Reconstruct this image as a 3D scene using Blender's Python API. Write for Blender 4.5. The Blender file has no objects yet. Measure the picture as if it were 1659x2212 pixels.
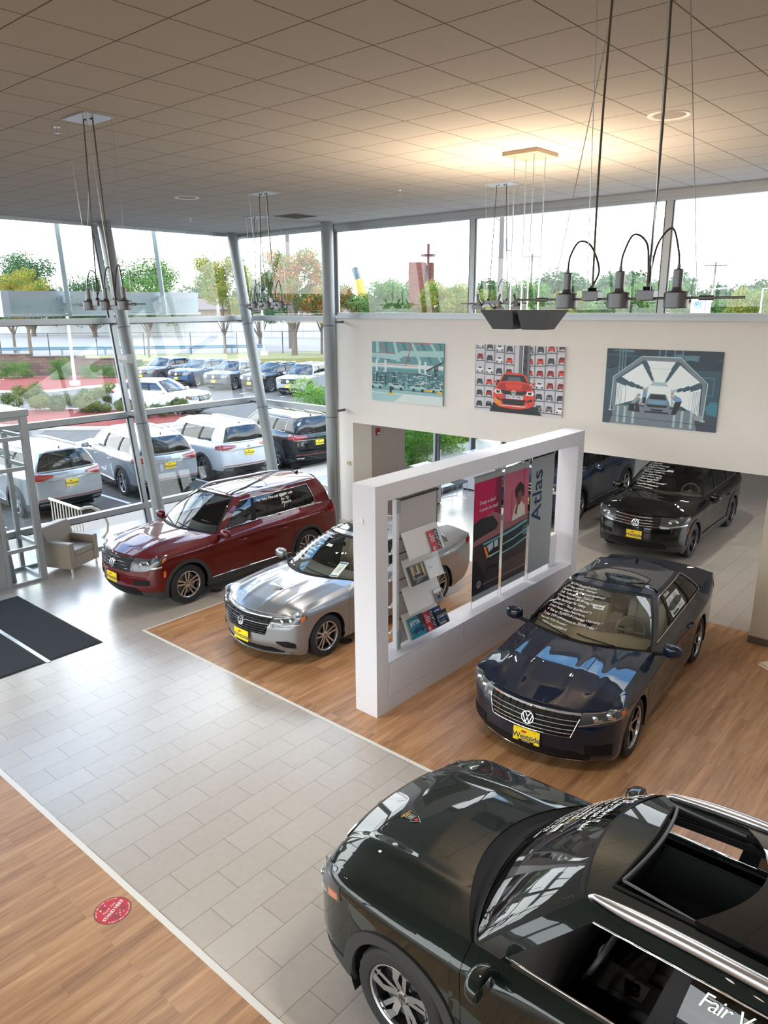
import bpy, bmesh, math, random
import numpy as np
from mathutils import Vector, Matrix
C = bpy.context.scene.collection
sc = bpy.context.scene
R = math.radians
PI = math.pi

# ---------------------------------------------------------------- camera
_pi, _ya, _ro = .26941, -.715954, .0061656
_fw = Vector((math.sin(_ya)*math.cos(_pi), math.cos(_ya)*math.cos(_pi), -math.sin(_pi)))
_rt = Vector((math.cos(_ya), -math.sin(_ya), 0))
_dn = _fw.cross(_rt)
_r2 = math.cos(_ro)*_rt + math.sin(_ro)*_dn
_d2 = -math.sin(_ro)*_rt + math.cos(_ro)*_dn
cam = bpy.data.objects.new('camera', bpy.data.cameras.new('camera'))
C.objects.link(cam)
cam.matrix_world = Matrix(((_r2.x, -_d2.x, -_fw.x, 0), (_r2.y, -_d2.y, -_fw.y, 0), (_r2.z, -_d2.z, -_fw.z, 4.95), (0, 0, 0, 1)))
cam.data.sensor_fit = 'HORIZONTAL'
cam.data.sensor_width = 24
cam.data.lens = 24*1608.36/1659
cam.data.clip_end = 1000
sc.camera = cam

# ---------------------------------------------------------------- world, sun, exposure
SKY = 1.0
w = bpy.data.worlds.new('sky'); sc.world = w; w.use_nodes = True
nt = w.node_tree; nt.nodes.clear()
def wn(t, **k):
    n = nt.nodes.new(t)
    for a, b in k.items(): setattr(n, a, b)
    return n
wo = wn('ShaderNodeOutputWorld'); bg = wn('ShaderNodeBackground')
tc = wn('ShaderNodeTexCoord'); sep = wn('ShaderNodeSeparateXYZ')
nt.links.new(tc.outputs['Generated'], sep.inputs[0])
ramp = wn('ShaderNodeValToRGB')
ramp.color_ramp.elements[0].position = 0.0; ramp.color_ramp.elements[0].color = (1.0, 1.02, 1.03, 1)
e = ramp.color_ramp.elements.new(.36); e.color = (.98, 1.0, 1.03, 1)
e = ramp.color_ramp.elements.new(.52); e.color = (.20, .45, .85, 1)
ramp.color_ramp.elements[-1].position = 1.0; ramp.color_ramp.elements[-1].color = (.10, .30, .75, 1)
nt.links.new(sep.outputs['Z'], ramp.inputs[0])
noi = wn('ShaderNodeTexNoise'); noi.inputs['Scale'].default_value = 2.6; noi.inputs['Detail'].default_value = 6
mp = wn('ShaderNodeMapping'); mp.inputs['Scale'].default_value = (1, 1, 2.2)
nt.links.new(tc.outputs['Generated'], mp.inputs[0]); nt.links.new(mp.outputs[0], noi.inputs[0])
cr = wn('ShaderNodeValToRGB'); cr.color_ramp.elements[0].position = .46; cr.color_ramp.elements[1].position = .62
nt.links.new(noi.outputs[0], cr.inputs[0])
mx = wn('ShaderNodeMixRGB'); mx.inputs[2].default_value = (1.05, 1.06, 1.08, 1)
nt.links.new(cr.outputs[0], mx.inputs[0]); nt.links.new(ramp.outputs[0], mx.inputs[1])
nt.links.new(mx.outputs[0], bg.inputs[0]); bg.inputs[1].default_value = 3.9*SKY
nt.links.new(bg.outputs[0], wo.inputs[0])
sun = bpy.data.objects.new('sun', bpy.data.lights.new('sun', 'SUN')); C.objects.link(sun)
sun.data.energy = .8; sun.data.angle = R(12); sun.data.color = (1, .95, .88)
sun.rotation_euler = (R(38), R(8), R(60))

def area(name, loc, size, direction, energy, color=(1, 1, 1), portal=False, spread=None):
    l = bpy.data.lights.new(name, 'AREA'); l.shape = 'RECTANGLE'; l.size, l.size_y = size
    l.energy = energy; l.color = color
    if portal: l.cycles.is_portal = True
    if spread: l.spread = spread
    o = bpy.data.objects.new(name, l); C.objects.link(o); o.location = loc
    o.rotation_euler = Vector(direction).to_track_quat('-Z', 'Y').to_euler()
    return o
# daylight portals at the windows (they guide sky light, they emit nothing themselves)
area('portal_left', (-15.1, 2.0, 3.4), (20.5, 6.4), (1, 0, -.17), 1, portal=True)
area('portal_upper', (-3.5, 12.55, 5.7), (18, 2.0), (0, -1, 0), 1, portal=True)
area('portal_corner', (-13.6, 12.5, 3.3), (3.6, 6.6), (0, -1, 0), 1, portal=True)
area('portal_back', (-3, -8.9, 4.6), (22, 3.4), (0, 1, 0), 1, portal=True)
area('portal_lounge_right', (2.3, 18.5, 1.5), (10.5, 3.0), (-1, 0, 0), 1, portal=True)
area('portal_lounge', (-12.05, 19.0, 1.5), (10, 3.0), (1, 0, 0), 1, portal=True)

sc.view_settings.view_transform = 'Standard'
sc.view_settings.look = 'None'
sc.view_settings.gamma = 1
sc.view_settings.use_curve_mapping = False
sc.view_settings.exposure = 0.62
cy = sc.cycles
cy.max_bounces = 9; cy.diffuse_bounces = 5; cy.glossy_bounces = 4; cy.transmission_bounces = 4; cy.transparent_max_bounces = 14
cy.sample_clamp_indirect = 6; cy.caustics_reflective = False; cy.caustics_refractive = False
cy.use_denoising = True
try:
    cy.denoiser = 'OPENIMAGEDENOISE'
except Exception:
    pass

# ---------------------------------------------------------------- materials
MATS = {}
def srgb(r, g, b):
    f = lambda c: (c/255/12.92) if c/255 <= .04045 else ((c/255+.055)/1.055)**2.4
    return (f(r), f(g), f(b))
def M(name, col=(.8, .8, .8), rough=.5, metal=0, coat=0, spec=.5, emis=None, es=0, noise=0, nscale=30, bump=0, bscale=200, alpha=1):
    if name in MATS: return MATS[name]
    m = bpy.data.materials.new(name); m.use_nodes = True
    n = m.node_tree.nodes; L = m.node_tree.links; b = n['Principled BSDF']
    b.inputs['Base Color'].default_value = (*col, 1)
    b.inputs['Roughness'].default_value = rough; b.inputs['Metallic'].default_value = metal
    b.inputs['Specular IOR Level'].default_value = spec
    b.inputs['Coat Weight'].default_value = coat; b.inputs['Coat Roughness'].default_value = .02
    if emis: b.inputs['Emission Color'].default_value = (*emis, 1); b.inputs['Emission Strength'].default_value = es
    tcn = n.new('ShaderNodeTexCoord')
    if noise:
        t = n.new('ShaderNodeTexNoise'); t.inputs['Scale'].default_value = nscale; t.inputs['Detail'].default_value = 4
        L.new(tcn.outputs['Object'], t.inputs[0])
        x = n.new('ShaderNodeMixRGB'); x.blend_type = 'MULTIPLY'; x.inputs[0].default_value = 1
        x.inputs[1].default_value = (*col, 1)
        r = n.new('ShaderNodeMapRange'); r.inputs['To Min'].default_value = 1-noise; r.inputs['To Max'].default_value = 1+noise
        L.new(t.outputs[0], r.inputs[0]); L.new(r.outputs[0], x.inputs[2]); L.new(x.outputs[0], b.inputs['Base Color'])
    if bump:
        t = n.new('ShaderNodeTexNoise'); t.inputs['Scale'].default_value = bscale; t.inputs['Detail'].default_value = 3
        L.new(tcn.outputs['Object'], t.inputs[0])
        bb = n.new('ShaderNodeBump'); bb.inputs['Strength'].default_value = bump; bb.inputs['Distance'].default_value = .01
        L.new(t.outputs[0], bb.inputs['Height']); L.new(bb.outputs[0], b.inputs['Normal'])
    MATS[name] = m
    return m

def mathn(n, L, op, a, b=None):
    x = n.new('ShaderNodeMath'); x.operation = op
    for i, v in enumerate((a, b)):
        if v is None: continue
        if isinstance(v, (int, float)): x.inputs[i].default_value = v
        else: L.new(v, x.inputs[i])
    return x.outputs[0]


def glass_mat(name, tint=(.95, .98, .97), refl=1.0, ior=1.45, rough=0):
    if name in MATS: return MATS[name]
    m = bpy.data.materials.new(name); m.use_nodes = True
    n = m.node_tree.nodes; L = m.node_tree.links; n.clear()
    o = n.new('ShaderNodeOutputMaterial'); t = n.new('ShaderNodeBsdfTransparent'); g = n.new('ShaderNodeBsdfGlossy')
    t.inputs[0].default_value = (*tint, 1); g.inputs['Roughness'].default_value = rough
    g.inputs[0].default_value = (refl, refl, refl, 1)
    ge = n.new('ShaderNodeNewGeometry'); dp = n.new('ShaderNodeVectorMath'); dp.operation = 'DOT_PRODUCT'
    L.new(ge.outputs['Normal'], dp.inputs[0]); L.new(ge.outputs['Incoming'], dp.inputs[1])
    f0 = ((ior-1)/(ior+1))**2
    one = mathn(n, L, 'SUBTRACT', 1, mathn(n, L, 'ABSOLUTE', dp.outputs['Value']))
    ff = mathn(n, L, 'ADD', mathn(n, L, 'MULTIPLY', mathn(n, L, 'POWER', one, 5), 1-f0), f0)
    x = n.new('ShaderNodeMixShader'); L.new(ff, x.inputs[0]); L.new(t.outputs[0], x.inputs[1]); L.new(g.outputs[0], x.inputs[2])
    L.new(x.outputs[0], o.inputs[0]); MATS[name] = m
    return m

def nodemat(name):
    m = bpy.data.materials.new(name); m.use_nodes = True; MATS[name] = m
    n = m.node_tree.nodes; L = m.node_tree.links
    return m, n, L, n['Principled BSDF']
def tile_mat():
    m, n, L, b = nodemat('floor_tile')
    tc = n.new('ShaderNodeTexCoord'); s = n.new('ShaderNodeSeparateXYZ'); L.new(tc.outputs['Object'], s.inputs[0])
    c = n.new('ShaderNodeCombineXYZ')
    L.new(mathn(n, L, 'ADD', s.outputs['Y'], -5.088+.3035+.607*40), c.inputs[0])
    L.new(mathn(n, L, 'ADD', s.outputs['X'], 5.490+.3054*120), c.inputs[1])
    br = n.new('ShaderNodeTexBrick'); br.offset = .5; br.offset_frequency = 2; br.squash = 1
    L.new(c.outputs[0], br.inputs['Vector'])
    br.inputs['Scale'].default_value = 1; br.inputs['Brick Width'].default_value = .607; br.inputs['Row Height'].default_value = .3054
    br.inputs['Mortar Size'].default_value = .0022; br.inputs['Mortar Smooth'].default_value = .1; br.inputs['Bias'].default_value = 0
    br.inputs['Color1'].default_value = (*srgb(186, 178, 168), 1); br.inputs['Color2'].default_value = (*srgb(178, 169, 158), 1)
    br.inputs['Mortar'].default_value = (*srgb(84, 76, 70), 1)
    t = n.new('ShaderNodeTexNoise'); t.inputs['Scale'].default_value = 14; t.inputs['Detail'].default_value = 6; L.new(tc.outputs['Object'], t.inputs[0])
    r = n.new('ShaderNodeMapRange'); r.inputs['To Min'].default_value = .9; r.inputs['To Max'].default_value = 1.1; L.new(t.outputs[0], r.inputs[0])
    x = n.new('ShaderNodeMixRGB'); x.blend_type = 'MULTIPLY'; x.inputs[0].default_value = 1
    L.new(br.outputs['Color'], x.inputs[1]); L.new(r.outputs[0], x.inputs[2]); L.new(x.outputs[0], b.inputs['Base Color'])
    b.inputs['Roughness'].default_value = .30
    b.inputs['Specular IOR Level'].default_value = .95
    b.inputs['Coat Weight'].default_value = .8; b.inputs['Coat Roughness'].default_value = .26
    r2 = n.new('ShaderNodeMapRange'); r2.inputs['To Min'].default_value = .25; r2.inputs['To Max'].default_value = .34; L.new(t.outputs[0], r2.inputs[0]); L.new(r2.outputs[0], b.inputs['Roughness'])
    bu = n.new('ShaderNodeBump'); bu.inputs['Strength'].default_value = .5; bu.inputs['Distance'].default_value = .002; bu.invert = True
    L.new(br.outputs['Fac'], bu.inputs['Height']); L.new(bu.outputs[0], b.inputs['Normal'])
    return m

def wood_mat(name, c1, c2, c3):
    m, n, L, b = nodemat(name)
    tc = n.new('ShaderNodeTexCoord'); s = n.new('ShaderNodeSeparateXYZ'); L.new(tc.outputs['Object'], s.inputs[0])
    c = n.new('ShaderNodeCombineXYZ')
    L.new(mathn(n, L, 'ADD', s.outputs['Y'], 60), c.inputs[0]); L.new(mathn(n, L, 'ADD', s.outputs['X'], 60), c.inputs[1])
    br = n.new('ShaderNodeTexBrick'); br.offset = .37; br.offset_frequency = 3
    L.new(c.outputs[0], br.inputs['Vector'])
    br.inputs['Scale'].default_value = 1; br.inputs['Brick Width'].default_value = 1.22; br.inputs['Row Height'].default_value = .152
    br.inputs['Mortar Size'].default_value = .0011; br.inputs['Mortar Smooth'].default_value = .3
    br.inputs['Color1'].default_value = (.05, .05, .05, 1); br.inputs['Color2'].default_value = (.95, .95, .95, 1)
    br.inputs['Mortar'].default_value = (.5, .5, .5, 1)
    sc_ = n.new('ShaderNodeMapping'); sc_.inputs['Scale'].default_value = (9, .55, 1); L.new(tc.outputs['Object'], sc_.inputs[0])
    ad = n.new('ShaderNodeVectorMath'); ad.operation = 'ADD'; L.new(sc_.outputs[0], ad.inputs[0])
    vm = n.new('ShaderNodeVectorMath'); vm.operation = 'SCALE'; vm.inputs['Scale'].default_value = 3.0; L.new(br.outputs['Color'], vm.inputs[0]); L.new(vm.outputs[0], ad.inputs[1])
    t = n.new('ShaderNodeTexNoise'); t.inputs['Scale'].default_value = 1.1; t.inputs['Detail'].default_value = 7; t.inputs['Roughness'].default_value = .6
    L.new(ad.outputs[0], t.inputs[0])
    t2 = n.new('ShaderNodeTexNoise'); t2.inputs['Scale'].default_value = 7; t2.inputs['Detail'].default_value = 3; L.new(ad.outputs[0], t2.inputs[0])
    f = mathn(n, L, 'ADD', mathn(n, L, 'MULTIPLY', t.outputs[0], .75), mathn(n, L, 'MULTIPLY', t2.outputs[0], .25))
    rp = n.new('ShaderNodeValToRGB'); rp.color_ramp.elements[0].position = .33; rp.color_ramp.elements[0].color = (*c1, 1)
    rp.color_ramp.elements[1].position = .68; rp.color_ramp.elements[1].color = (*c3, 1)
    e = rp.color_ramp.elements.new(.5); e.color = (*c2, 1)
    L.new(f, rp.inputs[0])
    sepc = n.new('ShaderNodeSeparateColor'); L.new(br.outputs['Color'], sepc.inputs[0])
    r = n.new('ShaderNodeMapRange'); r.inputs['To Min'].default_value = .93; r.inputs['To Max'].default_value = 1.06; L.new(sepc.outputs[0], r.inputs[0])
    seam = mathn(n, L, 'SUBTRACT', 1, mathn(n, L, 'MULTIPLY', br.outputs['Fac'], .32))
    x = n.new('ShaderNodeMixRGB'); x.blend_type = 'MULTIPLY'; x.inputs[0].default_value = 1
    L.new(rp.outputs[0], x.inputs[1]); L.new(mathn(n, L, 'MULTIPLY', r.outputs[0], seam), x.inputs[2]); L.new(x.outputs[0], b.inputs['Base Color'])
    b.inputs['Roughness'].default_value = .38; b.inputs['Specular IOR Level'].default_value = .6
    return m

def ceiling_mat():
    m, n, L, b = nodemat('ceiling_tile')
    tc = n.new('ShaderNodeTexCoord'); s = n.new('ShaderNodeSeparateXYZ'); L.new(tc.outputs['Object'], s.inputs[0])
    def line(o, ph, w):
        f = mathn(n, L, 'FRACT', mathn(n, L, 'DIVIDE', mathn(n, L, 'ADD', o, ph+.6105*80), .6105))
        d = mathn(n, L, 'ABSOLUTE', mathn(n, L, 'SUBTRACT', f, .5))
        return mathn(n, L, 'GREATER_THAN', d, .5-w/.6105)
    lx, ly = line(s.outputs['X'], 6.28, .0055), line(s.outputs['Y'], -3.716, .0055)
    ln = mathn(n, L, 'MAXIMUM', lx, ly)
    t = n.new('ShaderNodeTexNoise'); t.inputs['Scale'].default_value = 90; t.inputs['Detail'].default_value = 4; L.new(tc.outputs['Object'], t.inputs[0])
    r = n.new('ShaderNodeMapRange'); r.inputs['To Min'].default_value = .93; r.inputs['To Max'].default_value = 1.07; L.new(t.outputs[0], r.inputs[0])
    x = n.new('ShaderNodeMixRGB'); L.new(ln, x.inputs[0]); x.inputs[1].default_value = (*srgb(174, 174, 170), 1); x.inputs[2].default_value = (*srgb(104, 96, 88), 1)
    y = n.new('ShaderNodeMixRGB'); y.blend_type = 'MULTIPLY'; y.inputs[0].default_value = 1; L.new(x.outputs[0], y.inputs[1]); L.new(r.outputs[0], y.inputs[2])
    L.new(y.outputs[0], b.inputs['Base Color']); b.inputs['Roughness'].default_value = .95; b.inputs['Specular IOR Level'].default_value = .1
    return m

# common materials
TILE = tile_mat(); CEIL = ceiling_mat()
WOOD = wood_mat('wood_floor', srgb(138, 97, 64), srgb(176, 131, 90), srgb(204, 160, 118))
WALL = M('wall_paint', srgb(238, 234, 228), .85, noise=.03, nscale=3)
WALLG = M('wall_grey', srgb(176, 166, 158), .85)
ALU = M('aluminium_frame', srgb(172, 176, 178), .38, .55)
ALUD = M('aluminium_dark', srgb(40, 42, 46), .5)
COLM = M('column_paint', srgb(140, 146, 148), .38, .15)
WHITE = M('white_laminate', srgb(216, 215, 221), .4)
GREYL = M('grey_laminate', srgb(186, 180, 180), .6, noise=.03, nscale=60)
CHROME = M('chrome', (.86, .87, .88), .08, 1)
STEEL = M('brushed_steel', (.62, .63, .64), .3, 1)
BLACKP = M('black_plastic', (.009, .009, .010), .55, spec=.18)
GLASSW = glass_mat('window_glass', (.97, .99, .985), 1, 1.35)
GUN = M('gunmetal', (.16, .16, .165), .38, .75)

# ---------------------------------------------------------------- mesh helpers
class MB:
    """collects vertices and faces, then links them as one mesh object"""
    def __init__(s): s.v = []; s.f = []; s.m = []
    def add(s, vs, fs, mi=0):
        o = len(s.v); s.v += [tuple(map(float, p)) for p in vs]; s.f += [tuple(o+i for i in f) for f in fs]; s.m += [mi]*len(fs); return s
    def box(s, a, b, mi=0):
        x0, y0, z0 = a; x1, y1, z1 = b
        return s.add([(x0, y0, z0), (x1, y0, z0), (x1, y1, z0), (x0, y1, z0), (x0, y0, z1), (x1, y0, z1), (x1, y1, z1), (x0, y1, z1)],
                     [(0, 3, 2, 1), (4, 5, 6, 7), (0, 1, 5, 4), (1, 2, 6, 5), (2, 3, 7, 6), (3, 0, 4, 7)], mi)
    def cbox(s, c, d, mi=0):
        return s.box([c[i]-d[i]/2 for i in range(3)], [c[i]+d[i]/2 for i in range(3)], mi)
    def beam(s, a, b, w, h, mi=0, up=(0, 0, 1)):
        a, b = Vector(a), Vector(b); d = (b-a).normalized(); up = Vector(up)
        if abs(d.dot(up)) > .98: up = Vector((0, 1, 0))
        x = d.cross(up).normalized(); y = x.cross(d).normalized()
        vs = [p+x*sx*w/2+y*sy*h/2 for p in (a, b) for sx, sy in ((-1, -1), (1, -1), (1, 1), (-1, 1))]
        return s.add(vs, [(3, 2, 1, 0), (4, 5, 6, 7), (0, 1, 5, 4), (1, 2, 6, 5), (2, 3, 7, 6), (3, 0, 4, 7)], mi)
    def tube(s, pts, r, n=10, mi=0, cap=True):
        pts = [Vector(p) for p in pts]; rs = r if isinstance(r, (list, tuple)) else [r]*len(pts)
        vs = []; prev = None
        for i, p in enumerate(pts):
            d = (pts[min(i+1, len(pts)-1)]-pts[max(i-1, 0)]).normalized()
            if prev is None:
                u = d.orthogonal().normalized()
            else:
                u = (prev-d*prev.dot(d)).normalized()
            prev = u; v = d.cross(u)
            vs += [p+(u*math.cos(2*PI*k/n)+v*math.sin(2*PI*k/n))*rs[i] for k in range(n)]
        fs = [(i*n+k, i*n+(k+1) % n, (i+1)*n+(k+1) % n, (i+1)*n+k) for i in range(len(pts)-1) for k in range(n)]
        if cap: fs += [tuple(range(n-1, -1, -1)), tuple(range((len(pts)-1)*n, len(pts)*n))]
        return s.add(vs, fs, mi)
    def lathe(s, prof, n=32, mi=0, axis='z', c=(0, 0, 0), mis=None):
        vs = []; c = Vector(c)
        for r, h in prof:
            for k in range(n):
                a = 2*PI*k/n; x, y = r*math.cos(a), r*math.sin(a)
                vs.append(c+Vector({'z': (x, y, h), 'y': (x, h, y), 'x': (h, x, y)}[axis]))
        for i in range(len(prof)-1):
            base = len(s.v) if i == 0 else base
            if i == 0: s.v += [tuple(v) for v in vs]
            for k in range(n):
                s.f.append((base+i*n+k, base+i*n+(k+1) % n, base+(i+1)*n+(k+1) % n, base+(i+1)*n+k)); s.m.append(mis[i] if mis else mi)
        return s
    def poly(s, pts, mi=0): return s.add(pts, [tuple(range(len(pts)))], mi)
    def prism(s, pts, off, mi=0):
        n = len(pts); off = Vector(off); p2 = [Vector(p)+off for p in pts]
        return s.add(list(pts)+p2, [tuple(range(n-1, -1, -1)), tuple(range(n, 2*n))]+[(i, (i+1) % n, n+(i+1) % n, n+i) for i in range(n)], mi)
    def sphere(s, c, r, nu=16, nv=10, mi=0, sc_=(1, 1, 1)):
        vs = [(c[0]+r*sc_[0]*math.sin(PI*j/nv)*math.cos(2*PI*i/nu), c[1]+r*sc_[1]*math.sin(PI*j/nv)*math.sin(2*PI*i/nu), c[2]+r*sc_[2]*math.cos(PI*j/nv)) for j in range(nv+1) for i in range(nu)]
        return s.add(vs, [(j*nu+i, (j+1)*nu+i, (j+1)*nu+(i+1) % nu, j*nu+(i+1) % nu) for j in range(nv) for i in range(nu)], mi)
    def grid(s, P, mi=0, flip=False):
        h, w_ = P.shape[:2]; vs = P.reshape(-1, 3).tolist()
        fs = [(i*w_+j, i*w_+j+1, (i+1)*w_+j+1, (i+1)*w_+j) for i in range(h-1) for j in range(w_-1)]
        if flip: fs = [f[::-1] for f in fs]
        return s.add(vs, fs, mi)
    def build(s, name, mat, parent=None, smooth=None, bevel=0, kind=None, seg=2):
        me = bpy.data.meshes.new(name); me.from_pydata(s.v, [], s.f)
        mats = mat if isinstance(mat, (list, tuple)) else [mat]
        for m in mats: me.materials.append(m)
        if len(mats) > 1: me.polygons.foreach_set('material_index', s.m)
        if smooth is not None:
            me.polygons.foreach_set('use_smooth', [True]*len(me.polygons))
            if smooth < 180: me.set_sharp_from_angle(angle=R(smooth))
        me.update()
        o = bpy.data.objects.new(name, me); C.objects.link(o)
        if parent: o.parent = parent
        if kind: o['kind'] = kind
        if bevel:
            b = o.modifiers.new('b', 'BEVEL'); b.width = bevel; b.segments = seg; b.limit_method = 'ANGLE'; b.angle_limit = R(40)
        return o

def tag(o, label, cat, group=None, kind=None):
    o['label'] = label; o['category'] = cat
    if group: o['group'] = group
    if kind: o['kind'] = kind
    return o
def thing(name, label, cat, loc=(0, 0, 0), rz=0, group=None):
    o = bpy.data.objects.new(name, None); C.objects.link(o); o.location = loc; o.rotation_euler = (0, 0, rz)
    o.empty_display_size = .2
    return tag(o, label, cat, group)
def copy_tree(o, parent=None):
    c = o.copy(); C.objects.link(c)
    if parent: c.parent = parent
    for ch in [k for k in C.objects if k.parent == o]: copy_tree(ch, c)
    return c

_txt = {}
def text2d(s, size=1, shear=0, bold=0, align='LEFT', space=1):
    """letters as flat 2D mesh data"""
    key = (s, shear, bold, align, space)
    if key not in _txt:
        cu = bpy.data.curves.new('t', 'FONT'); cu.body = s; cu.size = 1; cu.shear = shear; cu.offset = bold; cu.align_x = align; cu.space_character = space
        cu.resolution_u = 3
        o = bpy.data.objects.new('t', cu); me = bpy.data.meshes.new_from_object(o)
        _txt[key] = ([v.co.to_tuple() for v in me.vertices], [tuple(p.vertices) for p in me.polygons])
        bpy.data.objects.remove(o); bpy.data.meshes.remove(me); bpy.data.curves.remove(cu)
    v, f = _txt[key]
    return [(x*size, y*size) for x, y, z in v], f
def add_text(mb, s, size, fn, mi=0, **k):
    v, f = text2d(s, size, **k)
    if v: mb.add([fn(x, y) for x, y in v], f, mi)
def logo2d(r):
    """roundel: ring, V and W strokes as 2D polygons"""
    P = []
    n = 28
    for i in range(n):
        a, b = 2*PI*i/n, 2*PI*(i+1)/n
        P.append([(r*math.cos(a), r*math.sin(a)), (r*math.cos(b), r*math.sin(b)), (.88*r*math.cos(b), .88*r*math.sin(b)), (.88*r*math.cos(a), .88*r*math.sin(a))])
    def st(x0, y0, x1, y1, w=.13):
        P.append([(r*(x0-w/2), r*y0), (r*(x0+w/2), r*y0), (r*(x1+w/2), r*y1), (r*(x1-w/2), r*y1)])
    for s in (-1, 1):
        st(s*.42, .80, s*.03, .10)
        st(s*.78, .48, s*.30, -.82)
        st(s*.30, -.82, s*.02, -.05)
    return P
# ================================================================ ROOM
CH = 6.68          # ceiling height
YW = 12.41         # wall with the big opening
def fx(z): return -14.5-.17*z     # glass plane of the leaning front

mb = MB(); mb.box((-15.9, -9, -.12), (8, 24.2, 0)); mb.build('floor', TILE, kind='structure')
mb = MB(); mb.box((-15.0, -9, -.03), (8, 2.60, .0015)); mb.build('floor_wood_near', WOOD, kind='structure')
mb = MB(); mb.box((-10.05, 5.75, -.03), (8, 11.83, .0015)); mb.build('floor_wood_display', WOOD, kind='structure')
TRIMW = M('white_trim_strip', srgb(226, 224, 218), .45)
mb = MB(); mb.box((-15, 2.60, 0), (8, 2.655, .004)); mb.build('trim_1', TRIMW, kind='structure')
mb = MB(); mb.box((-10.09, 5.71, 0), (8, 5.75, .004)); mb.build('trim_2', TRIMW, kind='structure')
mb = MB(); mb.box((-10.075, 5.75, 0), (-10.05, 11.83, .004)); mb.build('trim_3', TRIMW, kind='structure')
mb = MB(); mb.box((-15.75, -9, CH), (8, YW+.14, CH+.25)); mb.build('ceiling', CEIL, kind='structure')

# --- wall at the far side: fascia, pier on the left, soffit
mb = MB()
mb.box((-12.25, YW, 2.38), (8, YW+.14, 4.70)).box((-12.25, YW, 0), (-11.73, YW+.14, 2.38))
mb.build('wall_back', WALL, kind='structure')
mb = MB(); mb.box((-12.25, YW+.14, 2.38), (8, 13.05, 3.3)).box((-12.25, YW+.14, 0), (-11.73, 13.05, 2.38)); mb.build('wall_back_reveal', WALL, kind='structure')
mb = MB(); mb.box((-2.64, 11.45, 0), (8, YW, 2.38)).box((-2.2, 11.45, 2.38), (8, YW, 2.6)); mb.build('wall_pier', M('pier_paint', srgb(196, 186, 168), .85), kind='structure')
mb = MB(); mb.box((-2.655, 11.435, 0), (8, 11.45, .115)); mb.build('baseboard_back', M('baseboard_tile', srgb(98, 88, 80), .5), kind='structure')
mb = MB(); mb.box((-12.35, YW-.03, 4.70), (8, YW+.16, 4.765)); mb.build('trim_4', ALU, kind='structure')
mb = MB(); mb.box((-15.66, YW-.02, CH-.10), (8, YW+.12, CH)); mb.build('trim_5', ALU, kind='structure')

# upper windows
def winframe(n, x0, x1, z0, z1, y):
    f = MB(); t = .055
    f.box((x0, y, z0), (x0+t, y+.1, z1)).box((x1-t, y, z0), (x1, y+.1, z1)).box((x0+t, y, z0), (x1-t, y+.1, z0+t)).box((x0+t, y, z1-t), (x1-t, y+.1, z1))
    o = f.build('window_%d' % n, ALU, kind='structure')
    g = MB(); g.box((x0+t, y+.045, z0+t), (x1-t, y+.055, z1-t)); g.build('glass', GLASSW, o)
    k = MB(); k.box((x0+t, y+.0, z0+t), (x0+t+.018, y+.04, z1-t)).box((x1-t-.018, y, z0+t), (x1-t, y+.04, z1-t)); k.build('gasket', ALUD, o)
    return o
xs = [-12.22, -8.54, -4.82, -1.1, 2.62, 7.9]
for i in range(5): winframe(i+1, xs[i], xs[i+1], 4.765, CH-.10, YW+.01)

# --- leaning glass front (X = fx(z)) in bays between the columns
def slant_window(n, y0, y1, base=0):
    f = MB(); t = .05
    P = lambda y, z, d=0: (fx(z)+d, y, z)
    for y in (y0+t/2, y1-t/2):
        f.beam(P(y, 0), P(y, CH), t, .13, up=(1, 0, 0))
    for z, h in ((.03, .06), (.70, .13), (2.70, .13), (4.69, .12), (CH-.03, .06)):
        f.beam(P(y0, z, .0), P(y1, z, .0), .13, h, up=(0, 0, 1))
    o = f.build('window_%d' % n, ALU, kind='structure')
    g = MB()
    for za, zb in ((.06, .64), (.76, 2.64), (2.76, 4.63), (4.75, CH-.06)):
        g.prism([P(y0+t, za), P(y1-t, za), P(y1-t, zb), P(y0+t, zb)], (-.01, 0, 0))
    g.build('glass', GLASSW, o)
    k = MB()
    for y in (y0+t+.008, y1-t-.008): k.beam(P(y, .06, .03), P(y, CH-.06, .03), .016, .03, up=(1, 0, 0))
    for z in (.64, 2.64, 4.63): k.beam(P(y0+t, z-.006, .05), P(y1-t, z-.006, .05), .03, .014)
    k.build('gasket', ALUD, o)
    return o
ys = [-8.9, -5.0, -1.55, 1.9, 5.28, 8.66, 12.36]
for i in range(6): slant_window(6+i, ys[i], ys[i+1])
# trapezoid window between the leaning front and the wall
f = MB(); yv = YW
def seg(z): return fx(z)+.02
f.beam((seg(0), yv, 0), (seg(CH), yv, CH), .09, .12, up=(0, 1, 0))
f.box((-12.28, yv-.04, 0), (-12.20, yv+.08, CH))
for z, h in ((.03, .06), (.70, .13), (2.62, .13), (4.69, .12)): f.box((seg(z), yv-.05, z-h/2), (-12.28, yv+.06, z+h/2))
o = f.build('window_12', ALU, kind='structure')
g = MB()
for za, zb in ((.06, .64), (.76, 2.56), (2.69, 4.63), (4.75, CH-.1)):
    g.prism([(seg(za)+.05, yv+.01, za), (-12.28, yv+.01, za), (-12.28, yv+.01, zb), (seg(zb)+.05, yv+.01, zb)], (0, .01, 0))
g.build('glass', GLASSW, o)
k = MB(); k.beam((seg(0)+.065, yv-.01, 0), (seg(CH)+.065, yv-.01, CH), .022, .03, up=(0, 1, 0)); k.build('gasket', ALUD, o)

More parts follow.
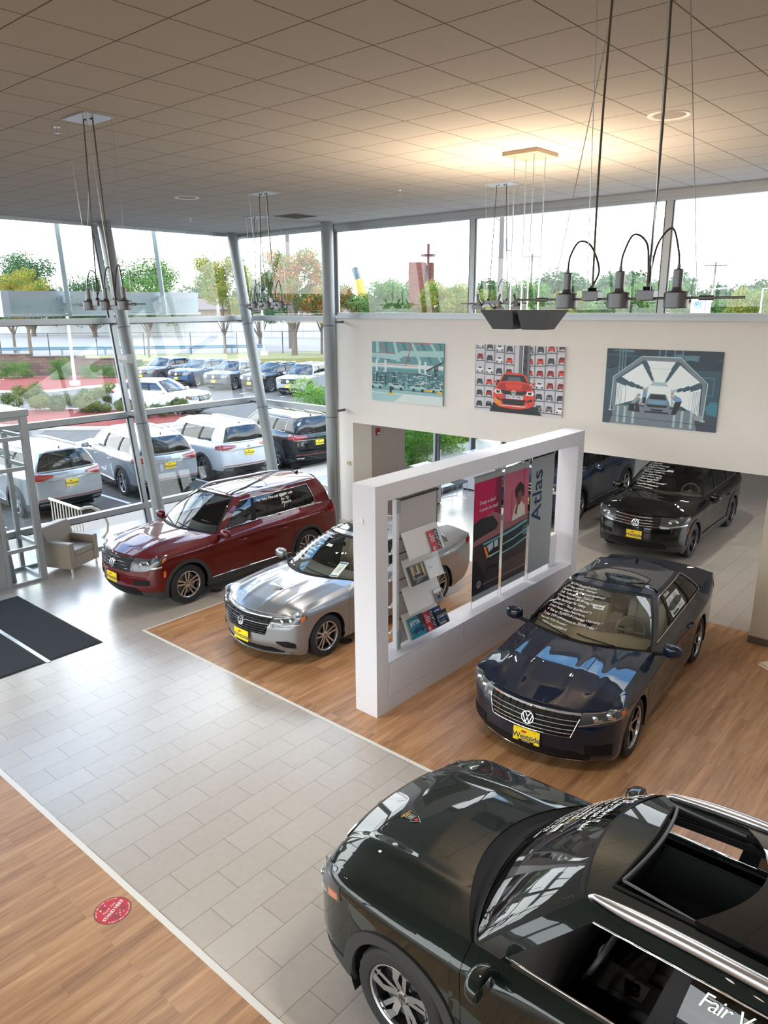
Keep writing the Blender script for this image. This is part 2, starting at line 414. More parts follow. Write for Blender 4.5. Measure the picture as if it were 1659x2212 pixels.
# --- columns
def column(name, x0, x1, y, label):
    o = thing(name, label, 'column', (x0, y, 0))
    c = MB(); c.tube([(0, 0, 0), (x1-x0, 0, CH)], .128, 40, cap=False); c.build('shaft', COLM, o, smooth=60)
    d = Vector((x1-x0, 0, CH)).normalized()
    for z in (4.55, 2.55):
        r = MB(); p = Vector(((x1-x0)*z/CH, 0, z)); r.tube([p-d*.012, p+d*.012], .131, 40, cap=False); r.build('joint_ring', M('column_joint', srgb(96, 100, 102), .5), o, smooth=60)
    for z in (4.62, 2.66):
        a = MB(); p = Vector(((x1-x0)*z/CH, 0, z)); e = Vector((fx(z)+.06-x0, 0, z)) if abs(x1-x0) > .1 else Vector((-.02, YW-y-.03, z))
        if (e-p).length > .05: a.beam(p, e, .04, .05); a.build('bracket', GUN, o)
    return o
column('leaning_column', -13.95, -15.18, 5.30, 'round grey leaning column above the glass entrance vestibule')
column('leaning_column', -13.95, -15.18, 8.65, 'round grey leaning column with the emergency light on it')
column('leaning_column', -13.98, -15.30, 12.05, 'round grey leaning column in the corner of the glass front')
column('leaning_column', -13.95, -15.18, 1.9, 'round grey leaning column beyond the entrance vestibule')
column('round_column', -11.93, -11.93, 11.92, 'upright round grey column beside the end of the white wall')

# --- other walls (behind and beside the camera), with high windows
def wall_windows(name, a, b, axis, n0, z0=3.0, z1=6.3, bays=6):
    m_ = MB()
    (x0, y0), (x1, y1) = a, b
    m_.box((x0, y0, 0), (x1, y1, z0)).box((x0, y0, z1), (x1, y1, CH)); 
    m_.build(name, WALL, kind='structure')
    for i in range(bays):
        t0, t1 = i/bays, (i+1)/bays
        f = MB(); g = MB(); e = .07
        if axis == 'x':
            u0, u1 = x0+(x1-x0)*t0, x0+(x1-x0)*t1; yc = (y0+y1)/2
            f.box((u0, yc-.06, z0), (u0+e, yc+.06, z1)).box((u1-e, yc-.06, z0), (u1, yc+.06, z1)).box((u0, yc-.06, z0), (u1, yc+.06, z0+e)).box((u0, yc-.06, z1-e), (u1, yc+.06, z1))
            g.box((u0+e, yc-.005, z0+e), (u1-e, yc+.005, z1-e))
        else:
            u0, u1 = y0+(y1-y0)*t0, y0+(y1-y0)*t1; xc = (x0+x1)/2
            f.box((xc-.06, u0, z0), (xc+.06, u0+e, z1)).box((xc-.06, u1-e, z0), (xc+.06, u1, z1)).box((xc-.06, u0, z0), (xc+.06, u1, z0+e)).box((xc-.06, u0, z1-e), (xc+.06, u1, z1))
            g.box((xc-.005, u0+e, z0+e), (xc+.005, u1-e, z1-e))
        o = f.build('window_%d' % (n0+i), ALU, kind='structure'); g.build('glass', GLASSW, o)
wall_windows('wall_front', (-14.6, -9.15), (8, -9.0), 'x', 20, .4, 6.3)
mb = MB(); mb.box((8, -9.15, 0), (8.15, YW+.14, CH)); mb.build('wall_right', WALL, kind='structure')

# --- lounge room behind the opening
YF = 24.0
mb = MB(); mb.box((-12.3, YW+.14, 3.0), (2.4, YF+.2, 3.3)); mb.build('ceiling_lounge', M('lounge_ceiling', srgb(205, 200, 192), .9), kind='structure')
mb = MB(); mb.box((-12.15, 13.05, 0), (-11.75, 14.32, 3.0)); mb.build('wall_lounge_left', WALLG, kind='structure')
mb = MB(); mb.box((-12.3, YF, 0), (2.4, YF+.2, 3.3)); mb.build('wall_lounge_back', M('lounge_back_paint', srgb(120, 116, 116), .8), kind='structure')
for i in range(6):
    a_, b_ = 13.2+i*1.8, 13.2+(i+1)*1.8; f = MB(); t = .06
    f.box((2.2, a_, 0), (2.3, a_+t, 3)).box((2.2, b_-t, 0), (2.3, b_, 3)).box((2.2, a_+t, 0), (2.3, b_-t, .1)).box((2.2, a_+t, 2.9), (2.3, b_-t, 3))
    o = f.build('window_%d' % (50+i), ALU, kind='structure'); g = MB(); g.box((2.24, a_+t, .1), (2.25, b_-t, 2.9)); g.build('glass', GLASSW, o)
for i, (a, b) in enumerate(((14.32, 15.92), (15.92, 17.62), (17.62, 19.3), (19.3, 21.0), (21.0, 22.6), (22.6, YF))):
    f = MB(); t = .06
    f.box((-12.02, a, 0), (-11.9, a+t, 3)).box((-12.02, b-t, 0), (-11.9, b, 3)).box((-12.02, a+t, 0), (-11.9, b-t, .10)).box((-12.02, a+t, 2.9), (-11.9, b-t, 3))
    o = f.build('window_%d' % (40+i), ALU, kind='structure'); g = MB(); g.box((-11.97, a+t, .1), (-11.96, b-t, 2.9)); g.build('glass', GLASSW, o)
    k = MB(); k.box((-11.945, a+t, .1), (-11.89, a+t+.015, 2.9)).box((-11.945, b-t-.015, .1), (-11.89, b-t, 2.9)); k.build('gasket', ALUD, o)
    hb = MB()
    for j in range(4): hb.box((-11.88, a, .03+j*.035), (-11.80, b, .047+j*.035))
    hb.build('baseboard_heater', ALU, kind='structure')
mb = MB(); mb.box((-5, 23.0, 0), (4, 23.08, .012)); mb.build('trim_6', BLACKP, kind='structure')

for k, (x, y) in enumerate(((-8.5, 14.6), (-5.3, 14.2), (-2.2, 14.6), (-8.5, 17.8), (-5.3, 17.4), (-2.2, 18.0))):
    o = tag(MB().lathe([(.09, 2.992), (.075, 2.985), (.07, 2.998), (0, 2.998)], 20, c=(x, y, 0)).build('ceiling_downlight', M('downlight_emitter', (1, .95, .9), .4, emis=(1, .9, .78), es=12)), 'small round downlight in the lounge ceiling behind the white wall', 'ceiling light', 'downlights in the lounge ceiling')
    l = bpy.data.lights.new('downlight_spot', 'SPOT'); l.energy = 70; l.color = (1, .95, .9); l.spot_size = R(120); l.spot_blend = .6; l.shadow_soft_size = .06
    lo = bpy.data.objects.new('downlight_spot', l); C.objects.link(lo); lo.location = (x, y, 2.97)
# --- entrance vestibule
v = thing('entrance_vestibule', 'glass entrance vestibule in grey aluminium frames with a flat top', 'vestibule', (-13.55, 5.85, 0))
def vb(name, boxes, mat, **k):
    m_ = MB()
    for a, b in boxes: m_.box([a[0]+13.55, a[1]-5.85, a[2]], [b[0]+13.55, b[1]-5.85, b[2]])
    return m_.build(name, mat, v, **k)
VX = -13.55
rails = [(0, .05), (.63, .70), (2.13, 2.20), (2.68, 2.75), (3.04, 3.10)]
fr = [((VX-.1, 5.73, 0), (VX, 5.85, 3.10)), ((VX-.1, 5.12, 0), (VX, 5.19, 3.10))]
fr += [((VX-.08, 5.19, a), (VX-.02, 5.73, b)) for a, b in rails]
vb('front_frame', fr, ALU)
fr = [((-14.55, 5.79, a), (VX-.1, 5.84, b)) for a, b in rails]+[((-14.58, 5.77, 0), (-14.50, 5.85, 2.7))]
vb('side_frame', fr, ALU)
fr = [((VX-.1, 2.9, 0), (VX, 3.0, 3.1)), ((-14.6, 2.9, 0), (-14.5, 3.0, 3.1))]+[((-14.55, 2.92, a), (VX-.1, 2.97, b)) for a, b in rails]
vb('far_side_frame', fr, ALU)
vb('roof_panel', [((-15.0, 2.85, 3.10), (VX+.03, 5.88, 3.22))], ALU, bevel=.01)
vb('front_glass', [((VX-.055, 5.19, a), (VX-.045, 5.73, b)) for a, b in ((.05, .63), (.70, 2.13), (2.20, 2.68), (2.75, 3.04))], GLASSW)
vb('side_glass', [((-14.5, 5.81, a), (VX-.1, 5.82, b)) for a, b in ((.05, .63), (.70, 2.13), (2.20, 2.68), (2.75, 3.04))], GLASSW)
for k, (a, b) in enumerate(((4.06, 5.11), (3.0, 4.05))):
    d = vb('door', [((VX-.07, a, .01), (VX-.02, a+.11, 2.20)), ((VX-.07, b-.11, .01), (VX-.02, b, 2.20)), ((VX-.07, a+.11, .01), (VX-.02, b-.11, .26)), ((VX-.07, a+.11, 2.08), (VX-.02, b-.11, 2.20))], ALU)
    g = MB(); g.box((-.05, a+.11-5.85, .26), (-.04, b-.11-5.85, 2.08)); g.build('door_glass', GLASSW, d)
    hh = MB(); yy = (a+.055 if k == 0 else b-.055)-5.85; hh.tube([(.0, yy, .9), (.05, yy, .92), (.05, yy, 1.28), (0, yy, 1.3)], .012, 8); hh.build('door_handle', STEEL, d)
vb('transom', [((VX-.08, 3.0, 2.68), (VX-.02, 5.12, 2.75)), ((VX-.08, 3.0, 3.04), (VX-.02, 5.12, 3.1)), ((VX-.08, 3.0, 2.2), (VX-.02, 5.12, 2.27)), ((VX-.08, 4.0, 2.2), (VX-.02, 4.07, 3.1))], ALU)
vb('outer_frame', [((-15.1, y, 0), (-15.0, y+.08, 2.7)) for y in (3.0, 4.2, 4.9, 5.4)]+[((-15.1, 3.0, 2.15), (-15.0, 5.48, 2.25)), ((-15.1, 4.2, .25), (-15.0, 5.4, .33)), ((-15.1, 3.0, .0), (-15.0, 5.48, .06))], ALU)

# --- floor mats
MATM = M('mat_carpet', srgb(38, 44, 50), .95, noise=.35, nscale=160, bump=.6, bscale=400)
MATE = M('mat_edge', srgb(18, 19, 21), .7)
for k, (y0, y1, lab) in enumerate(((4.26, 5.08, 'dark charcoal entrance mat nearer the vestibule corner and armchair'), (3.36, 4.19, 'dark charcoal entrance mat cut off by the left picture edge, beside the other mat'))):
    x1 = -10.16; x0 = -13.1 if k == 0 else -13.3
    o = thing('floor_mat', lab, 'mat', (x0, y0, 0))
    a = MB(); a.box((0, 0, .0), (x1-x0, y1-y0, .006)); a.build('rubber_edge', MATE, o)
    a = MB(); a.box((.03, .03, .006), (x1-x0-.03, y1-y0-.03, .012)); a.build('carpet', MATM, o)
s = MB(); s.box((-13.2, 4.195, 0), (-10.13, 4.255, .008)); tag(s.build('mat_divider_strip', STEEL), 'narrow metal strip on the floor between the two entrance mats', 'floor strip')

# --- floor boxes
for x, y, lab in ((-10.62, 7.55, 'round floor box cover on the tiles beside the red car'), (-7.35, 7.52, 'round floor box cover on the wood floor beside the silver sedan')):
    o = thing('floor_box', lab, 'floor box', (x, y, .002))
    a = MB(); a.lathe([(.0, .006), (.07, .006), (.075, .004), (.11, .003), (.115, 0)], 32); a.build('cover', M('floor_box_metal', srgb(112, 106, 96), .35, .6), o, smooth=40)
    a = MB(); a.lathe([(.074, .0065), (.078, .0065)], 32); a.build('seam_ring', BLACKP, o)

# --- wall items
o = thing('fire_alarm', 'red fire alarm strobe on the grey wall inside the opening', 'fire alarm', (-11.75, 13.28, 2.06))
a = MB(); a.box((0, -.06, -.08), (.035, .06, .08)); a.build('housing', M('alarm_red', srgb(170, 20, 30), .4), o, bevel=.006)
a = MB(); a.box((.035, -.03, -.06), (.06, .03, -.02)); a.build('strobe_lens', M('strobe', (.8, .8, .78), .2), o, bevel=.004)
o = thing('thermostat', 'small cream thermostat on the wall beside the opening', 'thermostat', (-11.87, YW, 1.41))
a = MB(); a.box((-.045, -.03, -.05), (.045, 0, .05)); a.build('housing', M('cream_plastic', srgb(222, 208, 176), .5), o, bevel=.006)
a = MB(); a.box((-.028, -.032, .0), (.004, -.03, .014)); a.build('display', BLACKP, o)
o = thing('emergency_light', 'grey emergency light unit mounted on the leaning column', 'emergency light', (-14.54, 8.53, 3.93))
a = MB(); a.prism([(-.10, -.06, -.11), (-.02, -.16, -.09), (.03, -.19, .0), (.02, -.19, .05), (-.06, -.06, .10)], (0, .0, 0))
a = MB()
pr = [(0, -.10), (-.10, -.085), (-.13, -.02), (-.11, .07), (0, .09)]
a.prism([(-.16, y, z) for y, z in pr], (.34, 0, 0)); a.build('housing', M('light_grey_plastic', srgb(188, 188, 190), .45), o, bevel=.008)
a = MB(); a.prism([(-.13, -.131, -.01), (.15, -.131, -.01), (.15, -.116, .062), (-.13, -.116, .062)], (0, .004, 0)); a.build('lens', M('dim_lens', srgb(120, 116, 110), .3), o)
a = MB(); a.box((-.03, 0, -.03), (.05, .06, .03)); a.build('mount', GUN, o)

# --- ceiling items
def ceil_speaker(x, y, lab):
    o = thing('ceiling_speaker', lab, 'speaker', (x, y, CH))
    a = MB(); a.lathe([(.15, -.001), (.19, -.008), (.20, 0)], 40); a.build('rim', M('speaker_white', srgb(225, 222, 216), .5), o, smooth=40)
    a = MB(); a.lathe([(0, -.003), (.15, -.003)], 40); a.build('grille', M('speaker_grille', srgb(150, 142, 134), .7), o)
ceil_speaker(-3.06, 7.67, 'round flush ceiling speaker above the big hanging lamp bar')
ceil_speaker(-10.99, 7.78, 'round flush ceiling speaker near the glass front')
for x, y, lab in ((-7.76, 4.02, 'small sprinkler head on the ceiling by the nearest left canopy plate'), (-13.44, 9.56, 'small sprinkler head on the ceiling close to the leaning columns'), (-7.95, 9.55, 'small sprinkler head on the ceiling left of the warm uplight')):
    o = thing('sprinkler_head', lab, 'sprinkler', (x, y, CH))
    a = MB(); a.lathe([(.032, 0), (.03, -.008), (.012, -.012), (.012, -.03)], 16); a.build('escutcheon', STEEL, o, smooth=40)
    a = MB(); a.beam((-.013, 0, -.03), (-.006, 0, -.055), .005, .008).beam((.013, 0, -.03), (.006, 0, -.055), .005, .008).box((-.02, -.02, -.058), (.02, .02, -.055)); a.build('deflector', STEEL, o)
o = thing('air_return_grille', 'square dark air return grille in the ceiling near the corner', 'vent', (-11.6, 10.75, CH))
a = MB(); a.box((-.31, -.31, -.006), (.31, .31, 0)); a.build('frame', M('vent_frame', srgb(120, 116, 110), .6), o)
a = MB()
for k in range(14): a.box((-.28, -.28+k*.04, -.012), (.28, -.262+k*.04, -.006))
a.build('louvres', M('vent_louvre', srgb(84, 78, 72), .6), o)
# ================================================================ DISPLAY FRAME
f0 = thing('display_frame', 'large white freestanding display frame between the silver and blue sedans', 'display frame', (-5.68, 6.17, 0))
def fb(name, boxes, mat, parent=None, **k):
    m_ = MB()
    for a, b in boxes: m_.box([a[0]+5.68, a[1]-6.17, a[2]], [b[0]+5.68, b[1]-6.17, b[2]])
    return m_.build(name, mat, parent or f0, **k)
X0, X1 = -5.86, -5.50
fb('end_post', [((X0, 6.17, 0), (X1, 6.39, 2.96))], WHITE, bevel=.003)
fb('end_post', [((X0, 11.20, 0), (X1, 11.40, 2.96))], WHITE, bevel=.003)
fb('top_beam', [((X0, 6.39, 2.755), (X1, 8.78, 2.96))], WHITE, bevel=.003)
fb('top_beam', [((X0, 8.785, 2.755), (X1, 11.20, 2.96))], WHITE, bevel=.003)
fb('base_cabinet', [((X0+.01, 6.39, .0), (X1-.012, 11.20, .655))], WHITE)
fb('ledge', [((X0, 6.39, .655), (X1, 8.02, .675))], WHITE, bevel=.002)
fb('ledge', [((X0, 8.024, .655), (X1, 11.20, .675))], WHITE, bevel=.002)
for a, b in ((6.41, 6.948), (6.952, 7.486), (7.49, 8.016), (8.022, 9.626), (9.632, 11.19)):
    fb('front_panel', [((X1-.012, a, .195), (X1-.001, b, .64))], WHITE, bevel=.002)
fb('plinth', [((X1-.012, 6.39, .0), (X1, 11.20, .188))], WHITE, bevel=.002)
h = thing('wall_hook', 'small white hook on the near end post of the display frame', 'hook', (-5.70, 6.17, 2.515))
a = MB(); a.sphere((0, -.004, 0), .03, 14, 10, sc_=(.5, .5, 1.5)); a.build('hook_plate', M('hook_white', srgb(240, 240, 240), .3), h, smooth=60)
a = MB(); a.tube([(-.005, -.01, -.02), (-.03, -.03, -.025), (-.05, -.03, -.02)], .005, 6); a.build('hook_arm', M('hook_white'), h)

# brochure rack
rk = thing('brochure_rack', 'grey brochure rack with sloping trays inside the display frame', 'rack', (-5.68, 6.75, .675))
def rb_(name, boxes, mat, parent=None, **k):
    m_ = MB()
    for a, b in boxes: m_.box([a[0]+5.68, a[1]-6.75, a[2]-.675], [b[0]+5.68, b[1]-6.75, b[2]-.675])
    return m_.build(name, mat, parent or rk, **k)
rb_('side_rail', [((-5.73, 6.74, .675), (-5.66, 6.79, 2.66))], WHITE, bevel=.004)
rb_('side_rail', [((-5.71, 7.575, .675), (-5.68, 7.60, 2.66))], GUN, bevel=.003)
rb_('back_panel', [((-5.70, 6.80, .72), (-5.675, 7.57, 2.64))], GREYL)
rb_('panel_groove', [((-5.676, 6.80, z), (-5.6735, 7.57, z+.012)) for z in (1.06, 1.42, 1.60, 1.95, 2.14)], BLACKP)
rb_('top_channel', [((-5.72, 6.80, 2.64), (-5.66, 7.60, 2.665))], M('channel_dark', (.03, .02, .02), .5))
for z in (.675, 2.50):
    rb_('rail_bracket', [((-5.655, 6.735, z), (-5.64, 6.80, z+(.24 if z < 1 else .16)))], M('bracket_grey', srgb(150, 160, 164), .4), bevel=.006)
trays = []
for k, zt in enumerate((2.22, 1.86, 1.49, 1.125)):
    for sgn in (1, -1):
        t = MB(); x0 = sgn*.018; x1 = sgn*.165
        P = [(x0, .07, zt-.675), (x0, .80, zt-.675), (x1, .80, zt-.325-.675), (x1, .07, zt-.325-.675)]
        t.prism(P, (sgn*.004, 0, .004)); t.prism([(x1, .07, zt-1.0), (x1, .80, zt-1.0), (x1+sgn*.035, .80, zt-.985), (x1+sgn*.035, .07, zt-.985)], (0, 0, .004))
        o = t.build('tray', M('tray_white', srgb(214, 210, 206), .45), rk)
        if sgn > 0: trays.append((x0, x1, zt))
def brochure(y, w_, h_, k, mats, draw, label, lift=.0, off=.012):
    """booklet leaning on tray k, lower edge on the lip"""
    x0, x1, zt = trays[k]; o = thing('brochure', label, 'brochure', (-5.68+x1+.012, y, zt-.325+.008), 0, None)
    d = Vector((x0-x1, 0, .325)).normalized(); n = Vector((d.z, 0, -d.x))
    f = lambda u, v, e=0: tuple(Vector((0, 0, lift))+Vector((0, 1, 0))*u+d*v+n*(off+e))
    a = MB(); a.prism([f(0, 0, -.004), f(w_, 0, -.004), f(w_, h_, -.004), f(0, h_, -.004)], n*.008, 0)
    a.build('cover', mats[0], o)
    b = MB()
    def rect(u0, v0, u1, v1, mi, e=.0048): b.add([f(u0*w_, v0*h_, e), f(u1*w_, v0*h_, e), f(u1*w_, v1*h_, e), f(u0*w_, v1*h_, e)], [(0, 1, 2, 3)], mi)
    draw(b, f, rect, w_, h_); b.build('cover_print', mats, o)
    return o
BR = M('brochure_red', srgb(178, 20, 40), .35); BT = M('brochure_teal', srgb(20, 120, 140), .35); BW = M('brochure_white', srgb(226, 226, 228), .4)
BD = M('brochure_dark', srgb(34, 38, 46), .35); BN = M('brochure_navy', srgb(20, 50, 100), .35); BG = M('brochure_grey', srgb(120, 116, 112), .4); BY = M('brochure_yellow', srgb(220, 180, 60), .4)
BM = [BR, BW, BD, BG, BT, BN, BY]
def dr_red(b, f, rect, w_, h_):
    rnd = random.Random(3)
    rect(.62, 0, 1, 1, 2)
    for k in range(26): x, y = rnd.uniform(.64, .9), rnd.uniform(.02, .9); rect(x, y, x+.07, y+.06, 1 if k % 2 else 3, .0052)
    for k, t in enumerate(('the', 'Techno', 'Savings', 'Guide')): add_text(b, t, .032, lambda x, y: f(.1*w_+x, (.78-.11*k)*h_+y, .0053), 1, bold=.02)
    rect(.1, .05, .34, .22, 1, .0052)
    for k in range(5): rect(.12+k*.045, .07, .14+k*.045, .20, 2, .0056)
def dr_photo(b, f, rect, w_, h_):
    rect(.0, .0, .14, 1, 0, .0050); rect(.14, 0, 1, 1, 3); rect(.14, .0, 1, .25, 2, .005); rnd = random.Random(8)
    for k in range(7): rect(.2+k*.11, .35+.08*(k % 3), .28+k*.11, .95, (6, 3, 2)[k % 3], .0052)
    car2d(lambda x, y: f((.55+x*.34)*w_, (.36+y*.34)*h_, .0056), b, 2, 1, 2)
    for k in range(4): b.add([f((.2+.03*k)*w_, (.05+.05*k)*h_, .0056), f((.24+.03*k)*w_, (.05+.05*k)*h_, .0056), f((.9)*w_, (.2+.05*k)*h_, .0056)], [(0, 1, 2)], 1)
def dr_white(b, f, rect, w_, h_):
    add_text(b, 'Meet the', .014, lambda x, y: f(.15*w_+x, .62*h_+y, .0053), 3); add_text(b, 'Volkswagen', .018, lambda x, y: f(.15*w_+x, .54*h_+y, .0053), 5)
    for q in logo2d(.010): b.add([f(.82*w_+x, .08*h_+y, .0053) for x, y in q], [(0, 1, 2, 3)], 5)
    rect(0, 0, .02, 1, 3)
def dr_jetta(b, f, rect, w_, h_):
    rect(0, 0, 1, .30, 4); add_text(b, 'JETTA', .075, lambda x, y: f(.10*w_+x, .62*h_+y, .0053), 1, bold=.02)
    rect(.7, .45, 1, 1, 2, .005); rect(.0, .28, 1, .34, 5, .005); car2d(lambda x, y: f((.55+x*.4)*w_, (.24+y*.4)*h_, .0056), b, 5, 4, 2)
def dr_dark(b, f, rect, w_, h_):
    rect(0, .3, 1, .75, 3, .005); car2d(lambda x, y: f((.5+x*.42)*w_, (.36+y*.42)*h_, .0056), b, 5, 1, 2)
    for k in range(3): rect(.12, .10+k*.05, .7, .12+k*.05, 1, .0053)
def dr_navy(b, f, rect, w_, h_):
    for k in range(5): rect(.12, .3+k*.12, .8, .35+k*.12, 1)
def dr_id(b, f, rect, w_, h_):
    rect(.0, .7, 1, 1, 1); rect(.3, .2, .7, .62, 5, .0052); rect(.4, .5, .6, .7, 6, .0055)
def car2d(f, b, body, glass_, dark):
    b.add([f(*q) for q in ((-.95, 0), (.95, 0), (1, .22), (.85, .38), (.5, .42), (.25, .66), (-.35, .66), (-.7, .42), (-1, .3))], [tuple(range(9))], body)
    b.add([f(x, y) for x, y in ((.42, .42), (.2, .62), (-.3, .62), (-.55, .42))], [(0, 1, 2, 3)], glass_)
    for c in (-.58, .58): b.add([f(c+.17*math.cos(t), .02+.17*math.sin(t)) for t in np.linspace(0, 2*PI, 12, endpoint=False)], [tuple(range(12))], dark)
brochure(7.27, .20, .27, 0, BM, dr_red, 'red guide booklet standing alone on the topmost rack tray')
brochure(6.86, .31, .25, 1, [BD]+BM[1:], dr_photo, 'city street photo brochure with red spine on the second tray')
brochure(7.20, .28, .25, 1, [BW]+BM[1:], dr_white, 'mostly blank white brochure leaning right on the second tray')
brochure(7.36, .15, .17, 2, [BG]+BM[1:], dr_id, 'small leaflet with a person in blue on the third tray')
brochure(6.87, .30, .27, 3, [BT]+BM[1:], dr_jetta, 'teal brochure titled JETTA at the left of the lowest tray')
brochure(7.19, .20, .26, 3, BM, dr_red, 'red guide booklet in the middle of the lowest tray')
brochure(7.41, .16, .26, 3, [BN]+BM[1:], dr_navy, 'small navy leaflet peeking out behind the dark car brochure', off=.006)
brochure(7.42, .23, .19, 3, [BD]+BM[1:], dr_dark, 'dark brochure with a blue car at the right end of the lowest tray', off=.022)
st = thing('leaflet_stand', 'low white acrylic stand at the far end of the display ledge', 'stand', (-5.72, 10.78, .675))
a = MB(); a.box((-.09, 0, 0), (0, .26, .55)); a.build('body', M('white_matte', srgb(238, 236, 240), .5), st, bevel=.004)
a = MB(); a.box((0, .01, .01), (.006, .25, .54)); a.build('front_sheet', M('white_matte'), st)

# banners
PK = M('banner_magenta', srgb(186, 8, 78), .7); PK2 = M('banner_rose', srgb(186, 96, 116), .7); PK3 = M('banner_maroon', srgb(120, 10, 52), .7)
BGR = M('banner_grey', srgb(158, 164, 164), .75); DB = M('banner_navy', srgb(22, 40, 78), .7); CD = M('print_car_dark', srgb(52, 38, 42), .6)
CK = M('print_black', srgb(14, 14, 17), .6); CB = M('print_chrome', srgb(110, 176, 186), .5); CRD = M('print_hood_rose', srgb(150, 92, 96), .6); OR = M('print_orange', srgb(226, 130, 40), .6)
SK = M('print_skin', srgb(112, 62, 40), .6); HR = M('print_hair', srgb(30, 18, 14), .7); JK = M('print_jacket', srgb(214, 208, 190), .7); LM = M('print_lamp', srgb(178, 196, 204), .5); CM = M('print_car_mid', srgb(84, 64, 64), .6)
BMATS = [BGR, PK, PK2, PK3, CD, CK, CB, CRD, OR, SK, HR, JK, LM, WHITE, DB, CM]
def clip_poly(pts, y0, y1):
    """clip a polygon to y0 <= u <= y1"""
    for s_, lim in ((1, y0), (-1, -y1)):
        out = []
        for i in range(len(pts)):
            a, b = pts[i-1], pts[i]; ia, ib = s_*a[0] >= lim, s_*b[0] >= lim
            if ia != ib: t = (lim*s_-a[0])/(b[0]-a[0]); out.append((lim*s_, a[1]+(b[1]-a[1])*t))
            if ib: out.append(b)
        pts = out
        if len(pts) < 3: return []
    return pts
# one picture shared by the first two banners, u in metres from y=8.47, v from z=.79
ART = []
def ap(mi, *pts): ART.append((mi, pts))
ap(1, (0, 1.05), (.56, 1.15), (.56, 1.86), (0, 1.86)); ap(3, (.52, 1.1), (.80, 1.1), (.80, 1.86), (.56, 1.86)); ap(2, (.80, .95), (1.5, .95), (1.5, 1.86), (.80, 1.86))
ap(4, (0, 0), (1.5, 0), (1.5, .95), (1.05, .98), (.55, 1.02), (0, 1.05))
ap(7, (0, .98), (.25, 1.20), (.50, 1.27), (.72, 1.17), (.86, 1.00), (1.5, 1.02), (1.5, .93), (.9, .88), (.0, .80))
ap(5, (0, .88), (.0, 1.17), (.2, 1.22), (.5, 1.20), (.66, 1.04), (.60, .96), (.2, .92))
ap(5, (0, 0), (.28, 0), (.30, .30), (.10, .56), (0, .6)); ap(15, (.25, .02), (1.5, .1), (1.5, .36), (.9, .34), (.45, .30))
ap(5, (.22, .10), (.40, .40), (.70, .36), (.70, .0), (.3, 0)); ap(4, (.30, .12), (.42, .34), (.66, .31), (.66, .0), (.38, 0))
ap(6, (.26, .80), (.70, .82), (1.1, .86), (1.5, .92), (1.5, .88), (1.1, .82), (.70, .78), (.27, .77))
ap(5, (.74, .77), (1.1, .81), (1.5, .87), (1.5, .62), (1.1, .55), (.76, .50))
ap(6, (.74, .66), (1.1, .69), (1.5, .77), (1.5, .74), (1.1, .665), (.74, .635)); ap(6, (.74, .52), (1.1, .545), (1.5, .62), (1.5, .59), (1.1, .52), (.74, .49))
ap(5, (.24, .76), (.72, .80), (.72, .52), (.55, .49), (.36, .50)); ap(8, (.27, .74), (.33, .74), (.42, .55), (.37, .52)); ap(12, (.36, .74), (.52, .77), (.53, .66), (.42, .62)); ap(12, (.55, .77), (.66, .78), (.66, .66), (.56, .66)); ap(12, (.40, .56), (.70, .58), (.70, .555), (.42, .53))
ap(11, (1.02, .98), (1.08, 1.17), (1.14, 1.26), (1.22, 1.28), (1.34, 1.24), (1.40, 1.16), (1.42, 1.02)); ap(9, (1.17, 1.22), (1.17, 1.42), (1.27, 1.45), (1.30, 1.32), (1.25, 1.22)); ap(9, (1.10, 1.10), (1.17, 1.30), (1.21, 1.28), (1.16, 1.06))
ap(10, *[(1.235+.135*math.cos(t)*(1+.08*math.sin(5*t)), 1.45+.135*math.sin(t)*(1+.08*math.cos(4*t))) for t in np.linspace(-.2, PI+.2, 14)]); ap(10, (1.10, 1.42), (1.15, 1.32), (1.18, 1.40), (1.16, 1.48)); ap(10, (1.30, 1.48), (1.28, 1.36), (1.36, 1.33), (1.38, 1.44))
ap(9, (1.185, 1.30), (1.175, 1.43), (1.27, 1.46), (1.295, 1.38), (1.26, 1.29))
ap(1, (1.005, 1.06), (1.015, 1.06), (1.015, 1.50), (1.005, 1.50)); ap(1, (1.33, 1.20), (1.34, 1.20), (1.36, 1.80), (1.35, 1.80)); ap(1, (1.32, 1.74), (1.40, 1.80), (1.40, 1.85), (1.33, 1.78))
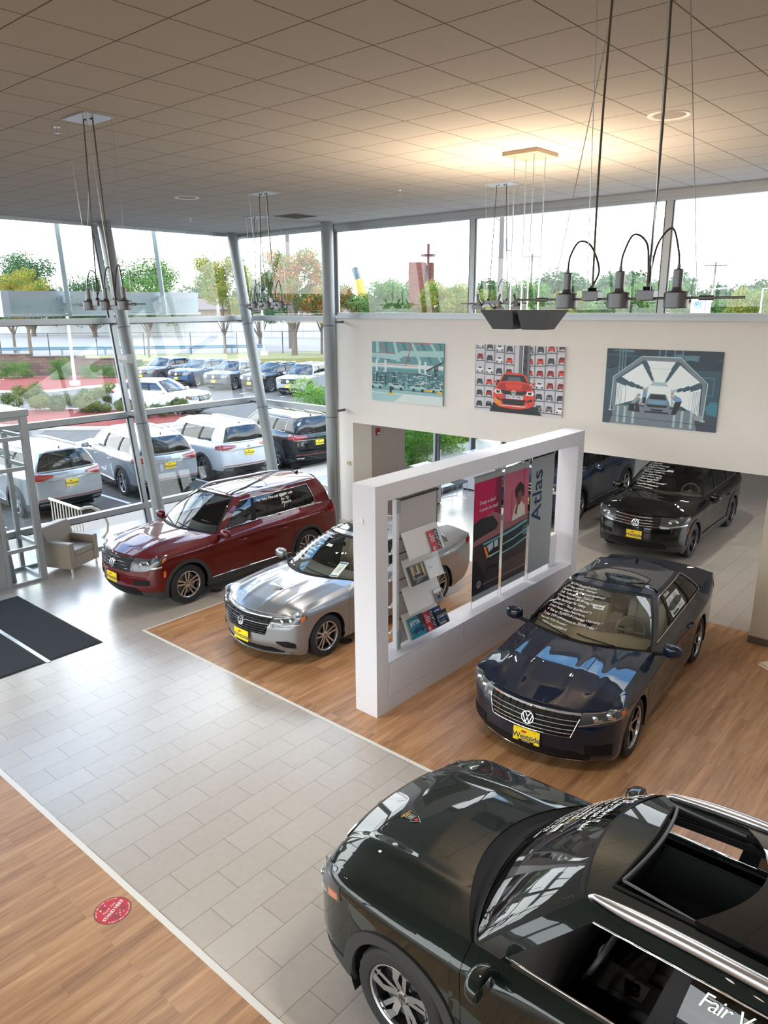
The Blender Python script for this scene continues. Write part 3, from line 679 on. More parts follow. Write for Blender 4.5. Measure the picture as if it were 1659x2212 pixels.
for b0, b1, lab in ((8.47, 9.185, 'magenta hanging banner with white slogan above a dark car headlight'), (9.26, 9.965, 'rose hanging banner showing a person behind a dark car grille'), (10.05, 10.76, 'plain grey hanging banner with large dark blue lettering Atlas')):
    o = thing('hanging_banner', lab, 'banner', (-5.69, b0, .675)); w_ = b1-b0
    a = MB(); a.box((-.002, 0, .11), (.002, w_, 1.975)); a.build('fabric', BGR, o)
    a = MB(); zb = .115
    if b0 < 10:
        u0 = b0-8.47
        for k, (mi, pts) in enumerate(ART):
            q = clip_poly([(max(0, x), min(max(0, y), 1.80)) for x, y in pts], u0, u0+w_)
            if q: a.add([(.0022+.0002*k, x-u0, zb+.07+y*.94) for x, y in q], [tuple(range(len(q)))], mi)
    if b0 < 9:
        for k, t in enumerate(('Design so bold', 'it speaks for itself.')): add_text(a, t, .075, lambda x, y: (.012, .13+x, zb+1.43-.105*k+y), 13, shear=.0, space=.92)
        for q in logo2d(.055): a.add([(.012, .16+x, zb+.22+y) for x, y in q], [(0, 1, 2, 3)], 13)
        a.box((.011, .26, zb+.19), (.0115, .7, zb+.194), 13)
    elif b0 < 10:
        for q in logo2d(.075): a.add([(.012, .63+x, zb+.07+.70+y) for x, y in q], [(0, 1, 2, 3)], 6)
        a.box((.011, .0, zb+.19), (.0115, .7, zb+.194), 13)
    else:
        add_text(a, 'Atlas', .42, lambda x, y: (.004, .33-y, zb+.82+x), 14, bold=.012)
    a.build('print', BMATS, o)
    for z in (.10, 1.955): 
        c = MB(); c.box((-.008, -.01, z), (.008, w_+.01, z+.022)); c.build('clamp_rail', GUN if z > 1 else BGR, o)
    for y in (.0, w_):
        c = MB(); c.tube([(0, y, 0), (0, y, .11)], .005, 8); c.tube([(0, y, 1.97), (0, y, 2.08)], .005, 8); c.sphere((0, y, .115), .013, 8, 6); c.build('cable_post', STEEL, o)

# ================================================================ PICTURES ON THE WALL
def picture(x0, x1, z0, z1, label, mats, paint_):
    o = thing('wall_picture', label, 'picture', (x0, YW-.035, z0)); w_, h_ = x1-x0, z1-z0
    a = MB(); a.box((0, 0, 0), (w_, .034, h_)); a.build('panel', mats[0], o)
    b = MB(); st_ = [0]
    def P(mi, *pts): st_[0] += 1; b.add([(min(max(x, 0), 1.53)*w_/1.53, -.0006-.00006*st_[0], min(max(y, 0), 1)*h_) for x, y in pts], [tuple(range(len(pts)))[::1]], mi)
    paint_(P, b, lambda x, y: (x*w_/1.53, -.0006-.00006*(st_[0]+30), y*h_)); b.build('print', mats, o)
def q4(P, mi, x0, y0, x1, y1): P(mi, (x0, y0), (x1, y0), (x1, y1), (x0, y1))
pm = [M('pic_%d' % i, srgb(*c), .35) for i, c in enumerate(((120, 176, 180), (70, 120, 128), (165, 205, 205), (40, 66, 72), (200, 60, 70), (215, 228, 226), (150, 190, 192), (240, 180, 40), (24, 30, 36), (96, 148, 154)))]
def factory(P, b, f):
    rnd = random.Random(1)
    q4(P, 9, 0, .62, 1.53, 1); 
    for k in range(9): x = k*.19-.1; P(2 if k % 2 else 1, (x, 1), (x+.06, 1), (x+.20+.1*(k-4)*.4, .68), (x+.13+.1*(k-4)*.4, .68))
    P(2, (0, .74), (0, .82), (.55, .80), (.66, .86), (1.53, .88), (1.53, .78), (.7, .77), (.58, .70))
    q4(P, 5, 0, .58, 1.53, .64); q4(P, 4, .05, .615, 1.0, .625); q4(P, 3, .2, .52, 1.0, .535); q4(P, 9, 0, .50, 1.53, .56)
    for x in (.08, .28, 1.02, 1.14): q4(P, 5, x, .40, x+.045, .70)
    P(4, (.86, .98), (.88, .98), (.76, .62), (.745, .62)); P(4, (.17, .98), (.19, .98), (.30, .83), (.285, .83)); q4(P, 4, 0, .81, .5, .818); q4(P, 4, .55, .985, 1.3, .995)
    q4(P, 1, 0, .28, 1.53, .50)
    for k in range(150):
        x, y = rnd.uniform(0, 1.5), rnd.uniform(.26, .50); w_, h_ = rnd.uniform(.01, .10), rnd.uniform(.006, .02)
        q4(P, rnd.choice((5, 2, 6, 3, 0, 5, 3)), x, y, x+w_, y+h_)
    for k in range(40):
        x = rnd.uniform(0, 1.5); q4(P, rnd.choice((5, 3, 6)), x, .24, x+.006, rnd.uniform(.3, .5))
    q4(P, 6, 0, .14, 1.53, .22); q4(P, 5, 0, 0, 1.53, .145); q4(P, 1, 0, .20, 1.53, .215); P(2, (0, 0), (.5, 0), (.7, .13), (0, .13))
    for cx, s_ in ((.10, .16), (.56, .17), (1.02, .17), (1.42, .14)):
        P(2, *[(cx+s_*x, .23+s_*.8*y) for x, y in ((-.95, .05), (.95, .05), (1, .3), (.6, .42), (.25, .68), (-.35, .68), (-.7, .42), (-1, .3))]); P(8, *[(cx+s_*x, .23+s_*.8*y) for x, y in ((.4, .42), (.2, .6), (-.3, .6), (-.55, .42))])
        for c in (-.55, .55): q4(P, 8, cx+s_*(c-.15), .20, cx+s_*(c+.15), .25)
    q4(P, 8, .40, .15, .45, .26); q4(P, 7, .36, .125, .50, .15); q4(P, 7, 1.16, .22, 1.32, .245); q4(P, 7, 1.42, .19, 1.52, .23); q4(P, 8, 1.36, .60, 1.38, .46)
    P(8, (1.53, .72), (1.53, .70), (1.2, .54), (1.18, .56)); q4(P, 8, 1.35, .55, 1.37, .64); q4(P, 8, 1.40, .55, 1.42, .66)
picture(-11.08, -9.14, 2.96, 4.22, 'teal factory hall picture, the leftmost and smallest on the white wall', pm, factory)
pm2 = [M('pica_%d' % i, srgb(*c), .35) for i, c in enumerate(((212, 210, 216), (60, 60, 68), (120, 122, 130), (224, 70, 50), (20, 20, 24), (170, 40, 40), (240, 240, 242), (60, 110, 200), (90, 94, 104), (240, 150, 60)))]
def tower(P, b, f):
    rnd = random.Random(2)
    for j in range(6):     # curved shelves full of small cars
        for k in range(9):
            x = .02+k*.175; 
            if .70 < x < .86: continue
            y = .06+j*.165+.10*((x-.75)/.75)**2*(1 if j > 1 else .2)*(j-2)*.25+.0
            q4(P, 0, x, y, x+.15, y+.13)
            c = rnd.choice((1, 4, 5, 6, 2, 3, 6, 1)); s_ = .055
            P(c, *[(x+.075+s_*a_, y+.02+s_*b_) for a_, b_ in ((-1, 0), (1, 0), (1, .7), (.7, 1.35), (-.7, 1.35), (-1, .7))]); q4(P, 4 if c != 4 else 2, x+.075-.033, y+.065, x+.075+.033, y+.085)
            q4(P, 8, x-.005, y-.018, x+.17, y-.004); q4(P, 2, x-.012, y-.02, x-.004, y+.14)
            q4(P, 4, x+.075-s_, y+.008, x+.075-.03, y+.03); q4(P, 4, x+.075+.03, y+.008, x+.075+s_, y+.03)
    q4(P, 8, .79, 0, .98, 1); q4(P, 2, .80, 0, .83, 1); q4(P, 6, .85, 0, .862, 1); q4(P, 1, .87, 0, .93, 1); q4(P, 2, .95, 0, .965, 1)
    for y in (.66, .78, .9): P(4, *[(.90+.022*math.cos(t), y+.03*math.sin(t)) for t in np.linspace(0, 6.28, 10)])
    P(4, (.30, .0), (1.2, .0), (1.12, .12), (.36, .14))
    cx, cy, s_ = .72, .12, .40
    body = [(-.86, .06), (-.66, -.08), (-.3, -.14), (.3, -.14), (.70, -.06), (.88, .08), (.90, .45), (.86, .62), (.66, .90), (.50, 1.22), (.30, 1.30), (-.34, 1.30), (-.52, 1.20), (-.68, .88), (-.86, .62), (-.90, .42)]
    P(3, *[(cx+s_*x, cy+s_*y*.92) for x, y in body])
    g = lambda *pts: [(cx+s_*x, cy+s_*y*.92) for x, y in pts]
    P(4, *g((-.58, .92), (-.44, 1.22), (.40, 1.22), (.58, .92), (.3, .98), (-.3, .98))); P(8, *g((-.30, .98), (-.25, 1.14), (.25, 1.14), (.3, .98)))
    P(5, *g((-.60, .88), (.60, .88), (.78, .66), (.2, .60), (-.2, .60), (-.76, .66))); P(3, *g((-.40, .86), (.40, .86), (.30, .64), (-.3, .64)))
    P(4, *g((-.58, .50), (-.54, .62), (0, .54), (.54, .62), (.58, .50), (.3, .40), (-.3, .40)))
    for s in (-1, 1):
        P(6, *g((s*.82, .62), (s*.58, .58), (s*.52, .44), (s*.78, .42), (s*.88, .5))); P(4, *g((s*.78, .58), (s*.62, .55), (s*.60, .47), (s*.75, .46))); P(4, *g((s*.60, .14), (s*.82, .22), (s*.78, .30), (s*.58, .22)))
        P(3, *g((s*.74, .94), (s*.90, .96), (s*.88, .86), (s*.74, .86)))
    P(4, *g((-.56, .24), (.56, .24), (.44, .02), (-.44, .02))); P(6, *g((-.62, .08), (-.5, -.02), (.5, -.02), (.62, .08), (.5, -.05), (-.5, -.05)))
    P(9, *g((-.86, .06), (-.5, -.10), (-.56, .12), (-.84, .30))); P(6, *g((-.40, .26), (.42, .26), (.42, .42), (-.40, .42))); P(7, *g((-.40, .26), (-.33, .26), (-.33, .42), (-.40, .42)))
    add_text(b, 'AUTOSTADT', .062, lambda x, y: f(cx-.125+x*.80, cy+.108+y*1.05), 4, bold=.012)
    for q in logo2d(.038): b.add([f(cx+x, cy+.19+y) for x, y in q], [(0, 1, 2, 3)], 6)
picture(-8.37, -6.45, 2.965, 4.235, 'middle wall picture of a red car in a round car tower', pm2, tower)
pm3 = [M('picb_%d' % i, srgb(*c), .35) for i, c in enumerate(((52, 84, 100), (30, 52, 66), (90, 128, 142), (240, 250, 252), (170, 200, 208), (120, 134, 144), (62, 72, 90), (24, 26, 34), (110, 160, 200), (190, 150, 130), (150, 162, 172), (60, 130, 150)))]
def booth(P, b, f):
    rnd = random.Random(5)
    q4(P, 0, 0, .28, 1.53, 1); q4(P, 1, 0, .76, 1.53, 1)
    for k in range(24): x = rnd.uniform(0, 1.5); y = rnd.uniform(.72, .98); P(rnd.choice((2, 0, 2, 1)), (x, y), (x+rnd.uniform(.1, .3), y+rnd.uniform(-.06, .06)), (x+.3, y+.012), (x+.01, y+.012))
    for x in (.18, .22, .26, .72, .80, .92, 1.02): q4(P, 2, x, .6, x+.02, 1)
    q4(P, 2, 1.18, .45, 1.46, .68); q4(P, 0, 1.19, .46, 1.45, .67); q4(P, 6, 0, .0, 1.53, .29); q4(P, 10, .14, .13, 1.36, .29); P(5, (.1, 0), (1.3, 0), (1.2, .3), (.2, .3))
    P(5, (.12, .22), (1.36, .2), (1.36, .60), (1.01, .9), (.50, .9), (.12, .62)); P(0, (.16, .26), (1.32, .24), (1.32, .58), (1.0, .86), (.52, .86), (.16, .60)); P(4, (.50, .28), (1.04, .28), (1.0, .50), (.90, .60), (.62, .60), (.54, .50)); P(3, (.60, .30), (.94, .30), (.92, .54), (.62, .54))
    for k in range(4):      # light panels overhead and on both sides
        s0, s1 = (.97, .74, .57, .44)[k], (.80, .61, .47, .37)[k]; c = (.76, .44)
        t = lambda x, y, s: (c[0]+(x-c[0])*s, c[1]+(y-c[1])*s)
        P(3, t(.56, .87, s0), t(.96, .87, s0), t(.93, .84, s1), t(.59, .84, s1))
        P(3, t(.50, .83, s0), t(.22, .64, s0), t(.26, .60, s1), t(.52, .80, s1)); P(3, t(1.02, .83, s0), t(1.30, .62, s0), t(1.26, .58, s1), t(1.0, .80, s1))
        P(3, t(.15, .56, s0), t(.15, .24, s0), t(.19, .25, s1), t(.19, .53, s1)); P(3, t(1.32, .54, s0), t(1.32, .18, s0), t(1.28, .21, s1), t(1.28, .50, s1))
    for k in range(5):
        P(2, (.17+.02*k, .24), (.174+.02*k, .24), (.174+.02*k, .56), (.17+.02*k, .56)); P(2, (1.21+.02*k, .19), (1.214+.02*k, .19), (1.214+.02*k, .5), (1.21+.02*k, .5))
    def bar(x0, y0, x1, y1, w_=.008, mi=4): P(mi, (x0-w_, y0), (x0+w_, y0), (x1+w_, y1), (x1-w_, y1)) if abs(x1-x0) < abs(y1-y0) else P(mi, (x0, y0-w_), (x1, y1-w_), (x1, y1+w_), (x0, y0+w_))
    bar(.10, .18, .12, .63); bar(.12, .63, .50, .91); bar(.50, .91, 1.01, .91); bar(1.01, .91, 1.38, .60); bar(1.38, .60, 1.36, .13)
    q4(P, 4, .08, .17, .13, .19); q4(P, 4, 1.33, .12, 1.39, .14)
    for x in (.2, .3, .42, .98, 1.08, 1.2): q4(P, 4, x, .02, x+.035, .24)
    c = (.755, .19); s_ = .17
    P(7, *[(c[0]+s_*x, c[1]+s_*y) for x, y in ((-1, -.05), (1, -.05), (.9, .12), (-.9, .12))]); P(5, *[(c[0]+s_*x, c[1]+s_*y) for x, y in ((-.98, .08), (.98, .08), (1, .7), (.85, 1.0), (.62, 1.45), (-.62, 1.45), (-.85, 1.0), (-1, .7))])
    P(7, *[(c[0]+s_*x, c[1]+s_*y) for x, y in ((-.70, 1.02), (.70, 1.02), (.55, 1.38), (-.55, 1.38))]); P(8, *[(c[0]+s_*x, c[1]+s_*y) for x, y in ((-.84, .95), (.84, .95), (.6, .68), (-.6, .68))]); P(7, *[(c[0]+s_*x, c[1]+s_*y) for x, y in ((-.9, .60), (.9, .60), (.7, .40), (-.7, .40))]); P(7, *[(c[0]+s_*x, c[1]+s_*y) for x, y in ((-.5, .26), (.5, .26), (.45, .12), (-.45, .12))])
    P(7, (.36, .19), (.46, .18), (.44, .28), (.38, .28)); P(10, (.39, .28), (.46, .30), (.52, .37), (.46, .38)); P(9, (.47, .38), (.51, .38), (.51, .41), (.47, .41)); P(10, (.46, .40), (.53, .40), (.50, .43)); P(9, (.50, .31), (.56, .30), (.56, .29), (.50, .28)); P(7, (.46, .18), (.53, .18), (.50, .29), (.46, .29))
    P(8, (.545, .38), (.60, .38), (.60, .46), (.56, .46)); P(9, (.56, .46), (.59, .46), (.59, .49), (.56, .49)); P(7, (.55, .30), (.59, .30), (.60, .38), (.55, .38))
    P(7, (.95, .18), (1.01, .18), (1.08, .36), (1.0, .38)); P(8, (.95, .37), (.97, .44), (1.06, .40), (1.08, .36), (1.0, .35)); P(9, (.93, .43), (.965, .44), (.96, .48), (.93, .47)); P(4, (.92, .465), (.97, .47), (.95, .49)); P(9, (.93, .40), (.99, .37), (.99, .39), (.94, .42))
    P(11, (1.40, .22), (1.53, .20), (1.53, .38), (1.44, .38), (1.38, .30))
    P(7, (0, .105), (1.53, .075), (1.53, .08), (0, .11))
picture(-5.66, -3.75, 2.97, 4.235, 'dark blue wall picture of a silver car in a light tunnel', pm3, booth)

# ================================================================ CEILING HUNG LIGHTS
CANOPY = M('canopy_plate', srgb(176, 186, 196), .3, .4)
SPOT_W = 62
BULB = M('lit_bulb', (1, .9, .8), .3, emis=(1, .82, .66), es=14)
def bar_light(x, y, label, tilt=0, sag=0, seed=0, zb=4.985, cw=.44, cd=.30, top=.5):
    rnd = random.Random(seed)
    o = thing('bar_light', label, 'ceiling light', (x, y, CH))
    zb -= CH
    a = MB(); a.box((-cw/2, -cd/2, -.012), (cw/2, cd/2, 0)); a.build('canopy', CANOPY, o)
    a = MB(); a.box((-.05, -.02, -.02), (-.03, 0, -.012)); a.box((.03, 0, -.02), (.05, .02, -.012)); a.build('canopy_bolts', BLACKP, o)
    for sx, sy in ((-1, -1), (1, -1), (-1, 1), (1, 1)):
        a = MB(); a.tube([(sx*cw*.44, sy*cd*.42, 0), (sx*(cw*.44+(.25 if sy > 0 else 0)), sy*.015, zb)], .0026, 5); a.build('suspension_wire', STEEL, o)
    a = MB(); a.tube([(-.70, 0, zb), (.70, 0, zb)], .0065, 8)
    for q in (-.50, -.17, .17, .50): a.tube([(q-.04, 0, zb), (q+.04, 0, zb)], .013, 8)
    a.build('rod', GUN, o, smooth=60)
    for k, hx in enumerate((-.335, 0, .335)):
        h = MB()
        if tilt == 0:
            h.lathe([(.058, -.055), (.066, -.050), (.067, .028), (.060, .034), (.030, .040), (.024, .056), (.027, .058), (.027, .150), (.022, .154), (.010, .156), (.009, .178), (.0, .180)], 28, c=(hx, 0, zb))
            hd = h.build('lamp_head', GUN, o, smooth=35)
            b = MB(); b.lathe([(0, -.045), (.058, -.050)], 24, c=(hx, 0, zb)); b.build('lamp_lens', BULB, hd)
        else:
            tl = rnd.choice((-.5, .5, .4)); 
            def T(q): x_, y_, z_ = q; return (hx+x_, y_*math.cos(tl)-z_*math.sin(tl), zb+y_*math.sin(tl)+z_*math.cos(tl))
            h.lathe([(.008, .15), (.022, .145), (.022, .05), (.045, .01), (.055, -.03)], 20); h.v = [T(q) for q in h.v]
            hd = h.build('lamp_head', GUN, o, smooth=35)
            b = MB()
            for (p0, p1) in (((-.09, -.09), (.09, -.09)), ((.09, -.09), (.09, .09)), ((.09, .09), (-.09, .09)), ((-.09, .09), (-.09, -.09))): b.beam(T((*p0, -.03)), T((*p1, -.03)), .012, .05)
            b.build('square_shade', GUN, hd)
            b = MB(); b.sphere(T((0, 0, -.01)), .042, 14, 10); b.build('bulb', M('cream_bulb', srgb(232, 214, 180), .3), hd, smooth=60)
        l = bpy.data.lights.new('lamp_spot', 'SPOT'); l.energy = SPOT_W; l.color = (1, .92, .82); l.spot_size = R(100); l.spot_blend = .7; l.shadow_soft_size = .045
        lo = bpy.data.objects.new('lamp_spot', l); C.objects.link(lo); lo.location = (x+hx, y, CH+zb-.075)
        s_ = 1 if k != 2 else -1; bx = -.168 if k == 0 else .168
        pts = [(hx, 0, zb+.17), (hx+.01*s_, 0, zb+.25), (hx+(bx-hx)*.35, .01, zb+.33+.02*k), (hx+(bx-hx)*.8, .02, zb+.30), (bx+.03*s_*(1 if k == 0 else -.3), .01, zb+.16), (bx+.015*(k-1), 0, zb+.06)]
        q = [Vector(pt_) for pt_ in pts]; cr_ = []
        for i in range(len(q)-1):
            p0, p1, p2, p3 = q[max(i-1, 0)], q[i], q[i+1], q[min(i+2, len(q)-1)]
            for t in np.linspace(0, 1, 6, endpoint=False): cr_.append(.5*((2*p1)+(p2-p0)*t+(2*p0-5*p1+4*p2-p3)*t*t+(3*p1-p0-3*p2+p3)*t**3))
        a = MB(); a.tube(cr_+[q[-1]], .006, 6); a.build('lamp_cable', M('cable_dark', srgb(46, 44, 52), .5), o, smooth=60)
    for bx in (-.168, .168):
        a = MB(); a.box((bx-.05, -.035, zb-.01), (bx+.05, .035, zb+.045)); bo = a.build('junction_box', GUN, o, bevel=.003)
        a = MB()
        for q in (-.018, 0, .018): a.lathe([(.0, .065), (.009, .064), (.009, .045)], 10, c=(bx+q, 0, zb))
        a.build('cable_glands', BLACKP, bo)
        a = MB(); n = 16; a.tube([(bx*top+bx*(1-top)*(1-i/n)**1.1+sag*math.sin(PI*i/n)*(1 if bx > 0 else -1)*.6, 0, -.01+(zb+.07)*(1-i/n)) for i in range(n+1)], .0068, 6); a.build('power_cable', M('cable_olive', srgb(84, 76, 58), .5), o, smooth=60)
    return o
bar_light(-1.93, 4.32, 'nearest hanging light bar with three gunmetal lamp heads, at the upper right', sag=.02, top=.95)
bar_light(-7.17, 4.03, 'hanging light bar in front of the leaning column with the emergency light', seed=2)
bar_light(-9.70, 8.30, 'nearer of the two hanging light bars by the corner column', seed=3)
bar_light(-12.25, 10.30, 'farther of the two hanging light bars by the corner column', tilt=1, seed=4)
bar_light(-6.45, 10.10, 'hanging light bar with tilted square shades behind the angular uplight', tilt=1, seed=6)

bar_light(-1.0, -1.5, 'added unseen fill light bar behind the camera over the walkway', seed=7)  # this bar and the next two are unseen, added for warm fill light
bar_light(3.4, 5.2, 'added unseen fill light bar right of the picture over the display floor', seed=8)
bar_light(1.6, 9.6, 'added unseen fill light bar right of the picture near the white wall', seed=9)

o = thing('uplight_pendant', 'angular grey pendant uplight throwing warm light on the ceiling', 'ceiling light', (-4.95, 8.35, CH))
a = MB(); a.box((-.23, -.25, -.045), (.23, .25, 0)); a.build('canopy', M('canopy_warm', srgb(170, 150, 128), .4, .3), o, bevel=.003)
zt, zb_ = 4.90-CH, 4.665-CH
for sx in (-1, 1):
    for sy in (-1, 1):
        a = MB(); a.tube([(sx*.13, sy*.13, -.03), (sx*.12, sy*.13, zt)], .007, 8); a.build('hanging_rod', STEEL, o, smooth=60)
SHD = M('pendant_shade', srgb(92, 96, 100), .45, .5)
for sx in (-1, 1):
    A = [(.03, -.22), (.50, -.22), (.50, .22), (.03, .22)]; B_ = [(.06, -.13), (.36, -.13), (.36, .13), (.06, .13)]
    v = [(sx*x, y, zt) for x, y in A]+[(sx*x, y, zb_) for x, y in B_]
    a = MB(); a.add(v, [(0, 1, 5, 4), (1, 2, 6, 5), (2, 3, 7, 6), (3, 0, 4, 7), (4, 5, 6, 7)]); sh = a.build('shade', SHD, o)
    a = MB(); a.cbox((sx*.26, 0, (zt+zb_)/2-.02), (.22, .12, .05)); a.build('lamp', M('uplight_lamp', (1, .9, .8), .3, emis=(1, .70, .42), es=60), sh)
    l = bpy.data.lights.new('uplight', 'AREA'); l.shape = 'RECTANGLE'; l.size = .38; l.size_y = .34; l.energy = 56; l.color = (1, .74, .50)
    lo = bpy.data.objects.new('uplight', l); C.objects.link(lo); lo.location = (-4.95+sx*.27, 8.35, 4.89); lo.rotation_euler = (PI, 0, 0)
a = MB(); a.lathe([(.035, zt-.01), (.035, zb_+.10), (.0, zb_+.10)], 20); a.box((-.05, .03, zb_+.02), (.05, .05, zt)); a.build('centre_tube', GUN, o, smooth=40)

# ================================================================ FURNITURE
LTH = M('taupe_leather', srgb(142, 130, 116), .42, noise=.05, nscale=20)
ch = thing('armchair', 'grey taupe leather armchair with metal feet beside the entrance vestibule', 'armchair', (-13.37, 6.24, 0), R(23))
W_, D_ = .80, .76   # local: x back->front is +x; y across
a = MB(); a.box((-D_, 0, .11), (0, .13, .62)); a.build('arm', LTH, ch, bevel=.012)
a = MB(); a.box((-D_, W_-.13, .11), (0, W_, .62)); a.build('arm', LTH, ch, bevel=.012)
a = MB(); a.box((-D_+.05, .13, .11), (-.015, W_-.13, .33)); a.build('seat_base', LTH, ch, bevel=.008)
a = MB(); a.box((-D_+.18, .135, .33), (-.005, W_-.135, .46)); a.build('seat_cushion', LTH, ch, bevel=.03, seg=4)
a = MB(); a.prism([(-D_-.10, .03, .86), (-D_+.0, .03, .11), (-D_+.12, .03, .11), (-D_+.28, .03, .40), (-D_+.12, .03, .88)], (0, W_-.06, 0)); a.build('backrest', LTH, ch, bevel=.025, seg=4)
for x in (-.04, -D_+.05):
    for y in (.05, W_-.05):
        a = MB(); a.tube([(x, y, 0), (x, y, .11)], .022, 16); a.build('leg', STEEL, ch, smooth=60)
def desk(x0, x1, y0, y1, h_, label):
    o = thing('counter_desk', label, 'desk', (x0, y0, 0))
    a = MB(); a.box((0, 0, .04), (x1-x0, y1-y0, h_-.04)); a.build('body', WHITE, o)
    a = MB(); a.box((.02, .02, 0), (x1-x0-.02, y1-y0-.02, .04)); a.build('plinth', BLACKP, o)
    a = MB(); a.box((-.02, -.02, h_-.04), (x1-x0+.02, y1-y0+.02, h_)); a.build('top', WHITE, o, bevel=.003)
desk(-11.65, -11.17, 14.4, 15.1, 1.05, 'white counter seen just right of the brochure rack')
desk(-11.65, -10.6, 16.75, 17.3, 1.05, 'white counter seen just left of the magenta banner')
o = thing('wire_chair', 'chair with thin chrome wire legs and black seat behind the display frame', 'chair', (-11.2, 15.75, 0), R(-20))
a = MB()
for s in (-1, 1): a.tube([(-.22, s*.24, .45), (-.24, s*.24, .01), (.24, s*.24, .01), (.22, s*.24, .45)], .007, 8)
a.tube([(-.24, -.24, .01), (-.24, .24, .01)], .007, 8); a.build('sled_leg', CHROME, o, smooth=60)
a = MB(); n = 12
P = np.array([[(x, y, .46+.25*max(0, -x-.12)**1.1*3+.10*(y/.25)**2*.4) for y in np.linspace(-.25, .25, 9)] for x in np.linspace(-.28, .26, n)]); a.grid(P); a.grid(P-np.array([0, 0, .012])); 
a.build('seat', BLACKP, o, smooth=60)
o = thing('floor_bracket_board', 'cream board corner lying on the wood floor at the right edge', 'board', (-2.10, 10.62, 0))
a = MB(); a.prism([(-.22, .1, .004), (.9, -.6, .004), (1.3, .1, .004), (.0, .55, .004)], (0, 0, .02)); a.build('sheet', M('board_cream', srgb(226, 212, 190), .7), o)
a = MB(); a.prism([(-.20, .14, .024), (.9, -.5, .024), (1.3, .1, .024), (.03, .54, .024)], (0, 0, .015)); a.build('top_sheet', M('board_cream'), o)

# round floor sticker
SR = M('sticker_red', srgb(196, 24, 52), .45); SRD = M('sticker_dark_red', srgb(150, 40, 60), .45)
fs = thing('floor_sticker', 'round red stand here sticker on the near wood floor', 'sticker', (-5.185, 2.405, .0016), R(113))
a = MB(); N_ = 48; rr = .152
a.poly([(rr*math.cos(2*PI*k/N_), rr*math.sin(2*PI*k/N_), .0004) for k in range(N_)], 0)
a.build('rim', M('sticker_rim', srgb(60, 20, 30), .5), fs)
a = MB(); a.poly([(rr*.965*math.cos(2*PI*k/N_), rr*.965*math.sin(2*PI*k/N_), .0008) for k in range(N_)], 0)
a.add([(x*rr, y*rr, .0010) for x, y in ((-.62, -.25), (-.1, -.25), (-.05, -.55), (-.35, -.75))], [(0, 1, 2, 3)], 1); a.add([(x*rr, y*rr, .0010) for x, y in ((.12, -.22), (.62, -.25), (.4, -.62), (.12, -.5))], [(0, 1, 2, 3)], 1)
a.build('disc', [SR, SRD], fs)
a = MB()
def arc_text(s_, r_, a0, sz, flip=False):
    adv = sz*.70
    for i, ch_ in enumerate(s_):
        an = a0+(-1 if not flip else 1)*i*adv/r_
        ex = (-math.sin(an), math.cos(an)); ex = (-ex[0], -ex[1]) if not flip else ex; ey = (math.cos(an), math.sin(an)) if not flip else (-math.cos(an), -math.sin(an))
        if ch_ != ' ': add_text(a, ch_, sz, lambda x, y: (r_*math.cos(an)+ex[0]*x+ey[0]*y, r_*math.sin(an)+ex[1]*x+ey[1]*y, .0013), 0, bold=.02)
add_text(a, 'STAND HERE', .044, lambda x, y: (x, -.018+y, .0013), 0, align='CENTER', bold=.03, space=.95)
add_text(a, 'Thank You', .034, lambda x, y: (x, .030+y, .0013), 0, align='CENTER', shear=.35)
arc_text("WHILE WAITING IN LINE", .128, 2.55, .019); arc_text("KINDLY KEEP YOUR DISTANCE", .141, -2.75, .018, True)
add_text(a, '6', .026, lambda x, y: (x-.008, -.082+y, .0013), 0, bold=.02)
for k in range(4):
    an = PI/4+k*PI/2; c_ = (.032*math.cos(an), -.074+.026*math.sin(an)); a.add([(c_[0]+.009*math.cos(an), c_[1]+.009*math.sin(an), .0013), (c_[0]+.007*math.cos(an+2.2), c_[1]+.007*math.sin(an+2.2), .0013), (c_[0]+.007*math.cos(an-2.2), c_[1]+.007*math.sin(an-2.2), .0013)], [(0, 1, 2)], 0)
a.build('lettering', TRIMW, fs)
a = MB(); a.poly([(.034*math.cos(t)-.01, .088+.020*math.sin(t), .0012) for t in np.linspace(0, 2*PI, 20, endpoint=False)], 0); a.poly([(-.052, .086, .0014), (-.034, .080, .0014), (-.032, .098, .0014), (-.048, .104, .0014)], 1); a.poly([(.01, .10, .0015), (.03, .10, .0015), (.02, .085, .0015)], 2)
a.build('emblem_patch', [SRD, M('sticker_yellow', srgb(250, 190, 60), .5), TRIMW], fs)
# ================================================================ CARS
def pch(Y, axis=0):
    """monotone tangents for samples at integer positions"""
    Y = np.moveaxis(np.asarray(Y, float), axis, 0)
    d = Y[1:]-Y[:-1]; m = np.zeros_like(Y)
    a, b = d[:-1], d[1:]
    with np.errstate(divide='ignore', invalid='ignore'):
        h = np.where(a*b > 0, 2*a*b/(a+b), 0)
    m[1:-1] = h; m[0] = d[0]; m[-1] = d[-1]
    return Y, m
def herm(Y, m, u):
    u = np.clip(u, 0, len(Y)-1-1e-9); i = u.astype(int); f = (u-i).reshape(u.shape+(1,)*(Y.ndim-1))
    return Y[i]*(2*f**3-3*f**2+1)+m[i]*(f**3-2*f**2+f)+Y[i+1]*(3*f**2-2*f**3)+m[i+1]*(f**3-f**2)
def pl(x, pts):
    """piecewise linear through sorted (x, y) pairs"""
    return np.interp(x, [p[0] for p in pts], [p[1] for p in pts])

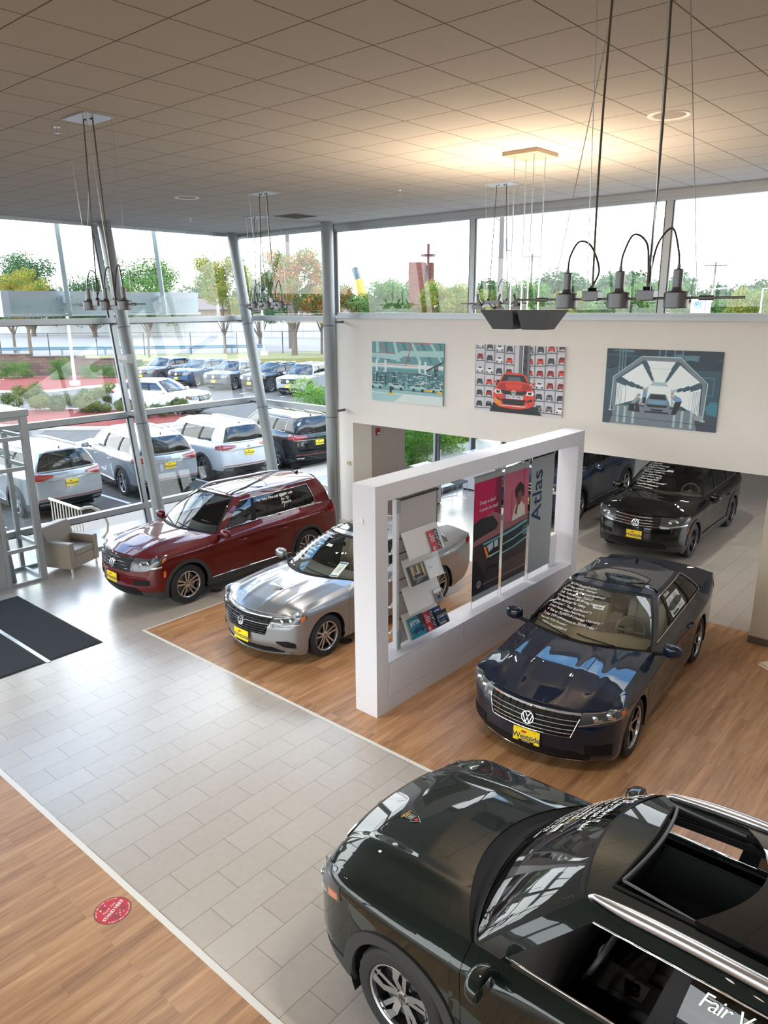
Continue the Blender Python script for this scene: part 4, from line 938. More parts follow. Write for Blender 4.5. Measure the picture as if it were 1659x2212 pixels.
def VWmarks(): pass
PAINTS = {}
def paint(name, col, metal=.35, rough=.32, spec=.5):
    return M('paint_'+name, col, rough, metal, coat=1.0, spec=spec)
CG = glass_mat('car_glass', (.66, .69, .67), 1, 1.75)
CGD = glass_mat('car_glass_dark', (.12, .13, .13), 1, 1.6)
LENS = glass_mat('lamp_lens', (.92, .94, .95), 1, 1.5)
REDL = M('tail_lamp_red', srgb(140, 6, 14), .12, coat=1)
AMBER = M('lamp_amber', srgb(235, 110, 30), .15, coat=1)
CLAD = M('grey_cladding', (.030, .031, .033), .62)
RUBBER = M('tyre_rubber', (.014, .014, .015), .68, bump=.2, bscale=90)
DARKIN = M('interior_black', (.016, .016, .018), .6)
LEATH = M('leather_black', (.022, .022, .024), .5)
BEIGE = M('leather_beige', srgb(205, 192, 168), .55)
GREYIN = M('interior_grey', srgb(122, 120, 112), .65)
RIMS = M('rim_silver', (.58, .59, .61), .25, .9)
RIMD = M('rim_dark', (.018, .018, .02), .3, .4, coat=.6)
PLY = M('plate_yellow', srgb(250, 220, 20), .45)
PLB = M('plate_blue_ink', srgb(20, 40, 90), .5)
PLR = M('plate_red_ink', srgb(205, 30, 30), .5)
INK = M('white_window_ink', (.9, .9, .88), .8, emis=None)
PAPER = M('sticker_paper', srgb(225, 232, 224), .6)
REFL = M('lamp_reflector', (.7, .72, .74), .12, .9)
BRAKE = M('brake_disc', (.35, .35, .36), .35, .8)

class CarNet:
    """body side net: rows from sill to hood/belt edge, columns from nose centre round the side to tail centre"""
    def __init__(s, p):
        s.p = p; fo, wb, ro, hw, ar = p['fo'], p['wb'], p['ro'], p['hw'], p['ar']
        xs = [ar+.07, 0, -ar-.10, -.40*wb, -.60*wb, -wb+ar+.10, -wb, -wb-ar-.04]
        G = []
        for r in p['rows']:
            row = []
            yc = r.get('yc', .80)*hw; dx = r.get('dx', .22); xf = fo-r.get('xi', 0)
            for q in (0, .4, .75, 1): row.append((xf-dx*q*q, yc*q, pl(q, r['zf']) if isinstance(r['zf'], list) else r['zf']))
            zz = r['z']
            for x in xs: row.append((x, r['y']*hw-(.02*hw if x in (xs[0], xs[-1]) else 0)-(r.get('flare', 0) if x in xs[3:5] else 0), pl(x, zz)))
            yr = r.get('yr', .84)*hw; dr = r.get('dr', .16); xr = -wb-ro+r.get('ri', 0)
            zr = r['zr']
            for q in (1, .75, .4, 0): row.append((xr+dr*q*q, yr*q, zr))
            G.append(row)
        s.G = np.array(G); s.K, s.N = s.G.shape[:2]
        # mirror neighbours so the net is smooth through the centre line
        a = s.G[:, 1:2]*np.array([1, -1, 1]); b = s.G[:, -2:-1]*np.array([1, -1, 1])
        s.Gx = np.concatenate([a, s.G, b], 1)
        s.Yt, s.Mt = pch(s.Gx, 1)           # [N+2, K, 3]
    def row(s, t): return herm(s.Yt, s.Mt, np.asarray(t, float)+1)      # [...,K,3]
    def S(s, t, v):
        t, v = np.broadcast_arrays(np.asarray(t, float), np.asarray(v, float)); shp = t.shape
        Rw = s.row(t.ravel()); Y, m = pch(Rw, 1)   # [K, n, 3]
        n = Rw.shape[0]; v = np.clip(v.ravel(), 0, s.K-1-1e-9); i = v.astype(int); f = (v-i)[:, None]; k = np.arange(n)
        P = Y[i, k]*(2*f**3-3*f**2+1)+m[i, k]*(f**3-2*f**2+f)+Y[i+1, k]*(3*f**2-2*f**3)+m[i+1, k]*(f**3-f**2)
        return P.reshape(shp+(3,))
    def v_of_z(s, t, z):
        t, z = np.broadcast_arrays(np.asarray(t, float), np.asarray(z, float))
        lo = np.zeros(t.shape); hi = np.full(t.shape, s.K-1.0)
        for _ in range(22):
            mid = (lo+hi)/2; zz = s.S(t, mid)[..., 2]; up = zz < z; lo = np.where(up, mid, lo); hi = np.where(up, hi, mid)
        return (lo+hi)/2
    def t_of_x(s, x, v=4.0, side=True):
        lo, hi = 3.0, s.N-4.0
        for _ in range(30):
            mid = (lo+hi)/2
            if s.S(mid, v)[0] > x: lo = mid
            else: hi = mid
        return (lo+hi)/2
    def t_of_y(s, q, front=True):
        # q = fraction of the corner half width 0..1 (linear in the column spacing)
        t = float(np.interp(q, [0, .4, .75, 1], [0, 1, 2, 3]))
        return t if front else s.N-1-t
    def N_(s, t, v):
        e = 2e-3
        a = s.S(t+e, v)-s.S(t-e, v); b = s.S(t, np.minimum(v+e, s.K-1))-s.S(t, np.maximum(v-e, 0))
        n = np.cross(a, b); l = np.linalg.norm(n, axis=-1, keepdims=True); n = n/np.maximum(l, 1e-9)
        return n

def mirror_mb(src, dst, mi=0):
    """add grid P and its mirror image"""
def add_grid(mb, P, mir=True, mi=0, flip=False):
    mb.grid(P, mi, flip)
    if mir: mb.grid(P*np.array([1, -1, 1]), mi, not flip)

def weld(o, smooth=None):
    bm = bmesh.new(); bm.from_mesh(o.data); bmesh.ops.remove_doubles(bm, verts=bm.verts, dist=2e-4); bm.to_mesh(o.data); bm.free()
    if smooth is not None: o.data.set_sharp_from_angle(angle=R(smooth))
    return o
class Two:
    """left half and its mirror image; built as two objects, or welded into one that crosses the centre line"""
    def __init__(s): s.L, s.R = MB(), MB()
    def grid(s, P, mi=0, flip=False):
        s.L.grid(P, mi, flip); s.R.grid(P*np.array([1, -1, 1]), mi, not flip); return s
    def tube(s, pts, r, n=8, mi=0):
        s.L.tube(pts, r, n, mi); s.R.tube([(q[0], -q[1], q[2]) for q in pts], r, n, mi); return s
    def build(s, name, mat, parent, smooth=None, centre=False, **k):
        if centre:
            s.L.add(s.R.v, s.R.f); s.L.m = s.L.m[:len(s.L.m)-len(s.R.m)]+s.R.m
            o = s.L.build(name, mat, parent, smooth, **k); bm = bmesh.new(); bm.from_mesh(o.data); bmesh.ops.remove_doubles(bm, verts=bm.verts, dist=2e-4); bm.to_mesh(o.data); bm.free()
            if smooth is not None and smooth < 180: o.data.set_sharp_from_angle(angle=R(smooth))
            return o
        pp = parent if isinstance(parent, tuple) else (parent, parent)
        return tuple(m.build(name, mat, q, smooth, **k) for m, q in ((s.L, pp[0]), (s.R, pp[1])))

def flange(P, nrm, d=.018, skip=''):
    """grid with its border folded inwards by d"""
    h, w_ = P.shape[:2]
    if skip:
        Q = flange(P, nrm, d)
        return Q[:, 1:] if skip == 'a' else (Q[:, :-1] if skip == 'b' else Q[:, 1:-1])
    Q = np.empty((h+2, w_+2, 3)); Q[1:-1, 1:-1] = P
    I = P-nrm*d
    Q[0, 1:-1] = I[0]; Q[-1, 1:-1] = I[-1]; Q[1:-1, 0] = I[:, 0]; Q[1:-1, -1] = I[:, -1]
    Q[0, 0], Q[0, -1], Q[-1, 0], Q[-1, -1] = I[0, 0], I[0, -1], I[-1, 0], I[-1, -1]
    return Q

def side_panel(net, t0, t1, z0=None, z1=None, nt=24, nv=26, gap=.0, arch=False, off=0, fl=.02, ts=None, vtop=None):
    """returns grid for a body panel between columns t0..t1; z0/z1 callables of x or None for the whole height"""
    p = net.p
    ts = np.linspace(t0, t1, nt) if ts is None else ts
    base = net.S(ts, np.full(len(ts), 3.0))
    v0 = np.zeros(len(ts)); v1 = np.full(len(ts), net.K-1.0)
    if z0 is not None: v0 = net.v_of_z(ts, np.array([z0(x) for x in base[:, 0]]) if callable(z0) else np.full(len(ts), z0))
    if z1 is not None: v1 = net.v_of_z(ts, np.array([z1(x) for x in base[:, 0]]) if callable(z1) else np.full(len(ts), z1))
    if arch:
        for xw in (0, -p['wb']):
            d = np.abs(base[:, 0]-xw); inside = d < p['ar']
            za = p['R']+np.sqrt(np.maximum(p['ar']**2-d**2, 0))
            va = net.v_of_z(ts, np.where(inside, za, 0)); v0 = np.where(inside, np.maximum(v0, va), v0)
    k = np.linspace(0, 1, nv)[:, None]
    V = v0[None]+(v1-v0)[None]*k; T = np.broadcast_to(ts, V.shape)
    P = net.S(T, V); n = net.N_(T, V)
    P = P+n*off
    return P, n
def arch_ts(net, t0, t1, n=30):
    """columns between t0 and t1, denser at the wheel arch ends"""
    p = net.p; ts = list(np.linspace(t0, t1, n))
    for xw in (0, -p['wb']):
        for a in np.linspace(0, PI, 25):
            ts.append(net.t_of_x(xw+p['ar']*math.cos(a), 3.0))
        for e in (1.002, ): ts += [net.t_of_x(xw+p['ar']*e, 3.0), net.t_of_x(xw-p['ar']*e, 3.0)]
    ts = sorted(t for t in ts if t0 <= t <= t1)
    out = [ts[0]]
    for t in ts[1:]:
        if t-out[-1] > 2e-3: out.append(t)
    out[-1] = t1
    return np.array(out)

def patch(net, tt, top, bot, off=.006, nt=16, nz=6, fl=.01, skip=''):
    """overlay strip following the body: tt=(t0,t1); top, bot lists of (fraction, z)"""
    ts = np.linspace(tt[0], tt[1], nt); f = np.linspace(0, 1, nt)
    zt, zb = pl(f, top), pl(f, bot)
    vt, vb_ = net.v_of_z(ts, zt), net.v_of_z(ts, zb)
    k = np.linspace(0, 1, nz)[:, None]; V = vb_[None]+(vt-vb_)[None]*k; T = np.broadcast_to(ts, V.shape)
    n = net.N_(T, V); P = net.S(T, V)+n*off
    return flange(P, n, fl, skip)

# ---- wheels
def spoke(mb, r0, r1, a0, a1, w0, w1, y0, y1, mi=0, th=.03, side=1):
    """tapered spoke bar from (r0,a0) to (r1,a1) on the outer face"""
    def P(r, a, w, s): 
        x, z = r*math.sin(a), r*math.cos(a); tx, tz = math.cos(a), -math.sin(a); return x+tx*w*s/2, z+tz*w*s/2
    pts = []
    for (r, a, w_, y) in ((r0, a0, w0, y0), (r1, a1, w1, y1)):
        for s in (-1, 1):
            x, z = P(r, a, w_, s); pts.append((x, y, z))
    A, B, D, E_ = pts
    th_ = side*th
    v = [A, B, E_, D]+[(q[0], q[1]-th_, q[2]) for q in (A, B, E_, D)]
    mb.add(v, [(0, 1, 2, 3)] if side > 0 else [(3, 2, 1, 0)], mi)
    mb.add(v, [(0, 4, 5, 1), (1, 5, 6, 2), (2, 6, 7, 3), (3, 7, 4, 0)], 1)
def make_wheel(car, R_, rim, style, side, wname='wheel', width=.24):
    """axis along y; side=+1 means outer face looks to +y"""
    s = side
    t = MB(); hw = width/2
    prof = [(rim, -hw*.92), (rim+.012, -hw), (R_-.05, -hw*1.0), (R_-.022, -hw*.93), (R_-.006, -hw*.80), (R_, -hw*.6), (R_, hw*.6), (R_-.006, hw*.80), (R_-.022, hw*.93), (R_-.05, hw), (rim+.012, hw), (rim, hw*.92)]
    n = 56
    # tread blocks: alternate radii between columns
    t.lathe(prof, n, axis='y')
    base = len(t.v)-len(prof)*n
    for i, (r, h) in enumerate(prof):
        if 4 <= i <= 7:
            for k in range(n):
                if k % 2:
                    x, y, z = t.v[base+i*n+k]; q = (r-.007)/r; t.v[base+i*n+k] = (x*q, y, z*q)
    for g in (-.055, 0, .055): t.lathe([(R_+.0015, g-.006), (R_+.0015, g+.006)], n, axis='y', mi=1)
    wh = t.build(wname, [RUBBER, BLACKP], car, smooth=35)
    r = MB(); yo = s*hw*.88
    ring = [(rim+.004, yo), (rim-.004, yo+s*.004), (rim-.016, yo-s*.004), (rim-.022, yo-s*.03), (rim-.03, -s*hw*.7)]
    r.lathe(ring, 48, axis='y', mis=[0, 0, 0, 1, 1])
    yf = s*(hw*.88-.012); yi = s*(hw*.88-.035); ro = rim-.014
    two = style
    if two in ('double', 'doubledark'):
        for k in range(5):
            a = 2*PI*k/5
            for d in (-1, 1):
                spoke(r, .058, ro, a+d*.34, a+d*.185, .026, .027, yi, yf-s*.006, 0, .035, s)
    elif two == 'twist':
        for k in range(5):
            a = 2*PI*k/5
            spoke(r, .05, ro*.62, a+.06, a+.30, .06, .050, yi, yf-s*.004, 0, .035, s)
            spoke(r, ro*.60, ro, a+.29, a+.12, .046, .075, yf-s*.004, yf, 0, .035, s)
            spoke(r, .05, ro, a-.30, a-.16, .036, .034, yi, yf-s*.004, 0, .035, s)
            spoke(r, ro*.86, ro*.90, a-.17, a-.17, .05, .10, yf-s*.003, yf-s*.002, 0, .02, s)
    elif two == 'star':
        for k in range(5):
            a = 2*PI*k/5
            spoke(r, .04, ro*.55, a, a, .035, .026, yi, yf-s*.01, 0, .035, s)
            spoke(r, ro*.50, ro, a-.03, a-.26, .026, .022, yf-s*.01, yf-s*.004, 0, .03, s)
            spoke(r, ro*.50, ro, a+.03, a+.26, .026, .022, yf-s*.01, yf-s*.004, 0, .03, s)
            spoke(r, ro*.74, ro, a, a, .012, .05, yf-s*.012, yf-s*.006, 1, .02, s)
    r.lathe([(0, yi+s*.004), (.045, yi+s*.004), (.062, yi-s*.004), (.068, yi-s*.03)], 30, axis='y', mis=[0, 0, 1])
    face = RIMD if style in ('doubleblack',) else RIMS
    if style == 'doubleblack':
        for k in range(5):
            a = 2*PI*k/5
            for d in (-1, 1): spoke(r, .058, ro, a+d*.34, a+d*.17, .028, .028, yi, yf-s*.006, 0, .035, s)
    rm = r.build('rim', [face, RIMD], wh, smooth=35)
    b = MB(); b.lathe([(.06, s*.02), (rim*.78, s*.02), (rim*.78, s*.005), (.06, s*.005)], 32, axis='y'); b.build('brake_disc', BRAKE, wh, smooth=30)
    lg = MB(); y = yi+s*.0065
    lg.lathe([(0, yi+s*.0055), (.031, yi+s*.0055)], 24, axis='y', mi=1)
    for q in logo2d(.028): lg.add([(x*(-s), y, z) for x, z in q], [tuple(range(4)) if s < 0 else (0, 1, 2, 3)], 0)
    for k in range(5):
        a = 2*PI*(k+.5)/5; lg.lathe([(0, yi+s*.004), (.009, yi+s*.004), (.009, yi-s*.005)], 8, axis='y', c=(.05*math.sin(a), 0, .05*math.cos(a)), mi=1)
    lg.build('hub_badge', [CHROME, RIMD], wh)
    return wh

def seat(car, x, y, mat, mat2, w=.50, back=.72, tilt=.34):
    zb = .26+.72*back  # head rest height
    o = MB()
    def cush(c, d, rx=0, r=.05):
        # rounded block
        nx, ny, nz = d; P = []
        vs = []; N1 = 10
        for i in range(N1+1):
            for j in range(N1*2):
                th, ph = PI*i/N1, 2*PI*j/(N1*2)
                q = [math.sin(th)*math.cos(ph), math.sin(th)*math.sin(ph), math.cos(th)]
                q = [math.copysign(abs(a)**.45, a) for a in q]
                X, Y, Z = q[0]*nx/2, q[1]*ny/2, q[2]*nz/2
                X, Z = X*math.cos(rx)+Z*math.sin(rx), -X*math.sin(rx)+Z*math.cos(rx)
                vs.append((c[0]+X, c[1]+Y, c[2]+Z))
        m_ = N1*2
        return vs, [(i*m_+j, (i+1)*m_+j, (i+1)*m_+(j+1) % m_, i*m_+(j+1) % m_) for i in range(N1) for j in range(m_)]
    def put(c, d, rx=0, mi=0):
        v, f = cush(c, d, rx); o.add(v, f, mi)
    h0 = .50
    put((x, y, h0), (.52, w*.62, .17)); 
    for s in (-1, 1): put((x, y+s*w*.40, h0+.02), (.50, .13, .18), 0, 1)
    put((x-.36, y, h0+.36), (.15, w*.60, back*.9), -tilt)
    for s in (-1, 1): put((x-.34, y+s*w*.38, h0+.32), (.17, .13, back*.78), -tilt, 1)
    put((x-.36-back*.21, y, h0+.28+back*.58), (.11, .26, .17), -tilt*.6, 1)
    o.box((x-.2, y-.2, .3), (x+.2, y+.2, .45), 1)
    return o.build('seat', [mat, mat2], car, smooth=60)

def rot_grid_text(fn): pass

def xs2(p): return p['xcowl']-(2.12 if p.get('suv') else 1.95)

def build_car(p, name='car'):
    net = CarNet(p); fo, wb, ro, hw, R_, ar = p['fo'], p['wb'], p['ro'], p['hw'], p['R'], p['ar']
    car = bpy.data.objects.new(name, None); C.objects.link(car); car.empty_display_size = .3
    PA = p['paint']; K = net.K; N = net.N
    lod = p.get('lod', 0)
    tx = net.t_of_x
    # ---------- lower body panels
    td0, td1, td2 = tx(p['door0']), tx(p['door1']), tx(p['door2'])
    g = .004
    def panel(nm, t0, t1, nt, arch=False, mat=None, **k):
        ts = arch_ts(net, t0, t1, nt) if arch else None
        P, n = side_panel(net, t0, t1, ts=ts, nt=nt, arch=arch, nv=30 if not lod else 18, **k)
        sk = 'a' if t0 == 0 else ('b' if t1 == N-1 else '')
        return Two().grid(flange(P, n, skip=sk)).build(nm, mat or PA, car, smooth=40, centre=bool(sk))
    e = .004
    panel('front_bumper', 0, tx(ar+.02)-.0, 26, mat=PA, arch=True)
    panel('front_fender', tx(ar+.02), td0-e, 26, arch=True)
    panel('front_door', td0+e, td1-e, 14)
    panel('rear_door', td1+e, td2-e, 18, arch=True)
    panel('quarter_panel', td2+e, tx(-wb-ar-.02), 26, arch=True)
    panel('rear_bumper', tx(-wb-ar-.02), N-1, 26, arch=True)
    # dark shell just inside so that the gaps read dark and nothing shows through
    P, n = side_panel(net, 0, N-1, ts=arch_ts(net, 0, N-1, 40), nv=12, arch=True, off=-.022)
    Two().grid(P).build('inner_shell', BLACKP, car, centre=True)
    # wheel wells, floor
    for xw in (0, -wb):
        for s in (-1, 1):
            a = MB(); pts = [(xw+(ar+.004)*math.cos(b), s*(hw-.03), max(R_+(ar+.004)*math.sin(b), .2)) for b in np.linspace(-.45, PI+.45, 25)]
            q = [(x, s*(hw-.38), z) for x, y, z in pts]
            a.grid(np.array([pts, q]), 0)
            a.poly(q); a.build('wheel_well', BLACKP, car)
    a = MB(); a.box((-wb-ro+.35, -hw+.30, .20), (fo-.35, hw-.30, .24))
    a.box((-wb+ar+.05, -hw+.08, .20), (-ar-.05, hw-.08, .24))
    a.build('underbody', BLACKP, car)
    # ---------- hood (and trunk for sedans)
    side = lambda t: net.S(np.asarray(t, float), np.full(np.shape(t), K-1.0))
    tcorner = 3.0
    def deck(xa, xc_a, xb, xc_b, ta, tb, crown, zc, nu, ns, creases=None, pw=2.6, endfront=True):
        ts = np.linspace(ta, tb, nu); E = side(ts)               # edge points
        u = np.linspace(0, 1, nu); s_ = np.linspace(0, 1, ns)
        xc = xc_a+(xc_b-xc_a)*u; zcen = np.array([zc(x) for x in xc])
        P = np.zeros((nu, ns, 3))
        for j, s in enumerate(s_):
            P[:, j, 0] = E[:, 0]+(xc-E[:, 0])*(1-s*s)
            P[:, j, 1] = E[:, 1]*s
            P[:, j, 2] = E[:, 2]+(zcen-E[:, 2])*(1-s**pw)
            if creases:
                for (sc_, amp, wd) in creases: P[:, j, 2] += amp*np.exp(-((s-sc_)/wd)**2)*np.maximum(np.sin(PI*np.clip(u, 0, 1)), 0)**.7
        return P
    xfe = side(tcorner)[0] if np.ndim(side(tcorner)) == 1 else side(tcorner)
    tA = tx(p['xA'], K-1.0); tAh = tx(p['xA']+p.get('hgap', .0), K-1.0)
    Ph = deck(0, p['xnose'], 0, p['xcowl']+p.get('hgapc', .03), tcorner, tAh, 0, lambda x: pl(x, p['hoodz']), 34, 27, p.get('creases'), p.get('hpw', 2.6))
    zin = np.array([1, 1, 1])
    nn = np.zeros_like(Ph); nn[..., 2] = 1
    hood = Two().grid(flange(Ph, nn, .02, 'a'), flip=True).build('hood', PA, car, smooth=50, centre=True)
    # ---------- greenhouse rings
    bot, top = np.array(p['gbot'], float), np.array(p['gtop'], float)
    ng = len(bot)
    def ring(A): 
        a_ = A[1:2]*np.array([1, -1, 1]); b_ = A[-2:-1]*np.array([1, -1, 1]); return pch(np.concatenate([a_, A, b_]), 0)
    rb, rt = ring(bot), ring(top)
    def GH(t, v, off=0):
        t, v = np.broadcast_arrays(np.asarray(t, float), np.asarray(v, float)); shp = t.shape; t = t.ravel(); v = v.ravel()
        B = herm(*rb, t+1); T = herm(*rt, t+1)
        Q = B+(T-B)*v[:, None]
        # outward bulge
        B2 = herm(*rb, t+1.01)-herm(*rb, t+.99); up = T-B
        n_ = np.cross(B2, up); n_ /= np.maximum(np.linalg.norm(n_, axis=1, keepdims=True), 1e-9)
        Q = Q+n_*(p.get('bulge', .035)*4*v*(1-v)+off)[:, None] if np.ndim(off) == 0 else Q
        return Q.reshape(shp+(3,)), n_.reshape(shp+(3,))
    def gh(nm, t0, t1, v0, v1, mat, nt=14, nv=10, off=0, mir=True, fl=0, parent=None, obj=True, a=None, v0b=None, v1b=None):
        ts = np.linspace(t0, t1, nt); f = np.linspace(0, 1, nt)
        va = v0+(v0b-v0)*f if v0b is not None else np.full(nt, v0)
        vb_ = v1+(v1b-v1)*f if v1b is not None else np.full(nt, v1)
        V = va[None]+(vb_-va)[None]*np.linspace(0, 1, nv)[:, None]
        P, n = GH(np.broadcast_to(ts, V.shape), V, off)
        cen = t0 == 0 or t1 == ng-1
        if fl: P = flange(P, n, fl, 'a' if t0 == 0 else ('b' if t1 == ng-1 else ''))
        a_ = a or Two(); a_.grid(P)
        return a_.build(nm, mat, parent or car, smooth=50, centre=cen) if obj else a_
    tg = p['tg']  # ring params: A pillar edge, DLO start, B1, B2, C1, C2, DLO end, rear corner
    tw, t1_, tb1, tb2, tc1, tc2, td, tr = tg
    gh('windshield', 0, tw, 0.0, .985, CG, 22, 14, off=-.004)
    a = Two()
    gh('', tw-.10, tw+.02, 0, 1, None, 3, 16, off=-.001, obj=False, a=a)
    gh('', 0, tw, -.03, .03, None, 22, 3, off=.0, obj=False, a=a)
    gh('', 0, tw, .965, 1.0, None, 22, 3, off=.0, obj=False, a=a)
    a.build('windshield_seal', BLACKP, car, centre=True)
    # pillars and roof rail in body colour
    a = Two(); v_lo, v_hi = p.get('vlo', .06), p.get('vhi', .86)
    gh('', tw, t1_, -.02, 1, None, 5, 18, obj=False, a=a, fl=.012)
    gh('', t1_, td, v_hi, 1.0, None, 30, 5, obj=False, a=a, fl=.012)
    gh('', t1_, td, -.02, v_lo, None, 30, 3, obj=False, a=a, fl=.008)
    gh('', td, tr, -.02, 1, None, 8, 18, obj=False, a=a, fl=.012)
    a.build('pillars', PA, car, smooth=40)
    for q0, q1 in ((tb1, tb2), (tc1, tc2)):
        a = Two(); gh('', q0, q1, v_lo, v_hi, None, 3, 10, off=.004, obj=False, a=a, fl=.01)
        a.build('pillar_trim', BLACKP, car, smooth=30)
    gd = CG if p.get('clear') else CGD
    if p.get('open_front'):
        pass
    else: gh('front_side_window', t1_, tb1, v_lo, v_hi, CG, 12, 10, off=-.006)
    gh('rear_side_window', tb2, tc1, v_lo, v_hi, gd, 12, 10, off=-.006)
    gh('quarter_window', tc2, td, v_lo, v_hi, gd, 8, 10, off=-.006)
    # bright trim round the side glass
    def loopline(ts, vs, off=.006):
        P, n = GH(np.array(ts), np.array(vs), off); return P
    if not p.get('notrim'):
        a = Two()
        if True:
            L1 = loopline(np.linspace(t1_, td, 40), np.full(40, v_lo)); L2 = loopline(np.linspace(t1_, td, 40), np.full(40, v_hi)); L3 = loopline(np.full(8, td), np.linspace(v_lo, v_hi, 8))
            for L_ in (L1, L2, L3): a.tube([tuple(q) for q in L_], .007 if p.get('bigtrim') else .0055, 6)
        a.build('window_trim', CHROME, car, smooth=60)
    # rear glass
    vr0, vr1 = p.get('rv', (.04, .93))
    a = Two(); gh('', tr, ng-1, -.02, vr0, None, 12, 3, obj=False, a=a, fl=.01); gh('', tr, ng-1, vr1, 1, None, 12, 3, obj=False, a=a, fl=.01); gh('', tr, tr+.22, vr0, vr1, None, 4, 10, obj=False, a=a, fl=.01)
    a.build('rear_window_surround', PA, car, smooth=40, centre=True)
    gh('rear_window', tr+.22, ng-1, vr0, vr1, gd if p.get('suv') else CG, 14, 10, off=-.004)
    # ---------- roof
    def roofP(u, s, off=0):
        u, s = np.broadcast_arrays(np.asarray(u, float), np.asarray(s, float)); shp = u.shape; u = u.ravel(); s = s.ravel()
        tt = tw+(tr-tw)*u; E = herm(*rt, tt+1)
        xa, xb = top[0, 0], top[-1, 0]
        # edge x monotone with u; centre line from windshield top to rear top
        xc = xa+(xb-xa)*u; zc = pl(u, [(0, top[0, 2])]+p['roofz']+[(1, top[-1, 2])])
        zc = herm(*pch(np.array([pl(q, [(0, top[0, 2])]+p['roofz']+[(1, top[-1, 2])]) for q in np.linspace(0, 1, 9)])[:, None], 0), u*8)[:, 0]
        P = np.stack([E[:, 0]+(xc-E[:, 0])*(1-np.abs(s)**2), E[:, 1]*s, E[:, 2]+(zc-E[:, 2])*(1-np.abs(s)**2.3)+off], 1)
        return P.reshape(shp+(3,))
    holes = p.get('holes', [])    # (u0,u1,s) open or glass regions
    us = sorted(set([round(float(x), 5) for x in np.linspace(0, 1, 30)]+[h[k] for h in holes for k in (0, 1)]))
    ss = sorted(set([round(float(x), 5) for x in np.linspace(0, 1, 17)]+[h[2] for h in holes]))
    a = MB(); U, S_ = np.meshgrid(us, ss, indexing='ij'); P = roofP(U, S_)
    for sg in (1, -1):
        o0 = len(a.v); a.v += [tuple(q) for q in (P*np.array([1, sg, 1])).reshape(-1, 3).tolist()]
        for i in range(len(us)-1):
            for j in range(len(ss)-1):
                um, sm = (us[i]+us[i+1])/2, (ss[j]+ss[j+1])/2
                if any(h[0] < um < h[1] and sm < h[2] for h in holes): continue
                f = (i*len(ss)+j, i*len(ss)+j+1, (i+1)*len(ss)+j+1, (i+1)*len(ss)+j)
                f = tuple(o0+q for q in f); a.f.append(f if sg < 0 else f[::-1]); a.m.append(0)
    weld(a.build('roof', p.get('roofmat') or PA, car, smooth=50), 50)
    # headliner
    a = MB(); P2 = roofP(U, S_*.97, -.05)
    for sg in (1, -1):
        o0 = len(a.v); a.v += [tuple(q) for q in (P2*np.array([1, sg, 1])).reshape(-1, 3).tolist()]
        for i in range(len(us)-1):
            for j in range(len(ss)-1):
                um, sm = (us[i]+us[i+1])/2, (ss[j]+ss[j+1])/2
                if any(h[0] < um < h[1] and sm < h[2] for h in holes): continue
                a.f.append(tuple(o0+q for q in (i*len(ss)+j, i*len(ss)+j+1, (i+1)*len(ss)+j+1, (i+1)*len(ss)+j))); a.m.append(0)
    weld(a.build('headliner', GREYIN, car))
    car_fn = dict(net=net, GH=GH, roof=roofP, hood=Ph, top=top, bot=bot, car=car, side=side, p=p)
    for h in holes:
        u0, u1, sv, kind = h
        uu, sx = np.meshgrid(np.linspace(u0, u1, 14), np.linspace(-sv, sv, 21), indexing='ij')
        if kind == 'glass':
            a = MB(); a.grid(roofP(uu, sx, .002), flip=True); a.build('sunroof_glass', M('sunroof_dark', (.008, .008, .009), .04, coat=1), car, smooth=60)
            a = MB(); L_ = [(u0, q) for q in np.linspace(-sv, sv, 14)]+[(q, sv) for q in np.linspace(u0, u1, 8)]+[(u1, q) for q in np.linspace(sv, -sv, 14)]+[(q, -sv) for q in np.linspace(u1, u0, 8)]
            a.tube([tuple(roofP(q[0], q[1], .002)) for q in L_], .006, 5); a.build('sunroof_seal', BLACKP, car)
        else:
            # open hole: black sealed frame with depth
            a = MB(); rr = 6
            L_ = [(u0, q) for q in np.linspace(-sv, sv, 20)]+[(q, sv) for q in np.linspace(u0, u1, 12)]+[(u1, q) for q in np.linspace(sv, -sv, 20)]+[(q, -sv) for q in np.linspace(u1, u0, 12)]
            a.tube([tuple(roofP(q[0], q[1], .006)) for q in L_], .012, 6)
            cx_, = [(u0+u1)/2]
            def shr(q, k_u, k_s): return (cx_+(q[0]-cx_)*k_u, q[1]*k_s)
            W1 = [tuple(roofP(*q, .0)) for q in L_]; W2 = [tuple(roofP(*q, -.035)) for q in L_]
            W3 = [tuple(roofP(*shr(q, .93, .90), -.045)) for q in L_]; W4 = [tuple(roofP(*shr(q, .93, .90), -.09)) for q in L_]
            a.grid(np.array([W1, W2, W3, W4])); a.build('sunroof_frame', BLACKP, car, smooth=30)
            if p.get('panel'):
                q0, q1 = p['panel']; uu2, sx2 = np.meshgrid(np.linspace(q0, q1, 12), np.linspace(-sv*1.02, sv*1.02, 19), indexing='ij')
                Q1 = roofP(uu2, sx2, .045); Q2 = roofP(uu2, sx2, .030)
                a = MB(); a.grid(flange(Q1, np.broadcast_to([0, 0, 1.], Q1.shape), .018), flip=True); a.build('sunroof_panel', M('sunroof_dark', (.008, .008, .009), .04, coat=1), car, smooth=60)
            # wind deflector at the front
            a = MB(); pts = [tuple(roofP(u0+.02, q, .035)) for q in np.linspace(-sv*.93, sv*.93, 16)]
            a.tube(pts, .012, 8); a.tube([tuple(roofP(u0+.02, sv*.93, .035)), tuple(roofP(u0+.22, sv*.95, .0))], .009, 6); a.tube([tuple(roofP(u0+.02, -sv*.93, .035)), tuple(roofP(u0+.22, -sv*.95, .0))], .009, 6)
            a.build('wind_deflector', M('deflector_grey', (.05, .052, .055), .4), car, smooth=60)
